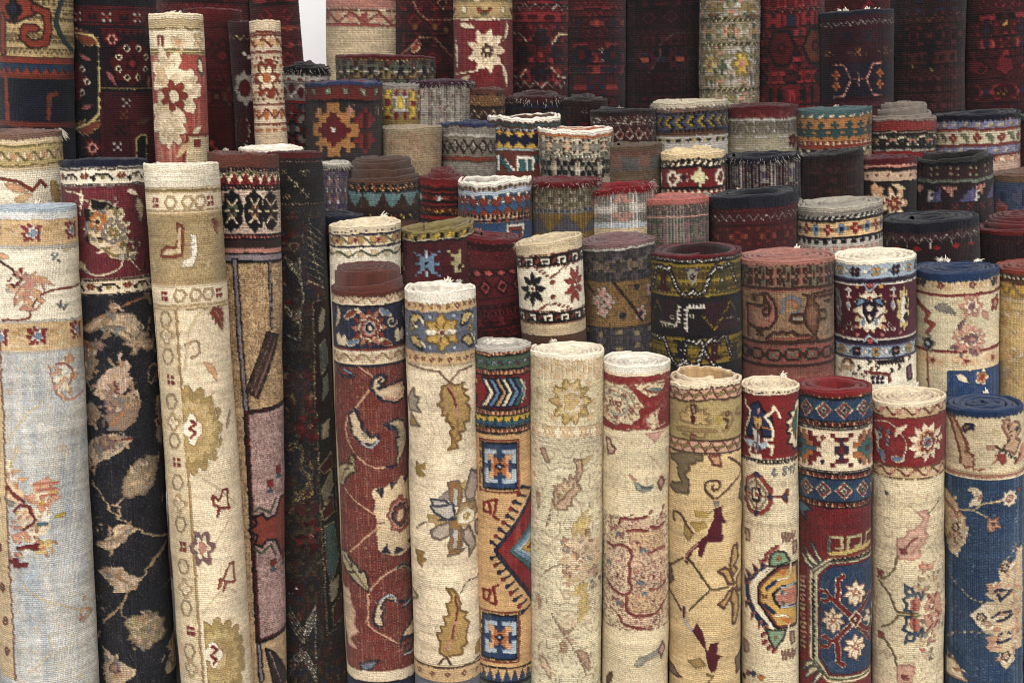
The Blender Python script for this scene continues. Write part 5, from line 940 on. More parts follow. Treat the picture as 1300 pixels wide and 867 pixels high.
def d_bluefield(c):
    BL = (46, 74, 108); CB = (218, 198, 160); CO = (206, 180, 140); PE_ = (200, 150, 116)
    c.bands((496, 524, (38, 62, 98)), (524, 602, CB), (602, 605, (190, 130, 104)), (605, 608, 'cr'), (608, 1400, BL)); c.line(525.5, 1.5, (196, 140, 116)); c.line(600, 1.3, (206, 170, 130))
    c.rag(1.6); c.warp((94, 122, 156), .62, 3.0, 608); c.mottle((30, 54, 92), .6, 20, 4, 608)
    c.tp(1195, 510, 4.82)
    c.pz([(40, 90), (75, 105), (110, 170), (130, 215), (160, 245), (165, 310), (195, 330), (195, 395), (150, 405), (115, 380), (110, 300), (85, 230), (60, 140)], (196, 160, 124), (150, 84, 66), 1.6); c.cz([(85, 130), (115, 190), (150, 260), (150, 320)], 2, (150, 76, 60), True, 5); c.pz([(115, 330), (195, 335), (190, 395), (125, 395)], (206, 168, 132)); c.pz([(125, 160), (160, 135), (195, 140), (180, 165), (150, 170), (140, 195)], (150, 130, 110), 'db', 1.2); c.cz([(150, 138), (195, 140), (195, 165), (175, 162)], 2.6, (44, 44, 84), False)
    c.cz([(175, 408), (240, 410), (290, 395), (330, 350), (335, 320)], 2, (190, 116, 76), True, 6)
    c.pz([(365, 110), (400, 110), (405, 160), (430, 130), (460, 140), (470, 200), (440, 230), (470, 260), (440, 330), (400, 300), (370, 290), (400, 240), (380, 180)], (200, 164, 130), (160, 110, 90), 1.4); c.cz([(350, 300), (390, 260), (410, 210), (400, 150)], 2.2, 'br', True, 5); c.cz([(370, 290), (420, 340), (450, 370)], 3, 'nv', True, 6); c.pz([(340, 310), (380, 320), (390, 360), (360, 380), (345, 350)], (156, 70, 60)); c.pz([(265, 265), (330, 260), (320, 285), (280, 285)], (186, 140, 112)); c.cz([(330, 265), (360, 290)], 1.6, 'br'); c.stz('.aa./abba/.aa.', 448, 180, 2.4, {'a': 'gy', 'b': 'nv'}); c.pz([(310, 160), (360, 170), (350, 210), (310, 200)], (206, 186, 140)); c.pz([(470, 300), (490, 280), (490, 370), (440, 390)], (206, 150, 120)); c.cz([(440, 380), (470, 340)], 2.4, 'ru')
    c.pz([(155, 550), (175, 520), (220, 520), (250, 545), (250, 600), (225, 635), (190, 635), (165, 660), (165, 630), (190, 600), (200, 565), (180, 555)], 'cr'); c.cz([(150, 665), (200, 660), (250, 620), (360, 600)], 2.4, CO); c.cz([(120, 670), (200, 668), (280, 700)], 2.4, CO)
    for a in range(8): c.leaf(1279.5 + 6 * math.cos(a * .785), 632.5 + 7 * math.sin(a * .785), 10, 7, a * 45, 'cr')
    c.rose(1279.5, 632.5, 5, [(170, 80, 66), 'cr', 'pk'], 6, .1); c.stz('aaa/aaa/.aa', 458, 555, 2.4, {'a': (150, 60, 60)}); c.pz([(280, 700), (310, 715), (350, 700), (335, 735), (358, 760), (320, 765), (295, 785), (270, 760), (285, 730)], PE_, (160, 100, 80), 1.2); c.stz('aa/aa', 308, 738, 2, {'a': 'br'})
    c.pz([(20, 570), (50, 575), (60, 600), (95, 640), (110, 680), (150, 720), (140, 770), (160, 810), (140, 860), (20, 870)], CO, PE_, 1.4)
    c.cz([(40, 640), (90, 700), (100, 780), (60, 840)], 2, (170, 110, 84)); c.spray(1210, 660, 12, [PE_, 'cr', (176, 120, 92)], 10)
    c.tp(1195, 670, 4.4)
    c.pz([(30, 0), (150, 0), (130, 60), (135, 90), (110, 120), (90, 180), (60, 170), (40, 130)], CO, 'cr', 1.2); c.rose(1215, 686, 7, [(170, 110, 84), 'cr', 'be'], 6, .2); c.spray(1209, 690, 12, [PE_, 'cr', (176, 120, 92)], 9)
    c.cz([(40, 230), (60, 300), (110, 360), (180, 405), (270, 410)], 2.6, CO, True, 6); c.cz([(40, 700), (50, 650), (90, 610), (170, 588), (270, 580)], 2.6, CO, True, 6)
    c.pz([(330, 190), (350, 170), (375, 200), (405, 180), (410, 130), (440, 120), (440, 700), (400, 690), (400, 750), (360, 790), (330, 770), (310, 720), (330, 690), (270, 690), (245, 660), (270, 640), (240, 610), (290, 590), (240, 590), (160, 495), (230, 420), (290, 400), (240, 370), (270, 340), (240, 310), (310, 290), (330, 300), (310, 240)], CO)
    c.pz([(245, 315), (330, 300), (330, 370), (270, 370)], PE_); c.pz([(250, 605), (330, 600), (330, 670), (260, 680)], PE_); c.pz([(160, 495), (230, 425), (290, 425), (290, 560), (230, 575)], 'cr'); c.stz('.aa./abba/abba/.aa.', 222, 497, 2, {'a': 'br', 'b': 'pe'}); c.dots([(1254, 774), (1254, 794)], 2.4, PE_)
    for pts in ([(300, 350), (330, 400), (380, 345), (310, 340), (300, 360)], [(280, 500), (310, 470), (370, 465), (380, 490), (330, 515), (280, 500)], [(305, 640), (320, 600), (350, 565), (375, 600), (370, 625), (305, 640)]): c.cz(pts, 2.6, (48, 50, 80), False)
    c.pz([(310, 480), (360, 478), (350, 502), (315, 505)], CO); c.pz([(335, 215), (385, 215), (380, 270), (330, 270)], 'cr'); c.rose(1276, 725, 5, [PE_, 'cr'], 5, .2); c.pz([(320, 700), (390, 690), (380, 750), (340, 770)], 'cr'); c.rose(1275, 833, 5, [PE_, 'cr'], 5, .2); c.cz([(400, 200), (395, 400), (405, 560), (395, 700)], 3, PE_); c.spray(1288, 770, 10, ['pk', PE_, 'cr'], 9, 2); c.spray(1288, 800, 10, ['pk', PE_, 'lg'], 9, 3)
    c.pz([(250, 0), (320, 0), (280, 12)], PE_); c.pz([(40, 780), (80, 770), (110, 820), (140, 870), (40, 870)], 'cr', PE_, 1.3); c.pz([(28, 440), (42, 460), (40, 490), (28, 490)], PE_); 
    for i, (x, y, r_) in enumerate(((1208, 650, 14), (1212, 672, 16), (1212, 692, 14), (1274, 720, 14), (1284, 740, 14), (1262, 750, 12), (1256, 780, 16), (1274, 790, 18), (1288, 765, 14), (1262, 812, 12), (1276, 832, 14), (1290, 815, 14), (1212, 852, 16), (1290, 700, 10), (1240, 628, 9))): c.spray(x, y, r_, [CO, 'cr', PE_, (190, 132, 100), 'cr', 'be'], 9, i)
    for x, y in ((1246, 783), (1274, 720), (1276, 832), (1213, 674)): c.rose(x, y, 6, ['br', 'cr', PE_], 5, .2)
    c.warp((230, 214, 180), .10, 3.0, 608); c.speck((180, 196, 210), .12, .45, 608)
def d_edge(c):
    c.bands((560, 600, 'cr'), (600, 660, 'rd'), (660, 1400, 'be'))
    for y in range(690, 900, 60): c.rose(1302, y, 16, ['ru', 'cr', 'pk'], 6, .3)

# ---------------- second row
def d_creamnavylines(c):
    c.bands((278, 291, 'cr'), (291, 294, 'nv'), (294, 297, 'cr'), (297, 299, 'nv'), (299, 312, 'cr'), (312, 314, 'nv'), (314, 400, 'iv')); c.vine(305, 4, 30, 1.2, 'ol', 'gd', 0, ['pk', 'rd'], 4); c.vine(322, 3, 34, 1.3, 'gn', 'be')
def d_starrug(c):
    c.bands((283, 303, 'ol'), (303, 306, 'bk'), (306, 480, (92, 32, 40))); c.stamps('aa.b/a.bb/.bba/bb.a', 295, 18, 4, {'a': 'bk', 'b': 'yl'}); c.line(285, 2, 'gy'); c.line(303, 2, 'cr')
    for x in (541,): c.stamp('a...b...a/.aa.b.aa./..aabaa../..aaaaa../aaaacaaaa/..aaaaa../..aa.aa../.aa.b.aa./a...b...a', x, 334, 4, {'a': (112, 136, 156), 'b': 'lb', 'c': 'bk'})
    c.stamp('a..a./.aaa./..aa./.aaa./..a.a/..aa.', 578, 332, 5, {'a': (190, 178, 128)}); c.stamp('a..a./.aaa./..aa./.aaa./..a.a', 508, 332, 5, {'a': (190, 178, 128)}); c.mottle('bk', .3, 10, 5)
def d_deepred(c):
    c.bands((290, 320, (112, 32, 38)), (320, 700, (98, 30, 36)))
    for y in (310, 318, 342, 350, 378, 386, 398): c.line(y, 1.4, 'dk')
    c.mosaic(309, 317, 16, 3, ['mr', (178, 86, 82)], smooth=.2); c.zig(322, 338, 13, 1.3, (170, 84, 80)); c.mosaic(343, 350, 16, 2.4, ['mr', (178, 86, 82)]); c.dias(364, 26, 22, ['mr', (160, 70, 68), 'mr'], 4); c.dias(390, 9, 10, ['mr']); c.dash(397, 5, 5, 'mr', (130, 44, 48)); c.mosaic(402, 440, 30, 3, ['mr', 'dr', (120, 40, 44)])
def d_creamblackflower(c):
    c.bands((300, 324, (206, 186, 150)), (324, 337, 'bk'), (337, 396, 'iv'), (396, 409, 'bk'), (409, 426, (198, 176, 140)), (426, 600, 'br')); 
    for y in (330.5, 402.5): c.stamps('aaaa..b/a..a.bb/a.aa.b.', y, 22, 2.9, {'a': 'iv', 'b': 'ru'}, 3); c.line(y - 7.5, 1.2, 'ru'); c.line(y + 7.5, 1.2, 'ru')
    for a in range(8): c.leaf(676 + 9 * math.cos(a * .785), 366 + 14 * math.sin(a * .785), 18, 8, a * 45, 'bk', None, 0, .3, 3)
    c.rose(676, 366, 4, ['iv', 'ru'], 4)
    for a in range(8): c.leaf(731 + 8 * math.cos(a * .785 + .39), 365 + 15 * math.sin(a * .785 + .39), 18, 8, a * 45 + 22, (150, 62, 56), None, 0, .3, 3)
    c.rose(731, 365, 5, ['ru', 'iv'], 4); c.curve([(682, 340), (700, 352), (722, 338)], 3, 'ru', False, 6); c.curve([(676, 396), (702, 384), (728, 394)], 3, 'ru', False, 6); c.dots([(701, 358), (701, 376)], 3, 'ru')
def d_ochreflower(c):
    c.bands((295, 314, 'mv'), (314, 318, 'lg'), (318, 357, (74, 68, 66)), (357, 415, (136, 104, 60)), (415, 640, (66, 62, 60))); c.mosaic(319, 356, 46, 4, [(74, 68, 66), (96, 84, 88), (126, 108, 78), (52, 50, 56)], [4, 1.6, 2, 2]); c.mosaic(418, 446, 50, 4, [(64, 60, 62), (140, 124, 90), (84, 76, 84)], [4, 1.6, 1.6]); c.tracery((96, 70, 44), .6, 358, 414, 18, 2.2, .08)
    for x, y in ((757, 382), (772, 382), (764, 372), (764, 394)): c.rose(x, y, 7.5, ['lg', 'pk', 'lg'], 5, .3)
    for x, y in ((828, 372), (815, 400)): c.rose(x, y, 9, ['lg', 'pk', 'nv'], 5, .3)
    c.curve([(778, 358), (800, 385), (816, 410)], 2.4, 'db'); c.curve([(744, 362), (752, 372)], 2.4, 'db'); c.dots([(809, 366), (790, 400)], 4, 'nv'); c.mottle('bk', .3, 3, 3); c.warp('lg', .2, 3.6)
def d_blackyellow(c):
    Y, K = (140, 118, 42), (34, 28, 34)
    c.bands((310, 326, 'rd'), (326, 329, 'bk'), (329, 332, 'lg'), (332, 334, 'bk'), (334, 377, Y), (377, 427, K), (427, 462, Y), (462, 640, K)); c.dash(330.5, 2.6, 3.6, 'wh', 'bk', 0, 1); c.mosaic(335, 377, 6, 2, [Y, (84, 70, 34)], [3, 1]); c.mosaic(428, 462, 6, 2, [Y, (84, 70, 34)], [3, 1])
    c.tp(820, 310, 5.415)
    W1 = [(30, 330), (50, 250), (70, 165), (110, 165), (125, 180), (160, 165), (185, 230), (210, 290), (250, 340), (300, 335), (318, 310), (340, 338), (395, 335), (410, 280), (440, 210), (480, 160), (525, 180), (560, 150), (590, 160), (610, 240), (640, 310)]
    for p_, w1 in (('bk', 6), ('wh', 2.8)): c.cz(W1, w1, p_, False, 5 if p_ == 'wh' else None); c.cz([(x_ - (0 if x_ < 900 else 0) - 40, y_ + 490) for x_, y_ in W1], w1, p_, False, 5 if p_ == 'wh' else None); c.cz([(x_ + 215, y_ + 490) for x_, y_ in W1[:9]], w1, p_, False, 5 if p_ == 'wh' else None)
    for x, y, cc in ((118, 260, (70, 20, 28)), (525, 250, (64, 64, 36)), (468, 740, (70, 20, 28)), (240, 720, (30, 32, 50)), (610, 760, (60, 50, 60))): c.stz('aaa.aaa/..aaa../..aaa../..aaa../..aba../..aaa../.aaaaa./aaaaaaa', x, y, 2.9, {'a': cc, 'b': 'lg'})
    c.pz([(275, 160), (360, 160), (350, 230), (320, 280), (290, 230)], (146, 138, 126)); c.stz('aaa...aaa', 318, 172, 2.6, {'a': 'pu'}); c.stz('.a./a.a/.a.', 318, 215, 2.6, {'a': 'mr'}); c.stz('aaaaaa/.b..b.', 110, 330, 3.2, {'a': (70, 20, 28), 'b': 'pk'}); c.stz('aaaaaa/.b..b.', 520, 325, 3, {'a': (60, 60, 36), 'b': 'lg'})
    c.pz([(110, 390), (200, 390), (200, 560), (80, 600)], (50, 28, 36)); c.pz([(400, 400), (560, 400), (470, 580), (400, 480)], (54, 26, 36)); c.pz([(480, 600), (580, 440), (640, 600)], (54, 26, 36))
    for pts in ([(100, 550), (210, 555), (225, 420)], [(280, 590), (285, 430), (400, 430)]): c.cz(pts, 2.6, (190, 182, 164), False)
    for i in range(5): c.cz([(110 + i * 22, 555), (114 + i * 22, 580)], 2, (180, 172, 150), False); c.cz([(222, 430 + i * 26), (236, 430 + i * 26)], 2, 'wh', False); c.cz([(285, 450 + i * 30), (268, 452 + i * 30)], 2, 'wh', False); c.cz([(300 + i * 24, 428), (302 + i * 24, 412)], 2, 'wh', False)
    for x, y in ((182, 508), (316, 488)): c.stz('aaa/a.a/aaa', x, y, 2, {'a': (196, 188, 160)})
    for pts in ([(40, 500), (75, 410), (105, 470)], [(390, 490), (472, 590), (580, 410), (630, 500)]): c.cz(pts, 3.2, (150, 122, 44), False, 5)
    c.cz([(40, 510), (40, 580)], 2, (120, 60, 40), False); c.cz([(555, 525), (615, 522)], 1.6, 'lg', False, 4); c.stz('aaa/a.a', 645, 555, 2.2, {'a': 'lg'}); c.line(377.5, 2, 'bk'); c.line(427, 2, 'bk')
def d_brownboteh(c):
    K, P_, DB = (158, 126, 96), (148, 92, 80), (74, 46, 36)
    c.bands((310, 335, (168, 112, 98)), (335, 338, DB), (338, 365, (134, 100, 82)), (365, 368, DB), (368, 371, P_), (371, 434, K), (434, 437, DB), (437, 463, (136, 92, 78)), (463, 466, DB), (466, 640, P_))
    c.mosaic(339, 364, 34, 2.6, [(112, 112, 90), (164, 108, 92), DB, (150, 132, 108)], [2, 2.2, 2, 1.4], smooth=.15); c.mosaic(439, 462, 26, 2.6, [(120, 124, 110), (160, 92, 80), DB, (150, 120, 100)], [2, 2.6, 1.6, 1], smooth=.15, ph=7)
    c.tp(940, 310, 5.1)
    c.pz([(40, 400), (150, 400), (150, 340), (120, 325), (170, 320), (210, 365), (230, 420), (230, 490), (190, 545), (90, 550), (45, 530)], (170, 110, 94), DB, 2.6); c.pz([(70, 430), (140, 420), (180, 460), (160, 520), (70, 520)], (164, 124, 100)); c.cz([(160, 360), (185, 400), (180, 450), (150, 460), (145, 430), (165, 415)], 2.8, DB); c.stz('.a.a./aaaaa/.aaa./aaaaa', 85, 350, 2.6, {'a': DB}); c.stz('aaaaa/.aaa./aa.aa', 120, 580, 2.8, {'a': DB}); c.cz([(45, 540), (50, 610)], 4, (110, 60, 50), False)
    c.cz([(270, 440), (280, 370), (330, 345), (380, 370), (380, 430), (340, 450)], 4.5, (118, 122, 132)); c.cz([(330, 370), (370, 410)], 4, (190, 126, 78)); c.cz([(400, 460), (340, 455), (320, 490), (350, 512), (400, 510)], 3, DB, False); c.cz([(345, 482), (400, 486)], 4, 'lg', False)
    c.pz([(400, 330), (430, 340), (440, 370), (420, 430), (405, 480), (430, 540), (470, 590), (450, 640), (500, 640), (480, 600), (500, 540), (510, 470), (500, 410), (470, 380), (480, 350), (600, 350), (600, 320), (480, 325), (440, 350)], (116, 78, 58), DB, 2); c.pz([(425, 450), (455, 400), (495, 450), (480, 530), (440, 530)], (150, 108, 84)); c.pz([(510, 370), (600, 370), (600, 620), (520, 620), (525, 470)], (150, 126, 104)); c.cz([(510, 440), (545, 445), (550, 490), (520, 500)], 2.4, DB); c.pz([(535, 380), (590, 370), (570, 400)], DB)
    c.cz([(165, 620), (210, 570), (240, 580), (270, 565), (300, 580), (330, 565), (360, 590), (440, 600)], 3.2, DB, False); c.cz([(190, 608), (440, 612)], 3, (150, 84, 70), False); c.cz([(180, 628), (450, 630)], 2.2, DB, False)
    c.warp((196, 160, 120), .34, 2.9, 371, 434); c.warp(DB, .25, 3.8); c.mottle(DB, .25, 3, 6)
def d_burgundy(c):
    LB, BU, NV_ = (160, 174, 186), (92, 26, 44), (44, 28, 50)
    c.bands((315, 331, 'iv'), (331, 334, 'pu'), (334, 352, LB), (352, 354, (90, 80, 110)), (354, 358, NV_), (358, 361, 'wh'), (361, 428, BU), (428, 431, 'wh'), (431, 436, NV_), (436, 438, (90, 80, 110)), (438, 452, LB), (452, 455, 'pu'), (455, 640, 'iv'))
    for y in (343, 445):
        c.stamps('.aa.aa./aaaaaaa/aaabaaa/.abbba./aaabaaa/aaaaaaa/.aa.aa.', y, 51, 1.75, {'a': NV_, 'b': 'pk'}, 25); c.stamps('.aa.aa./aaaaaaa/aaa.aaa/...b.../aaa.aaa/aaaaaaa/.aa.aa.', y, 51, 1.6, {'a': (186, 140, 78), 'b': NV_}, 0); c.stamps('aa..../.aaa.a/..aaa./a.aa../aa..a.', y, 25.5, 1.8, {'a': 'iv'}, 12.7); c.stamps('.a/aa', y, 25.5, 1.6, {'a': (90, 116, 142)}, 8)
    c.tp(1055, 320, 5.096)
    for sg, yc in ((1, 210), (-1, 565)):
        c.cz([(215, yc - 12 * sg), (250, yc + 35 * sg), (300, yc - 12 * sg)], 2.4, 'lb', False); c.stz('.aaa./ababa/.aaa.', 255, yc - 4 * sg, 2, {'a': (176, 80, 84), 'b': 'cr'})
    for a in range(14): c.leaf(1105 + 16.5 * math.cos(a * .449), 394 + 22 * math.sin(a * .449), 13, 8.5, math.degrees(math.atan2(22 * math.sin(a * .449), 16.5 * math.cos(a * .449))), (220, 198, 150), None, 0, .3, 3)
    c.palm(1105, 394, 34, 46, ['iv'], 10, .06); c.pz([(210, 330), (250, 305), (290, 330), (300, 380), (280, 430), (250, 455), (220, 420), (208, 380)], NV_); c.pz([(225, 355), (250, 330), (275, 350), (260, 375), (240, 378)], 'iv'); c.pz([(235, 410), (250, 390), (266, 415), (250, 440)], 'iv')
    for sg in (-1, 1):
        f = lambda pts: [(252 + sg * x_, y_) for x_, y_ in pts]
        c.pz(f([(15, 300), (60, 290), (90, 330), (80, 345), (40, 330)]), (120, 146, 170), NV_, 1.2); c.pz(f([(25, 440), (45, 390), (52, 470), (35, 480)]), (120, 146, 170), 'wh', 1.2); c.cz(f([(50, 420), (80, 395)]), 2, (120, 84, 60)); c.cz(f([(60, 300), (85, 300)]), 1.6, 'be')
    c.stz('.a./aba/.a.', 250, 290, 2, {'a': 'or_', 'b': 'rd'}); c.dots([(1089, 363), (1118, 363)], 2.6, (200, 150, 80)); c.dots([(1088, 414), (1121, 414)], 3, 'pk')
    for x in (118, 398): c.pz([(x - 22, 245), (x, 225), (x + 22, 245)], 'lb', 'wh', 1); c.cz([(x, 245), (x, 330)], 1.8, 'wh', False); c.stz('aa.aa/aa.aa', x, 282, 2, {'a': 'pk'}); c.pz([(x - 14, 335), (x, 315), (x + 14, 335), (x, 378)], 'lb', 'wh', 1)
    for x in (122, 375):
        for dx, dy in ((0, -20), (-22, 12), (24, 10)): c.stz('.a./aba/aba/.a.', x + dx, 485 + dy, 1.9, {'a': 'iv', 'b': NV_})
    for x, y in ((75, 527), (175, 530), (330, 527), (450, 525)): c.leaf(1055 + x / 5.096, 320 + y / 5.096, 7, 5, -30, (196, 120, 116))
    c.palm(1148, 393, 22, 52, [(206, 182, 120), 'iv', (206, 182, 120)], 10, .16); c.palm(1148, 395, 13, 36, ['iv'], 4, .02); c.cz([(485, 300), (500, 340), (485, 370), (500, 380)], 1.6, NV_); c.pz([(470, 430), (488, 395), (505, 430), (488, 470)], NV_); c.palm(1063, 392, 20, 52, ['gy', (150, 150, 166), 'mv', 'iv'], 10, .16)
    c.tp(1055, 320, 5.096)
    c.cz([(80, 720), (110, 700), (140, 720), (135, 755), (100, 750), (60, 780)], 4.5, (190, 160, 120)); c.cz([(80, 720), (115, 695), (145, 720)], 1.5, 'br'); c.cz([(290, 700), (470, 690)], 1.6, 'dk', False)
    for i in range(9): c.cz([(295 + i * 20, 715), (305 + i * 20, 700), (312 + i * 20, 720)], 1.8, 'dk', False)
    for x, y in ((250, 705), (300, 745), (385, 765), (440, 745), (510, 705), (190, 745)): c.cz([(x - 6, y - 14), (x + 8, y), (x - 6, y + 12)], 1.6, 'dk', False)
    c.cz([(265, 745), (260, 775), (330, 780), (370, 790), (370, 830)], 3, (130, 54, 50)); c.stz('aa.aa.aa/aa.aa.aa/......../aa.aa.aa/aa.aa.aa', 300, 820, 1.9, {'a': NV_}); c.spray(1098, 474, 6, ['mr', 'bg'], 6); c.spray(1085, 477, 5, ['mr', 'pk'], 5); c.pz([(490, 760), (520, 745), (530, 840), (495, 840)], (134, 90, 104), NV_, 1.2); c.spray(1066, 470, 9, ['iv', 'be', 'pk'], 8)
def d_creamblue(c):
    c.bands((335, 348, 'bl'), (348, 372, (214, 190, 150)), (372, 375, 'rd'), (375, 444, (214, 200, 164)), (444, 447, 'rd'), (447, 470, (212, 190, 152)), (470, 640, (206, 190, 158))); c.vine(361, 5, 40, 1.2, 'be', 'tn', 0, ['ru', 'pk'], 4); c.stamp('.a./aba/aba/.a.', 1172, 360, 2.8, {'a': 'nv', 'b': 'sb'}); c.stamp('.a./aba/aba/.a.', 1259, 361, 2.8, {'a': 'nv', 'b': 'sb'})
    c.leaf(1200, 392, 30, 12, 20, 'gy', None, 4, .6); c.leaf(1218, 384, 24, 9, -10, 'be', None, 3, .5); c.rose(1233, 388, 13, ['pk', 'cr', 'mv'], 6, .3); c.leaf(1250, 402, 20, 9, 50, 'pk'); c.curve([(1165, 385), (1180, 398), (1176, 408), (1186, 412), (1178, 424)], 4.5, (158, 72, 56), False); c.rose(1179, 437, 9, ['gy', 'nv', 'lb'], 5, .3)
    for i in range(3): c.spray(1228, 420 + i * 8, 22, ['pk', 'be', 'mv', (206, 160, 140)], 14, i)
    c.palm(1232, 430, 38, 24, ['pk', 'cr', 'mv', 'pk'], 9, .25); c.rose(1262, 390, 9, ['ru', 'pk'], 5, .3); c.vine(458, 5, 44, 1.2, 'be', 'tn', 10, ['pk', 'ru'], 5); c.curve([(1178, 447), (1178, 500)], 2, 'ru', False); c.clip(1202, 1400, 470, 640, 475); c.band(470, 640, (48, 76, 120)); c.rose(1246, 480, 9, ['cr', 'or_', 'ru'], 5, .3); c.leaf(1222, 480, 20, 9, 40, 'cr'); c.clip(); c.warp('iv', .2, 3.4)
def d_goldedge(c):
    c.bands((330, 346, 'ru'), (346, 360, 'br'), (360, 378, 'gd'), (378, 382, 'be'), (382, 700, (208, 178, 122))); c.dash(352, 4, 7, 'dk', 'cr'); c.vine(369, 5, 24, 1.3, 'ol', 'yl'); 
    for y in (405, 440, 470): c.spray(1284, y, 18, ['be', 'tn', (196, 158, 96), 'cr'], 10)
    c.curve([(1280, 450), (1282, 500)], 2, 'pe'); c.lines('be', 1.2, 380)
# ---------------- farther rows: short visible bands
def S(*ops):
    def f(c):
        for o in ops: getattr(c, o[0])(*o[1:-1], **o[-1]) if isinstance(o[-1], dict) and o[0] not in ('stamps', 'stamp') else getattr(c, o[0])(*o[1:])
    return f
B = lambda *a: ('bands',) + a

def d_octrug(c):
    c.band(-200, 74, (178, 152, 106)); c.mosaic(-60, 74, 7, 2.2, [(188, 162, 114), (128, 106, 72)], [4, 1])
    c.polyf([(-8, 2), (20, -14), (44, 4), (44, 18), (20, 30), (-8, 20)], 'ru', 'db', 2); c.rose(17, 13, 11, ['bk', 'nv'], 4, .2, 1.2)
    c.curve([(44, 10), (58, 16), (60, 36), (56, 54), (40, 56), (30, 48), (32, 36), (44, 36)], 11, 'db', False); c.curve([(44, 10), (58, 16), (60, 36), (56, 54), (40, 56), (30, 48), (32, 36), (44, 36)], 8, 'ru', False); c.curve([(2, 24), (4, 66)], 14, 'db'); c.curve([(2, 24), (4, 66)], 10, 'ru')
    c.curve([(82, -10), (74, 6), (70, 30), (82, 52), (92, 62)], 6, (50, 72, 66)); c.bands((72, 81, 'ru'), (81, 92, (40, 66, 96)), (92, 100, (120, 56, 40)), (100, 300, (28, 34, 48))); c.tris(84, 94, 12, 'ru'); c.dash(74, 2, 4, 'br')
    c.border(4, 10, 8, 14, 96, 170, 'ru'); c.curve([(60, 150), (62, 120), (70, 118)], 6, (120, 60, 44), False); c.band(154, 162, (116, 54, 42)); c.band(162, 400, (30, 34, 46)); c.mottle((40, 56, 76), .5, 10, 8, 100)
def d_gulrug(c):
    K, RD = (30, 24, 32), (92, 24, 30)
    c.band(-200, 420, K); c.bands((-60, 8, K), (8, 32, RD), (32, 36, K)); c.stamps('a.a/.b./a.a', 22, 40, 4, {'a': 'lg', 'b': 'ru'}, 6); c.stamps('a.a/aaa', 22, 40, 4, {'a': K}, 24); c.lines(K, 1.4, 12, 29)
    c.clip(82, 128, 34, 400, 100); c.band(34, 400, K)
    for y in (48, 160): c.leaf(112, y, 44, 16, 18 if y < 100 else -12, (130, 66, 44), (190, 168, 110), -6, .5, 6)
    c.curve([(88, 40), (118, 46), (127, 56), (126, 146), (112, 158), (90, 172)], 3, (196, 176, 116), False); c.rose(92, 104, 28, ['dr', RD], 8, .06)
    for a in range(8): c.rose(92 + 20 * math.cos(a * .785), 104 + 21 * math.sin(a * .785), 4.5, ['cr', 'bk'], 4, .1)
    c.leaf(110, 74, 22, 7, 20, (160, 90, 92), None, 0, .5); c.leaf(112, 136, 22, 7, -20, (160, 90, 92), None, 0, .5); c.rose(118, 188, 11, [RD, 'pk', RD], 8, .2)
    c.clip(128, 210, 34, 112, 80); c.band(34, 112, (40, 20, 30)); c.rose(168, 80, 27, ['dr', RD], 8, .06)
    for a in range(8): c.rose(168 + 19 * math.cos(a * .785 + .39), 80 + 20 * math.sin(a * .785 + .39), 4.5, ['cr', 'bk'], 4, .1)
    c.rose(168, 80, 9, ['mr', (150, 50, 54)], 5, .3); c.rose(142, 50, 9, [RD, 'pk', 'dr'], 6, .2); c.leaf(142, 100, 24, 8, 60, (160, 90, 92), None, 0, .5); c.leaf(190, 104, 20, 8, 100, (170, 90, 92), None, 0, .5); c.tris(36, 46, 10, RD, 0, False)
    c.clip(128, 210, 111, 400, 140); c.bands((111, 117, 'bk'), (117, 400, (86, 22, 30))); c.dash(112.5, 1.8, 100, (196, 176, 116), (196, 176, 116)); c.border(131, 162, 135, 166, 118, 210, (72, 22, 30), 'mr')
    for y, cc in ((130, 'lg'), (145, (110, 60, 40)), (165, K), (186, 'lg')): c.stamp('a.a/.a./a.a', 160 - (y - 130) * .2, y, 4, {'a': cc})
    c.polyf([(172, 176), (178, 172), (186, 172), (186, 220), (172, 220)], K, (196, 176, 116), 1.8); c.leaf(184, 154, 30, 8, -10, 'br', None, 0, .5); c.clip(); c.lines(K, 1.2, 120)
def d_creamredtall(c):
    c.bands((0, 24, 'cr'), (24, 38, (200, 176, 134)), (38, 62, 'cr'), (62, 70, (204, 176, 130)), (70, 400, (172, 84, 72))); c.lines('ol', 1.2, 36, 63, 67); c.stamp('a.a/aba/aba/a.a', 203, 52, 3.4, {'a': 'ru', 'b': 'cr'}); c.rose(226, 54, 8, ['be', 'pe'], 5, .3); c.rose(252, 50, 8, ['tn', 'cr'], 5, .3); c.mottle('cr', .5, 20, 3, 70)
    for x, y, r in ((210, 96, 26), (226, 116, 26), (208, 150, 26), (240, 110, 14), (216, 165, 18)): c.rose(x, y, r, ['cr', 'be', 'cr'], 7, .25, 1.1)
    c.rose(220, 122, 16, ['ru', 'cr'], 7, .25); c.rose(204, 98, 8, ['tn', 'be'], 5, .3); c.leaf(254, 85, 20, 10, 80, 'cr', 'gn', 0, .5); c.leaf(250, 168, 24, 9, -50, 'cr', None, 3, .5); c.polyf([(238, 172), (272, 172), (272, 240), (228, 240)], 'be', 'ru', 2); c.stamp('aa/aa', 250, 182, 5, {'a': 'ru'}); c.leaf(232, 190, 30, 10, -50, 'tn')
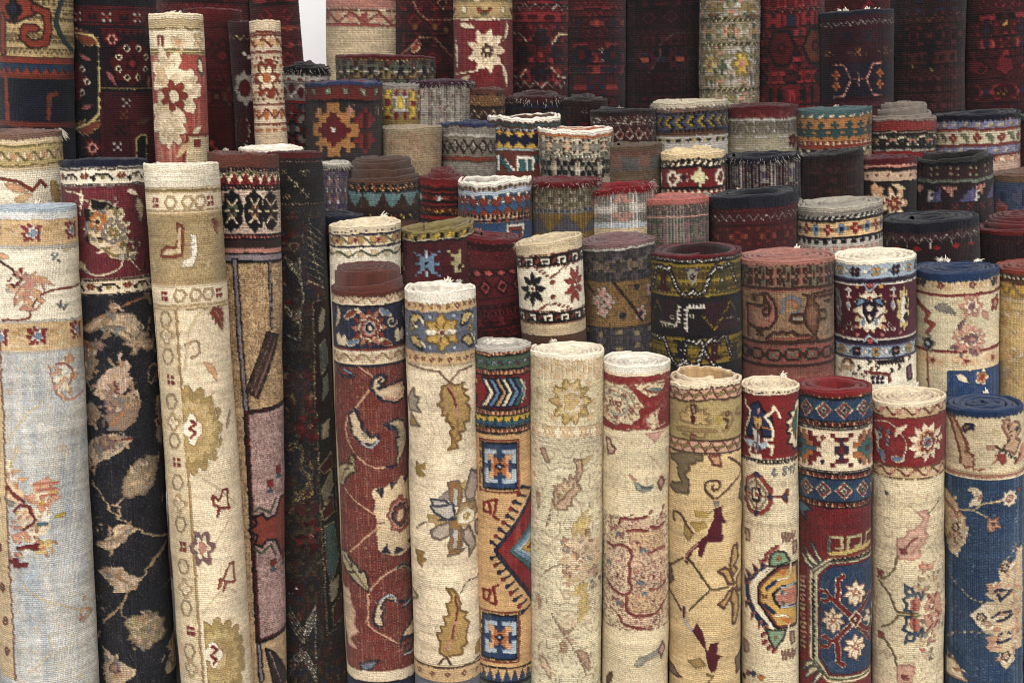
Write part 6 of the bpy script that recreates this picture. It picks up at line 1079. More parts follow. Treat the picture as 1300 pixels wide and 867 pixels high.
def d_redlozenge(c):
    c.bands((0, 26, 'dr'), (26, 60, (82, 26, 28)), (60, 400, (76, 22, 26))); c.dias(56, 20, 20, ['mr', 'dr']); c.lines('mr', 2, 34, 88, 108, 136); c.tris(94, 106, 9, 'mr'); c.zig(96, 105, 9, 1, (130, 56, 50)); c.mosaic(110, 135, 34, 3.4, ['mr', (90, 60, 40), 'dr', 'ru'], [4, 1.5, 3, 1]); c.rose(266, 190, 15, ['mr', 'ru', 'mr'], 5, .3); c.dias(70, 26, 34, ['mr', (96, 30, 32)], 8)
def d_brownoval(c):
    c.bands((10, 30, 'mr'), (30, 400, (58, 26, 30))); c.zig(44, 50, 9, 1, 'be'); c.lines('mr', 2, 54, 84, 140); c.rose(310, 112, 16, ['gy', 'dr'], 8, .1, 1.25); c.dots([(310, 68), (316, 72), (306, 162), (316, 158), (312, 185)], 3, 'lg'); c.mosaic(150, 180, 30, 3, ['mr', 'dr', 'gy'], [5, 3, .6])
def d_slim(c):
    c.band(0, 400, (204, 182, 154)); c.lines('ru', 2, 42, 46, 67, 133, 158); c.vine(55, 4, 22, 1.8, 'ru', 'gd', 0, ['pe'], 4); c.mosaic(70, 131, 40, 3, [(204, 182, 154), 'ru', 'or_', 'be'], [6, 1.6, 1.2, 2], smooth=.2); c.rose(338, 100, 14, ['ru', 'cr', 'or_'], 6, .3, 1.4); c.vine(145, 5, 22, 1.8, 'ru', 'or_', 0); c.band(160, 186, (200, 176, 146)); c.mosaic(161, 190, 20, 3, [None, 'ru', 'or_'], [6, 2, 1])
def d_beigeborder(c):
    c.bands((160, 176, (128, 98, 84)), (176, 183, 'be'), (183, 212, (196, 172, 118)), (212, 216, 'be'), (216, 400, 'iv')); c.vine(198, 5, 20, 1.3, 'ol', 'cr', 0, ['pe', 'gd'], 4); c.lines('ol', 1.2, 185, 210); c.curve([(0, 226), (24, 230), (40, 242), (50, 230), (56, 238)], 3, 'ru', False); c.leaf(20, 238, 30, 10, 20, 'pe'); c.leaf(68, 250, 40, 16, 80, (190, 158, 100), None, 3, .4); c.leaf(30, 250, 26, 9, -20, 'tn')

BK = (34, 26, 30)
# ================================================================== the rolls, front to back
GF = 'front row of rolled carpets'; GM = 'middle rows of rolled carpets'; GB = 'tall carpets standing at the back'
rug('pale blue carpet roll with ivory floral end bands and gold borders', 35, 268, 120, 3.88, d_lightblue, 'lb', 'lb', 65, 867, lean=.09, group=GF, tilt=.01, turns=2.5, t=3, tass=((168, 20, 1.2, 'wh'),))
rug('black carpet roll with beige plume flowers below a wine red floral band', 133, 207, 110, 4.08, d_darkfloral, 'bk', 'nv', 173, 867, lean=.09, group=GF, fray=40, turns=2.5)
rug('tall cream carpet roll with white plain end and upright border of small red squares', 232, 212, 97, 3.93, d_creamtall, 'cr', 'iv', 277, 867, lean=.09, group=GF, tilt=-.02, turns=2.2)
rug('tan carpet roll with red triangle row, dark ovals and rust arrow on pink', 311, 199, 88, 4.14, d_tanturk, 'tn', (110, 62, 50), 322, 867, lean=.09, group=GF, tilt=-.04, rimh=15, ztn=2.2, turns=3, tass=((215, 16, .9, 'lg'),))
rug('very dark navy carpet roll with dotted motifs beside the tan arrow carpet', 367, 197, 84, 4.36, d_darknight, 'bk', 'dr', 402, 867, lean=.09, group=GF, turns=2.5)
rug('rust red carpet roll with telescoped brown coil end and navy rosette band', 468, 371, 97, 4.06, d_rustnavy, 'ru', (110, 56, 42), 487, 867, group=GF, rise=17, rimh=5, turns=10, risen=1.5, t=2.6, gap=.7, tass=((150, 16, 1.0, 'lg'),), mat='warp')
rug('ivory carpet roll with big golden serrated leaves and grey palmette', 561, 372, 89, 4.0, d_goldleaf, 'cr', 'wh', 572, 867, group=GF, turns=1.4, seam=170, rimh=13, ztn=2, tass=((170, 22, .8, 'wh'), (150, 16, 1.0, 'lg')))
rug('slim tan carpet roll with blue squares and a red pointed medallion', 638, 443, 73, 4.02, d_tangeo, 'tn', 'lg', 643, 867, group=GF, turns=2.1, seam=200, rimh=4, rim2='wh')
rug('faded beige carpet roll with pale gold medallion near its cream end', 721, 452, 93, 4.0, d_beigeq, 'cr', 'iv', 719, 867, group=GF, turns=3.6, sink=1.5, tass=((205, 16, .8, 'wh'),))
rug('cream carpet roll with faded red end band and large outlined pink medallion', 808, 466, 90, 4.0, d_creamredband, 'cr', 'wh', 807, 867, group=GF, turns=4.6, sink=.8, rimh=8)
rug('golden yellow carpet roll with maroon leaves and pink zigzag bands', 895, 489, 93, 3.99, d_goldfield, 'gd', 'cr', 895, 867, group=GF, turns=1.7, seam=135, rimh=5, ztn=2.4, tilt=.04, rim2=(196, 160, 112), rise=5, tass=((160, 14, 1.2, 'wh'),))
rug('cream carpet roll with red end band, compass flower and half hidden gold medallion', 978, 495, 75, 4.02, d_creamcompass, 'cr', 'cr', 979, 867, group=GF, turns=2.8, rimh=3, tass=((155, 22, 1.5, 'wh'),))
rug('bright red carpet roll with dark blue octagon medallion and patterned bands', 1060, 498, 94, 3.99, d_redoct, 'rd', 'rd', 1060, 867, group=GF, turns=1.6, seam=235, t=6, rimh=5, rise=1)
rug('cream carpet roll with red rosette band and pink blue sprays below', 1153, 512, 93, 4.0, d_creamrose, 'cr', 'cr', 1153, 867, group=GF, turns=4.2, rimh=5, tass=((170, 15, 1.3, 'wh'),))
rug('blue carpet roll with blue coiled end and cream bird band', 1249, 522, 97, 3.98, d_bluefield, 'bl', (38, 64, 104), 1250, 867, group=GF, turns=3.4, t=6, rimh=7, tass=((178, 14, 1.2, 'wh'),), fray=50, mat='warp')
rug('beige carpet roll cut off by the frame beside the blue carpet', 1346, 600, 95, 4.02, d_edge, 'be', 'be', 1348, 867, group=GF, coarse=1.5)

rug('short cream carpet roll with thin navy lines behind the brown coiled end', 465, 288, 92, 4.33, d_creamnavylines, 'cr', 'cr', 468, 345, group=GM, turns=2.0, rimh=6, tilt=.06, tass=((150, 16, .8, 'wh'),))
rug('dark wine carpet roll with grey blue star and yellow black kilim rim', 555, 292, 98, 4.4, d_starrug, 'bg', 'ol', 560, 365, group=GM, turns=1.2, tilt=.12, rimh=3, ztn=2.5)
rug('deep red carpet roll leaning sideways with zigzag and lozenge bands', 622, 304, 88, 4.42, d_deepred, 'dr', (112, 32, 38), 640, 430, group=GM, turns=2.5, tilt=-.2, wav=1.6, e2=.03)
rug('ivory carpet roll with black flower, red star flower and black key bands', 698, 308, 85, 4.24, d_creamblackflower, 'iv', (206, 186, 150), 705, 440, group=GM, turns=2.5, tilt=.10, rimh=4, fray=40)
rug('ochre carpet roll with mauve coiled rim and pale blossom cluster', 784, 310, 97, 4.36, d_ochreflower, 'oc', (132, 100, 100), 786, 452, group=GM, turns=3, tilt=.05, rimh=4, rise=1.5, mat='warp')
rug('black carpet roll with mustard bands, white wavy lines and dark red rim', 883, 325, 121, 4.3, d_blackyellow, 'bk', (104, 24, 32), 884, 478, group=GM, turns=1.5, t=7, rimh=3, tilt=.02, rim2='mr')
rug('brownish pink carpet roll with boteh field and green speckled borders', 1000, 332, 115, 4.28, d_brownboteh, 'tn', (172, 116, 102), 1001, 486, group=GM, turns=4, rimh=6, rise=.6, tass=((168, 15, 1.3, 'wh'),))
rug('burgundy carpet roll with light blue flower borders and cream palmette', 1111, 331, 107, 4.28, d_burgundy, 'bg', 'iv', 1112, 492, group=GM, turns=3.5, t=6, rimh=4)
rug('cream carpet roll with royal blue rim and thin red lines', 1214, 347, 103, 4.3, d_creamblue, 'cr', (38, 62, 100), 1214, 500, group=GM, turns=3.2, rimh=9, fray=60, tass=((150, 18, .8, 'wh'), (195, 20, .7, 'wh'), (205, 16, .9, 'wh')))
rug('golden cream carpet roll with rust rim beside the royal blue rimmed carpet', 1316, 343, 99, 4.3, d_goldedge, 'cr', 'ru', 1317, 610, group=GM, turns=3, tass=((190, 18, 1.3, 'wh'),), coarse=1.3)

# third row
rug('dark carpet roll with navy rim squeezed beside the thin lined cream carpet', 430, 276, 68, 4.52, S(B((264, 288, 'nv'), (288, 300, 'dr'), (300, 308, 'nv'), (308, 700, 'mr')), ('lines', 'dr', 3, 318, 330), ('mosaic', 322, 345, 14, 3, ['mr', 'dr', 'bk'])), 'mr', (34, 36, 58), 432, 345, group=GM, turns=2.5, coarse=1.3, rimh=9)
rug('brown carpet roll with cone shaped coil and turquoise triangle border', 485, 231, 97, 4.68, S(B((226, 232, 'br'), (232, 244, 'dk'), (244, 262, (96, 124, 124)), (262, 270, 'db'), (270, 280, 'dk'), (280, 500, 'br')), ('stamps', '.a./aba/.a.', 238, 11, 3, {'a': 'gd', 'b': 'ru'}), ('dash', 233, 2, 5, 'or_', 'bl'), ('tris', 246, 268, 27, (66, 42, 36), {'step': 5}), ('warp', 'lg', .25, 3.2, 244, 264), ('stamps', 'a.b/.a.', 275, 14, 3, {'a': 'yl', 'b': 'rd'})), 'br', (92, 62, 46), 486, 290, group=GM, rise=10, turns=10, risen=2.6, t=3, gap=.9, rimh=2, tass=((262, 20, .2, 'lg'),))
rug('red and black striped kilim roll with small white diamonds', 563, 228, 64, 4.74, S(B((220, 232, 'bk'), (232, 236, 'rd'), (236, 600, (92, 26, 24))), ('lines', 'bk', 2.4, 240, 246, 256, 262, 272, 280), ('lines', 'rd', 2.2, 243, 259, 276), ('stamps', '.aa./aaaa/.aa.', 251, 30, 2.6, {'a': 'lg'}, 6, ), ('dash', 251, 4, 15, 'ru'), ('stamps', '.a./a.a/.a.', 267, 9, 1.8, {'a': 'yl'}), ('stamps', 'aa', 284, 12, 3, {'a': 'lg'}), ('dash', 270, 2, 5, 'or_', 'bk')), 'dr', (112, 28, 26), 563, 295, group=GM, turns=2.2, rise=4, ztn=2, tass=((165, 12, 1.0, 'lg'),))
rug('blue kilim roll with red hearts row and open white rim', 629, 232, 93, 4.62, S(B((222, 236, 'wh'), (236, 242, 'lg'), (242, 248, 'lb'), (248, 264, (60, 92, 128)), (264, 272, (60, 92, 128)), (272, 278, 'pe'), (278, 284, 'lg'), (284, 600, (56, 84, 122))), ('dash', 239, 4, 7, 'pk', 'gn'), ('tris', 246, 254, 16, 'wh'), ('stamps', 'aa.aa/aaaaa/aaaaa/.aaa./..a..', 257, 16, 2.6, {'a': 'ru'}, 0), ('stamps', '.a./aba/.a.', 257, 16, 2.0, {'a': 'wh', 'b': 'te'}, 8), ('tris', 264, 272, 16, 'ru', {'up': True}), ('dash', 275, 5, 6, 'bk', 'pe'), ('dash', 281, 4, 12, 'ru', 'nv'), ('stamp', 'bbbbbbb/baaaaab/ba...ab/ba.b.ab', 655, 294, 4, {'a': 'ru', 'b': 'wh'}), ('stamp', 'aaa.aaa/.aaaaa./..aaa..', 600, 296, 4, {'a': 'pk'})), 'bl', 'wh', 630, 305, group=GM, turns=1.0, rimh=5, tilt=.04, ztn=2.4, seam=190, rim2='lg', gap=2)
rug('olive carpet roll with shaggy dark red rim', 718, 232, 92, 4.66, S(B((225, 240, (116, 108, 84)), (240, 266, (124, 112, 86)), (266, 272, 'gy'), (272, 500, (134, 106, 52))), ('mosaic', 242, 266, 40, 4, [(124, 112, 86), (160, 150, 126), (92, 82, 62)], [4, 2, 2]), ('tris', 272, 296, 44, (88, 88, 98), {'step': 6}), ('warp', (60, 50, 40), .5, 4.0), ('dash', 268, 2, 8, 'bl', 'gy')), 'ol', (112, 24, 32), 719, 305, group=GM, fray=420, rimh=6, turns=3, mat='warp')
rug('pale carpet roll with white warp streaks and crimson open rim', 790, 240, 86, 4.64, S(B((230, 246, 'rd'), (246, 500, (150, 138, 128))), ('mosaic', 246, 284, 50, 6, ['gy', 'pk', 'lg', 'or_', 'sb'], [4, 2, 3, 1, 2]), ('band', 282, 290, 'lb'), ('warp', 'wh', .85, 4.2), ('band', 290, 500, 'be')), 'lg', (138, 26, 34), 791, 300, group=GM, fray=220, rimh=6, turns=1.6, seam=160, tilt=.08, ztn=2.2, mat='warp', tass=((110, 10, .2, 'lg'),))
rug('grey carpet roll with salmon pink rim and fine zigzag', 858, 254, 82, 4.6, S(B((245, 260, 'pk'), (260, 500, (96, 84, 78))), ('zig', 262, 272, 11, 1.3, 'pk'), ('line', 276, 3, 'pk'), ('mosaic', 280, 312, 30, 3, [(96, 84, 78), 'mv', 'gn', (130, 110, 96)]), ('warp', 'lg', .6, 4.2)), 'gy', (180, 106, 96), 859, 316, group=GM, turns=3.5, rimh=7, fray=60, mat='warp', tass=((115, 12, .1, 'lg'),))
rug('maroon carpet roll with thick black rim and fine white zigzag', 956, 250, 112, 4.64, S(B((238, 264, 'bk'), (264, 500, (80, 30, 34))), ('zig', 272, 280, 12, 1.3, 'lg'), ('dash', 267, 1.6, 6, 'ru'), ('line', 286, 2, 'mr'), ('mosaic', 288, 312, 40, 4, [(80, 30, 34), (122, 46, 44), (140, 76, 60)], [5, 2, 1])), 'mr', (32, 34, 48), 957, 320, group=GM, turns=2, rimh=14, tilt=.04, fray=80, tass=((175, 14, .2, 'lg'), (200, 12, .2, 'cr')))
rug('grey cream carpet roll with dashed lines and small coloured flower border', 1067, 262, 108, 4.6, S(B((252, 268, 'lg'), (268, 272, 'gy'), (272, 278, 'lg'), (278, 281, 'bk'), (281, 300, 'tn'), (300, 303, 'bk'), (303, 311, 'lg'), (311, 500, 'lg')), ('dash', 275, 4, 8, 'bk', 'lg', {'slant': 1}), ('stamps', '.a./aba/.a.', 290, 34, 4.4, {'a': 'sb', 'b': 'nv'}), ('stamps', '.a./aba/.a.', 290, 34, 4.4, {'a': 'rd', 'b': 'pk'}, 17), ('stamps', 'aa/aa', 290, 17, 2.2, {'a': 'ol'}, 8), ('dash', 306, 5, 12, 'bk', 'lg'), ('dash', 315, 5, 10, 'pk', 'lg')), 'lg', (166, 158, 142), 1068, 325, group=GM, turns=3.2, rimh=5, tilt=.02, tass=((262, 24, 1.0, 'lg'), (252, 22, 1.2, 'gy')))
rug('black rimmed dark carpet roll with white picket zigzag', 1180, 282, 120, 4.58, S(B((272, 292, 'bk'), (292, 304, (66, 36, 40)), (304, 500, (48, 26, 30))), ('warp', 'lg', .3, 4.2, 290, 306), ('zig', 298, 307, 15, 1.2, 'lg'), ('stamps', 'a', 302, 15, 1.6, {'a': 'lg'}, 0), ('dias', 314, 8, 26, ['rd'], 4, {'fill': .5}), ('stamps', 'a/a/a/a', 310, 30, 2, {'a': 'lg'})), 'mr', (28, 29, 42), 1181, 335, group=GM, turns=2.6, rimh=12, fray=120, t=6)
rug('dark red carpet roll with many coiled layers at the frame edge', 1292, 292, 104, 4.64, S(B((285, 297, 'dr'), (297, 500, (48, 26, 30))), ('stamps', 'a.a/.a.', 306, 14, 3, {'a': (90, 40, 40)}), ('warp', 'gy', .2, 4)), 'mr', (112, 32, 34), 1293, 345, group=GM, rise=5, turns=6, rimh=5)

# fourth row
rug('grey violet carpet roll with white frayed rim beside the dark navy carpet', 423, 208, 44, 4.70, S(B((200, 215, 'gy'), (215, 500, (88, 78, 86))), ('mosaic', 216, 268, 26, 3, [(88, 78, 86), 'pu', 'mv', 'gy', 'lg'], [4, 2, 1, 2, 1]), ('warp', 'lg', .3, 3)), 'gy', 'lg', 428, 275, group=GM, fray=260, turns=2, rimh=4)
rug('plain sandy beige carpet roll without pattern', 524, 163, 75, 4.92, S(B((150, 165, (150, 132, 104)), (165, 500, (156, 134, 104))), ('mottle', 'ru', .25, 3, 3), ('warp', 'lg', .25, 3.4)), 'be', (158, 142, 116), 526, 222, group=GM, turns=2.4, tilt=.02)
rug('grey carpet roll with blue and rust rim and small arch border', 596, 158, 72, 5.0, S(B((150, 161, 'nv'), (161, 170, 'gy'), (170, 175, 'lg'), (175, 200, (132, 122, 106)), (200, 206, 'br'), (206, 500, 'gy')), ('dash', 158, 7, 58, 'nv', 'ru'), ('dias', 187, 20, 13, ['db', 'lg', 'gy'], 2), ('line', 202, 4, 'ru'), ('mottle', 'db', .3, 4, 4)), 'gy', (52, 60, 92), 597, 222, group=GM, turns=2.5, rimh=3, ztn=2)
rug('brown kilim roll with yellow diamond band, teal steps and open white rim', 666, 150, 93, 5.02, S(B((140, 162, (98, 64, 54)), (162, 164, 'lb'), (164, 188, (196, 160, 80)), (188, 191, 'lb'), (191, 195, (110, 62, 50)), (195, 500, (112, 58, 48))), ('stamps', '..a../.aaa./aaaaa/aaaaa/.aaa./..a..', 176, 15, 3.1, {'a': 'nv'}), ('tris', 164, 169, 15, 'ru', {'up': False}), ('stamps', 'a......./aab...../.aab..../..aab.../...aab..', 207, 50, 4, {'a': 'te', 'b': 'wh'}, 22), ('stamps', 'bbbbbb/baabab/baabab/baabab/baabab', 207, 50, 4, {'a': 'te', 'b': 'wh'}, 0), ('dash', 165, 2, 8, 'wh', 'nv'), ('lines', 'te', 2, 158)), 'br', 'wh', 667, 228, group=GM, turns=1.1, seam=140, rimh=4, ztn=2.4, rim2='br', tass=((130, 12, .4, 'lg'),))
rug('cream carpet roll with white and orange rim and tiny dark arch pattern', 732, 166, 92, 4.88, S(B((158, 170, 'wh'), (170, 174, 'or_'), (174, 500, (176, 160, 136))), ('mosaic', 175, 196, 26, 2.6, [(196, 182, 154), 'gy', 'db', 'pe'], [5, 2, 1.4, 1.2]), ('line', 198, 3, 'gn'), ('dash', 198, 3, 5, 'wh'), ('mosaic', 201, 226, 32, 3, [(196, 182, 154), 'bk', 'br', 'gy'], [4, 1.6, 1.4, 1]), ('warp', 'wh', .2, 3.4)), 'cr', 'wh', 733, 232, group=GM, turns=1.4, seam=150, rimh=4, tilt=-.02, ztn=1.8, rim2=(170, 96, 60))
rug('dusty brown carpet roll with faint blue bands', 800, 186, 84, 4.92, S(B((178, 500, (100, 82, 64))), ('band', 190, 196, (110, 74, 64)), ('band', 200, 216, (92, 90, 88)), ('mosaic', 190, 218, 40, 4, [None, (120, 90, 76), (96, 104, 108)], [6, 1, 1]), ('mottle', 'gy', .3, 3, 3)), 'br', (102, 84, 66), 801, 240, group=GM, turns=2.5, fray=60)
rug('red carpet roll with white stars and cream open rim', 880, 195, 81, 4.84, S(B((184, 202, (206, 180, 136)), (202, 205, 'bk'), (205, 211, 'cr'), (211, 214, 'bk'), (214, 238, (128, 34, 38)), (238, 241, 'bk'), (241, 246, 'cr'), (246, 500, 'rd')), ('stamps', '.aaa./aa.aa/a.b.a/aa.aa/.aaa.', 226, 72, 4.2, {'a': 'iv', 'b': 'ol'}, 30), ('stamps', '..a../.aaa./aaaaa/.aaa./..a..', 226, 72, 5, {'a': (216, 206, 160)}, -8), ('stamps', 'a.a/.b./a.a', 226, 72, 4, {'a': 'lg', 'b': 'nv'}, 13), ('dash', 208, 5, 9, 'bk', 'cr', {'slant': 1}), ('dash', 243, 4, 9, 'rd', 'cr')), 'rd', (214, 190, 146), 881, 252, group=GM, turns=1.1, seam=150, t=5, rimh=8, rise=4, ztn=2, tass=((158, 22, .9, 'wh'), (150, 20, .5, 'wh')))
rug('black and white streaked carpet roll with navy ring rim', 969, 200, 100, 4.9, S(B((192, 204, 'bk'), (204, 500, (56, 48, 54))), ('mosaic', 206, 236, 40, 4, [(60, 52, 60), 'mr', 'gy', 'pu'], [4, 2, 2, 2]), ('warp', 'wh', .8, 4.4, 200)), 'bk', (30, 31, 46), 970, 248, group=GM, turns=1.3, rimh=6, fray=260, mat='warp', seam=160)
rug('dark brown carpet roll with sparse dim flowers', 1058, 196, 82, 4.9, S(B((188, 500, (42, 28, 28))), ('stamps', 'a.a/.a./a.a', 222, 40, 2.6, {'a': (110, 96, 84)}), ('mosaic', 205, 250, 50, 4, [(42, 28, 28), (58, 30, 30), (72, 44, 38)], [5, 2, 1])), 'db', (36, 30, 28), 1058, 258, group=GM, turns=2.5, tilt=.08, fray=40)
rug('red carpet roll with cream stripe and black field of pale blossoms', 1128, 202, 72, 4.92, S(B((196, 208, 'dr'), (208, 214, (120, 60, 50)), (214, 217, 'dk'), (217, 230, (196, 166, 138)), (230, 233, 'bk'), (233, 500, (40, 34, 36))), ('stamps', 'a', 223, 16, 2.6, {'a': 'ru'}), ('mosaic', 208, 214, 10, 2, ['dr', 'pk']), ('rose', 1112, 252, 13, ['pe', 'cr'], 6, .4), ('rose', 1134, 258, 16, ['pe', 'cr', 'ru', 'pe'], 7, .35), ('leaf', 1142, 238, 24, 7, 20, 'be'), ('leaf', 1112, 240, 20, 8, 80, 'pe')), 'rd', (96, 24, 32), 1128, 275, group=GM, turns=2.5, rimh=4)
rug('black rimmed floral carpet roll with crossed dark petals and pale triangles', 1211, 204, 98, 4.9, S(B((194, 206, 'bk'), (206, 226, (62, 40, 42)), (226, 231, (120, 126, 110)), (231, 500, (50, 36, 42))), ('stamps', 'a.a/.b./a.a', 216, 25, 4.2, {'a': (150, 140, 110), 'b': 'dr'}), ('stamps', 'aaaa/.aa./..a.', 242, 42, 4.5, {'a': 'pk'}, 6), ('stamps', '...a/..aa/.aaa/aaaa', 246, 42, 5, {'a': (96, 92, 128)}, 26), ('stamps', 'a.a/.a./a.a', 262, 20, 3, {'a': 'ru'}), ('warp', 'bk', .3, 3.2), ('stamps', 'bb/b./bb/b.', 248, 60, 4, {'b': 'lg'}, 30)), 'dk', (28, 26, 26), 1212, 278, group=GM, turns=1.6, rise=6, rimh=5, fray=90, ztn=2.4, seam=160)
rug('slate blue carpet roll with brown rim and small pink arch', 1302, 222, 94, 4.9, S(B((215, 230, (112, 84, 66)), (230, 500, (66, 78, 102))), ('stamp', '.aa./aaaa/abba/aaaa', 1272, 262, 5, {'a': (160, 96, 90), 'b': 'ru'}), ('mosaic', 235, 262, 60, 5, [None, (90, 84, 104), (50, 60, 84)], [6, 1, 1]), ('warp', (100, 112, 132), .3, 3.4)), 'bl', (116, 88, 70), 1303, 290, group=GM, turns=2.6, rimh=5)

# fifth row
rug('grey red patterned carpet roll with shaggy black rim', 388, 86, 62, 5.12, S(B((70, 92, 'bk'), (92, 104, 'gy'), (104, 128, (120, 104, 100)), (128, 131, 'rd'), (131, 500, (74, 66, 70))), ('mosaic', 92, 102, 16, 2.6, ['gy', 'rd', 'dk', 'lg']), ('vine', 115, 7, 26, 2.6, 'lg', 'dr'), ('line', 105, 1.6, 'lg'), ('mosaic', 132, 195, 40, 3.6, [(74, 66, 70), 'gy', 'rd', 'te', 'bk'], [4, 2, 1.6, 1, 2])), 'gy', (26, 24, 24), 390, 200, group=GM, fray=260, rimh=8, turns=2.5, rise=2)
rug('navy carpet roll with tan stepped diamond and dark red dotted band', 438, 106, 100, 4.86, S(B((96, 104, (44, 62, 96)), (104, 127, (112, 42, 38)), (127, 130, 'bk'), (130, 500, (60, 50, 50))), ('dash', 101, 6, 70, 'ru', (44, 62, 96), 20), ('line', 107, 1.5, 'pk'), ('stamps', 'aaa/aba/aaa', 116, 23, 2.6, {'a': (130, 140, 110), 'b': 'wh'}), ('stamp', '....aaa..../..a.aaa.a../.aaaabaaaa./..aabbbaa../aaabbbbbaaa/aabbbcbbbaa/aaabbbbbaaa/..aabbbaa../.aaaabaaaa./..a.aaa.a../....aaa....', 423, 165, 6.2, {'a': (176, 122, 70), 'b': (110, 32, 36), 'c': 'wh'}), ('stamp', '..a../.aba./aabaa/.aba./..b../.aba./aabaa/.aba./..a..', 464, 165, 6.6, {'a': (130, 46, 42), 'b': (80, 26, 30)}), ('stamp', '..a../.aba./aabaa/.aba./..b../.aba./aabaa/.aba./..a..', 388, 165, 5, {'a': (130, 46, 42), 'b': (80, 26, 30)}), ('stamp', 'a.a/.a./a.a', 446, 138, 3, {'a': 'pk'}), ('stamp', 'a.a/.a./a.a', 480, 140, 3, {'a': 'pk'}), ('stamps', 'a/a', 142, 44, 5, {'a': 'pk'}, -6), ('warp', 'te', .2, 3.6)), 'nv', (48, 64, 100), 439, 212, group=GM, turns=2.2, ztn=2.4, tilt=.03, rim2='ru', rimh=3)
rug('mossy grey green carpet roll with thick dark red rim and yellow edging', 490, 72, 125, 5.3, S(B((60, 74, 'dr'), (74, 77, 'yl'), (77, 500, (84, 86, 74))), ('mosaic', 78, 130, 40, 3.6, [(84, 86, 74), 'ol', 'dk', 'lg', (100, 60, 50)], [4, 2, 2, 1.2, 1]), ('warp', 'lg', .3, 3.2)), 'ol', (96, 26, 34), 491, 118, group=GM, turns=2.5, rimh=4, tilt=-.02)
rug('small yellow and grey speckled carpet roll behind the sandy beige one', 508, 108, 54, 5.12, S(B((100, 118, 'gy'), (118, 500, (146, 124, 74))), ('mosaic', 110, 150, 34, 3.4, ['lg', 'ol', 'yl', 'gy', 'rd'], [2, 3, 3, 2, .6])), 'ol', 'gy', 508, 155, group=GM, turns=2, coarse=1.2)
rug('whitish net patterned carpet roll with purple red fringe rim', 562, 104, 82, 5.16, S(B((94, 107, 'pu'), (107, 500, (156, 148, 134))), ('zig', 112, 145, 44, 2, 'ru', {'dot': 4}), ('zig', 118, 150, 44, 1.6, 'gy'), ('mosaic', 124, 152, 44, 3.4, [None, 'mv', 'gy'], [5, 1, 2]), ('warp', 'wh', .5, 3.4), ('warp', 'dk', .3, 5)), 'lg', (76, 44, 60), 562, 158, group=GM, fray=260, rimh=6, turns=2.5, tilt=.02, mat='warp')
rug('brown carpet roll with small gold zigzag band', 617, 114, 52, 5.2, S(B((106, 120, (96, 58, 42)), (120, 134, (120, 84, 56)), (134, 500, 'db')), ('zig', 122, 132, 10, 1.6, 'gd'), ('lines', 'bk', 1.4, 119, 135), ('vine', 144, 4, 14, 1.6, 'be')), 'br', (92, 56, 42), 617, 156, group=GM, turns=2.5)
rug('dark carpet roll with shaggy maroon rim and pale dotted line', 682, 124, 82, 5.3, S(B((112, 128, 'mr'), (128, 500, 'bk')), ('dash', 129, 1.8, 4, 'lg'), ('mosaic', 133, 150, 20, 3, ['bk', 'nv', 'mr'])), 'bk', (70, 30, 34), 682, 150, group=GM, fray=200, rimh=8, turns=3, rise=2)
rug('near black maroon carpet roll tucked behind the white and orange rimmed one', 742, 128, 62, 5.28, S(B((118, 500, (44, 26, 26))), ('stamps', 'a.a/.a./a.a', 140, 22, 2.4, {'a': (110, 90, 80)}), ('mosaic', 146, 170, 22, 3, ['mr', 'dr', 'bk'])), 'mr', (52, 34, 30), 742, 162, group=GM, turns=3, rise=2, fray=60)
rug('dark maroon carpet roll with white chain lines and lozenge lattice', 793, 142, 82, 5.12, S(B((130, 142, 'bk'), (142, 500, (66, 28, 28))), ('dash', 146, 1.5, 4, 'ru'), ('line', 158, 1.3, 'lg'), ('zig', 150, 157, 9, 1.2, 'lg'), ('stamps', 'a/a/a', 152, 18, 1.8, {'a': 'lg'}), ('dash', 161, 1.5, 4, 'lg'), ('dias', 172, 18, 13, ['lg', 'ru', 'mr']), ('line', 184, 2, 'lg')), 'mr', (38, 26, 28), 793, 192, group=GM, turns=1.6, rimh=6, rise=2, tass=((190, 12, .5, 'lg'),))
rug('ivory rimmed carpet roll with slate blue band of yellow chevrons', 877, 130, 94, 5.12, S(B((120, 136, (184, 172, 148)), (136, 142, (120, 92, 82)), (142, 168, (74, 78, 104)), (168, 172, 'br'), (172, 500, 'lg')), ('dash', 138, 2.6, 4, 'lg'), ('stamps', '..aab/.aab./aab../.aab./..aab', 155, 15, 3.0, {'a': (160, 134, 60), 'b': 'bk'}), ('dash', 144, 2.4, 6, 'br', 'bk'), ('dash', 166, 2.4, 6, 'br', 'bk'), ('stamps', 'aa.b', 178, 14, 3, {'a': 'bk', 'b': 'yl'})), 'lg', (190, 178, 154), 877, 188, group=GM, turns=2.5, rimh=7, fray=60, tilt=.01)
rug('grey cream carpet roll with brick red rim band', 966, 136, 96, 5.18, S(B((126, 150, (104, 32, 36)), (150, 154, 'lg'), (154, 170, (128, 118, 102)), (170, 500, (156, 146, 122))), ('mottle', 'pk', .5, 2, 2, 130, 150), ('mosaic', 154, 169, 26, 2.6, ['gy', 'lg', (110, 100, 84)]), ('mosaic', 172, 190, 30, 3, [(156, 146, 122), 'yl', 'lg'], [4, 1, 2]), ('rose', 1006, 180, 7, ['dr', 'ru'], 5, .3)), 'lg', (92, 28, 34), 966, 198, group=GM, turns=2.8, rimh=4)
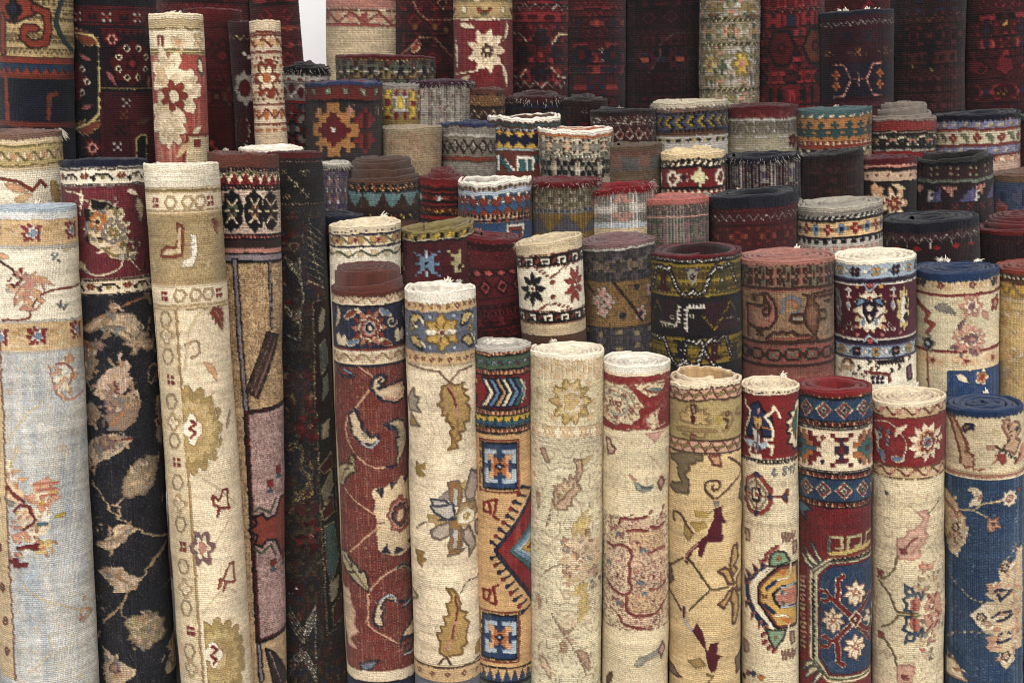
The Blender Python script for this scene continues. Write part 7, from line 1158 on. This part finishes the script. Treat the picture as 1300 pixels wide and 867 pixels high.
rug('teal and orange kilim roll with row of small dark trees', 1060, 140, 94, 5.12, S(B((130, 142, (74, 100, 100)), (142, 148, 'be'), (148, 178, (168, 118, 72)), (178, 183, 'be'), (183, 187, 'ru'), (187, 500, (150, 132, 100))), ('dash', 139, 3, 5, 'ol', 'te'), ('dash', 145, 5, 14, 'te', 'cr', {'slant': 1}), ('stamps', '..a../.aaa./..a../aaaaa/.aaa./aaaaa/..a..', 164, 18, 3.2, {'a': (52, 80, 84)}), ('dash', 180, 4, 8, 'ru', 'be'), ('dash', 190, 4, 16, 'nv', 'cr')), 'tn', (72, 98, 100), 1060, 202, group=GM, turns=2.4, rimh=4, mat='warp', tass=((178, 12, .6, 'lg'),))
rug('brick red carpet roll with stacked grey coil end and hooked black band', 1146, 151, 83, 5.14, S(B((146, 152, 'gy'), (152, 167, (128, 48, 46)), (167, 170, 'bk'), (170, 190, (40, 34, 40)), (190, 193, 'lg'), (193, 500, 'rd')), ('stamps', 'a.bbb.a/ab...ba/b..a..b/ab...ba', 179, 26, 3.2, {'a': 'gn', 'b': 'cr'}), ('stamps', 'aaa/a.a', 179, 26, 3, {'a': 'pk'}, 13), ('lines', 'cr', 1.5, 169, 191), ('warp', 'pk', .2, 3, 152, 167)), 'rd', (132, 120, 108), 1146, 205, group=GM, rise=9, turns=7, risen=2.0, rimh=3, t=4)
rug('lavender bordered carpet roll with ivory flower band and black rim', 1240, 146, 106, 5.14, S(B((136, 150, 'bk'), (150, 152, 'pk'), (152, 162, (130, 130, 160)), (162, 165, 'ru'), (165, 182, (198, 184, 156)), (182, 185, 'ru'), (185, 195, (130, 130, 160)), (195, 198, 'ru'), (198, 500, (190, 160, 140))), ('stamps', '.aa/aab', 157, 15, 3, {'a': 'lg', 'b': 'gd'}), ('stamps', '.a./aba/.a.', 174, 32, 4, {'a': 'ru', 'b': 'pk'}), ('stamps', 'aa./.aa/..a', 174, 32, 3.6, {'a': (110, 116, 90)}, 16), ('stamps', '.aa/aab', 190, 15, 3, {'a': 'lg', 'b': 'gd'}, 7), ('dash', 203, 5, 18, 'pk', 'cr')), 'lg', (30, 30, 46), 1240, 222, group=GM, turns=2.6, rimh=6, fray=110)
rug('teal rimmed red carpet roll barely showing past the lavender bordered one', 1343, 146, 98, 5.1, S(B((136, 152, (70, 104, 96)), (152, 500, 'dr'))), 'dr', (70, 104, 96), 1343, 230, group=GM, turns=2.5, coarse=1.5)

# left, behind the front group
rug('beige gold bordered carpet roll with brownish rim behind the pale blue one', 24, 170, 108, 4.22, d_beigeborder, 'cr', (128, 98, 84), 34, 290, group=GF, turns=2.5, rimh=6, tass=((100, 16, -.5, 'wh'),))
rug('tall tan and navy carpet roll with rust hooked octagons', 42, -70, 100, 4.56, d_octrug, 'nv', 'ru', 48, 190, group=GB, turns=2)
rug('tall black and red carpet roll with gul medallions and cream dotted rings', 139, -60, 116, 4.72, d_gulrug, 'bk', 'dr', 147, 215, group=GB, turns=2)
rug('cream ended carpet roll with faded red field and large cream blossoms', 225, 18, 67, 4.5, d_creamredtall, 'ru', 'cr', 234, 215, group=GB, turns=2, rimh=3, tass=((190, 20, .8, 'wh'), (175, 18, .5, 'wh')))
rug('dark red carpet roll with red rim and diamond bands beside the cream blossom one', 272, 12, 72, 4.86, d_redlozenge, 'dr', (104, 30, 32), 277, 200, group=GB, turns=2.4, coarse=1.1)
rug('slim brown maroon carpet roll with pale oval ring', 313, 28, 42, 4.82, d_brownoval, 'mr', (62, 30, 32), 322, 200, group=GB, turns=1.5, t=4)
rug('very slim ivory carpet roll with rust red flowers', 337, 27, 40, 4.72, d_slim, 'cr', (196, 176, 146), 347, 200, group=GB, turns=1.6, t=4, rimh=3)
rug('carpet roll of which only a pink and white rim shows', 346, 190, 80, 4.5, S(B((184, 198, 'pk'), (198, 500, 'dr')), ('dash', 193, 2, 4, 'wh', 'pk')), 'dr', 'wh', 352, 230, group=GB, turns=1.6, rimh=3, coarse=1.4)

# back row, standing taller than the picture
def darkback(seed, base=(66, 20, 24), a='mr', b=(96, 28, 30), acc=None):
    up = lambda k: tuple(min(255, v * 1.2 + 3) for v in k) if not isinstance(k, str) else tuple(v * 1.2 + 3 for v in PAL[k])
    base, a, b = up(base), up(a), tuple(v * 1.16 for v in up(b))
    def f(c):
        c.band(-300, 500, base); g = np.random.default_rng(seed); y = -130
        while y < 240:
            h = g.integers(10, 34); k = g.integers(0, 4); c.lines('bk', 1.5, y)
            if k == 0: c.zig(y + 3, y + 9, 10, 1.2, b); c.mosaic(y + 10, y + h, 22, 3, [base, a, b], [4, 3, 2])
            elif k == 1: c.mosaic(y + 2, y + h, 44, 3.6, [base, a, b, 'bk'], [4, 3, 2, 2])
            elif k == 2: c.dias(y + h / 2, h * .9, h * 1.1, [a, b, a, base], g.random() * 20)
            else: c.mosaic(y + 2, y + h, 46, 3.4, [base, a, b, (44, 44, 66), (150, 74, 56)], [4, 3, 3, 1.4, .5])
            y += h
        if acc: acc(c)
    return f
rug('tall dark maroon carpet roll beside the white wall gap', 344, -60, 64, 5.45, darkback(1), 'mr', 'mr', 356, 75, group=GB, turns=2, coarse=1.2)
rug('tall dark red carpet roll showing above the diamond banded one', 260, -70, 126, 5.4, darkback(2, (74, 22, 26)), 'dr', 'dr', 262, 40, group=GB, turns=2, coarse=1.2)
rug('tall cream carpet roll with thin pink vine border', 461, -90, 91, 5.62, S(B((-120, -2, 'cr'), (-2, 10, (186, 130, 116)), (10, 13, 'cr'), (13, 30, (196, 174, 142)), (30, 33, (166, 84, 76)), (33, 500, (200, 180, 146))), ('vine', 22, 5, 38, 2, (164, 82, 74), 'pk', 8), ('stamps', 'aa/aa', 20, 60, 4, {'a': (160, 80, 72)}), ('line', 13, 1.5, 'ru'), ('mosaic', -80, -4, 50, 5, ['cr', 'pk', 'be'], [4, 1, 2])), 'cr', 'cr', 462, 85, group=GB, turns=2)
def a_oct(c):
    c.polyf([(520, 60), (530, 48), (552, 48), (564, 62), (578, 82), (578, 120), (510, 120), (508, 70)], None, (170, 120, 96), 1.8); c.curve([(524, 2), (530, 16), (544, 26), (578, 24)], 1.8, (180, 130, 100), False); c.leaf(528, 60, 14, 6, -40, 'ru', 'be'); c.leaf(562, 5, 12, 9, 90, 'mr', 'gd'); c.dots([(526, 34), (552, 34), (566, 38)], 4, (120, 80, 44))
rug('tall dark maroon carpet roll with thin tan octagon outline', 541, -80, 82, 5.64, darkback(3, (52, 20, 24), 'mr', (80, 26, 28), a_oct), 'mr', 'mr', 541, 105, group=GB, turns=2)
def d_bigflower(c):
    RD = (124, 40, 44)
    c.bands((-200, 2, 'be'), (2, 22, (180, 156, 106)), (22, 25, 'cr'), (25, 500, RD)); c.lines('ol', 1.2, 0, 21); c.stamps('aa...aa/.aabaa./..bbb..', 14, 56, 3, {'a': 'ru', 'b': 'gn'}); c.stamps('aa/aa', 12, 56, 4, {'a': 'cr'}, 28)
    for a in range(9): c.leaf(618 + 16 * math.cos(a * .698), 64 + 19 * math.sin(a * .698), 24, 13, a * 40, 'cr', None, 2, .3, 3)
    c.rose(618, 64, 14, ['be', 'cr', 'br', 'cr'], 7, .3); c.leaf(580, 70, 50, 9, 85, 'cr', None, 3, .5); c.leaf(592, 32, 26, 8, 10, 'cr'); c.leaf(644, 40, 30, 8, 110, 'cr', None, 3); c.leaf(642, 96, 36, 9, 70, 'cr', None, 3); c.curve([(578, 95), (600, 90), (612, 82)], 2, 'cr'); c.leaf(590, 100, 24, 7, -20, 'be'); c.warp('pk', .2, 3.2)
rug('tall red carpet roll with one large cream blossom under a beige band', 614, -70, 76, 5.36, d_bigflower, 'rd', 'cr', 615, 122, group=GB, turns=2)
def a_gul(c):
    c.zig(5, 13, 15, 1.4, 'lg'); c.zig(104, 112, 15, 1.4, 'lg')
    c.curve([(652, 43), (660, 43), (668, 53)], 2, 'be', False); c.curve([(700, 56), (710, 43), (722, 43)], 2, 'be', False); c.curve([(652, 98), (660, 98), (668, 88)], 2, 'be', False); c.curve([(700, 86), (710, 98), (722, 98)], 2, 'be', False)
    for x, y in ((686, 50), (664, 70), (708, 70), (686, 92)): c.rose(x, y, 10, [(32, 28, 40), 'mr', 'nv'], 6, .25)
    c.rose(686, 70, 8, ['dr', 'ru'], 6, .2)
rug('tall deep red carpet roll with white zigzags and angular cream corners', 687, -80, 77, 5.6, darkback(4, (74, 22, 28), 'mr', (98, 30, 34), a_gul), 'dr', 'dr', 687, 130, group=GB, turns=2)
rug('tall maroon and navy carpet roll with two tiny white crosses', 757, -85, 78, 5.62, darkback(5, (60, 20, 24), (30, 28, 40), (92, 32, 32), lambda c: (c.stamp('.a./a.a/.a.', 764, 64, 2, {'a': 'wh'}), c.stamp('.a./a.a/.a.', 764, 77, 2, {'a': 'wh'}), c.rose(738, 70, 12, [(32, 30, 44), 'dr'], 6, .2), c.rose(780, 70, 12, [(32, 30, 44), 'dr'], 6, .2))), 'mr', 'mr', 757, 150, group=GB, turns=2)
rug('tall nearly black maroon carpet roll, the darkest of the back row', 839, -85, 104, 5.66, darkback(6, (34, 16, 19), (28, 14, 17), (48, 18, 22), lambda c: c.curve([(794, 75), (800, 92), (825, 91), (838, 70), (838, 56), (855, 44), (885, 44)], 1.4, (90, 70, 64), False)), 'mr', 'mr', 841, 150, group=GB, turns=2)
def d_palegreen(c):
    c.band(-300, 500, (150, 142, 118)); 
    for a, b, p_ in ((-80, 22, 50), (28, 52, 34), (60, 110, 66), (118, 160, 40)): c.mosaic(a, b, p_, 3.2, [(160, 150, 126), (132, 124, 84), 'pk', 'lg', 'gn', (150, 128, 76)], [4, 3, 1.4, 2, 1, 2])
    for y in (25, 56, 114): c.dash(y, 4, 7, (190, 186, 130), 'db', 0, 1)
    c.rose(900, 82, 14, ['ol', 'lg', 'yl', 'mv'], 6, .25, 1.3); c.rose(942, 82, 16, ['lg', 'ol', 'yl', 'pk'], 6, .25, 1.3); c.band(20, 21, 'ru'); c.mottle('db', .4, 3, 3); c.warp('lg', .2, 3.4)
rug('tall pale greenish grey carpet roll with faded speckled bands', 928, -90, 80, 5.46, d_palegreen, 'lg', 'lg', 928, 150, group=GB, turns=2)
def a_hex(c):
    c.zig(6, 15, 11, 1.4, (170, 110, 96))
    for x, cc in ((993, (84, 24, 26)), (1036, (96, 50, 34))): c.polyf([(x - 17, 60), (x - 8, 38), (x + 8, 38), (x + 17, 60), (x + 8, 82), (x - 8, 82)], cc, 'bk', 2.6); c.rose(x, 60, 7, ['mr', cc], 5, .2)
rug('tall dark red carpet roll with black edged hexagons', 1003, -80, 90, 5.52, darkback(7, (78, 20, 24), 'mr', (96, 28, 30), a_hex), 'dr', 'dr', 1005, 150, group=GB, turns=2)
def a_purple(c):
    c.bands((8, 16, 'nv'), (16, 130, (58, 26, 36))); c.zig(26, 32, 9, 1.3, 'lg'); c.mosaic(38, 54, 26, 3, [(58, 26, 36), (34, 30, 44), 'pk'], [5, 3, .7]); c.stamps('a.a/.a./a.a', 66, 42, 3, {'a': (170, 120, 60)}); c.stamps('a.a/.a.', 68, 21, 2.4, {'a': (120, 80, 70)}, 10); c.band(80, 124, (36, 30, 46))
    for sg in (-1, 1): c.curve([(1090, 101), (1090 + sg * 10, 101), (1090 + sg * 19, 82), (1090 + sg * 30, 81)], 1.8, 'pk', False); c.curve([(1090 + sg * 10, 101), (1090 + sg * 19, 121), (1090 + sg * 30, 122)], 1.8, 'pk', False); c.rose(1090 + sg * 28, 94, 5, ['or_', 'ru'], 4, .3); c.rose(1090 + sg * 28, 108, 5, ['or_', 'ru'], 4, .3)
    c.curve([(1090, 92), (1090, 110)], 1.6, 'pk'); c.lines('mr', 2, 36, 56, 78, 126)
rug('dark purple carpet roll with navy rim and pink branching outline', 1089, 14, 89, 5.42, darkback(8, (58, 26, 36), 'mr', (74, 32, 44), a_purple), 'mr', (34, 36, 56), 1089, 150, group=GB, turns=2.4, rimh=5, tass=((150, 16, .9, 'wh'), (165, 18, .8, 'wh'), (200, 16, .9, 'wh'), (212, 14, .8, 'wh')))
rug('tall blackish brown carpet roll with faint zigzag near its navy top', 1180, -12, 95, 5.52, darkback(9, (42, 20, 22), (30, 18, 20), (58, 26, 26), lambda c: (c.zig(18, 26, 14, 1.2, 'br'), c.dots([(1158, 82), (1182, 88)], 3, (120, 110, 60)))), 'mr', (34, 34, 50), 1180, 160, group=GB, turns=2, rimh=5)
rug('tall maroon carpet roll with dim red diamonds and a few yellow flecks', 1276, -80, 100, 5.5, darkback(10, (60, 22, 26), (46, 18, 22), (96, 32, 36), lambda c: (c.stamp('.a/aa/a.', 1276, 28, 3, {'a': (170, 130, 70)}), c.stamp('.a.a/a.a.', 1272, 116, 3.4, {'a': (150, 120, 60)}), c.stamp('.a.a/a.a.', 1296, 48, 3, {'a': (140, 110, 60)}), c.rose(1240, 80, 9, [(110, 36, 44)], 4, .3), c.rose(1276, 80, 9, [(110, 36, 44)], 4, .3), c.stamp('a..a', 1250, 58, 2, {'a': 'pk'}))), 'mr', 'mr', 1276, 165, group=GB, turns=2)
rug('tall dark red carpet roll rising behind the dark purple navy rimmed one', 1089, -70, 98, 5.9, darkback(12, (64, 22, 26)), 'dr', 'dr', 1089, 40, group=GB, turns=2, coarse=1.4)
print('carpets', COUNT[0], 'triangles about', TRI[0])
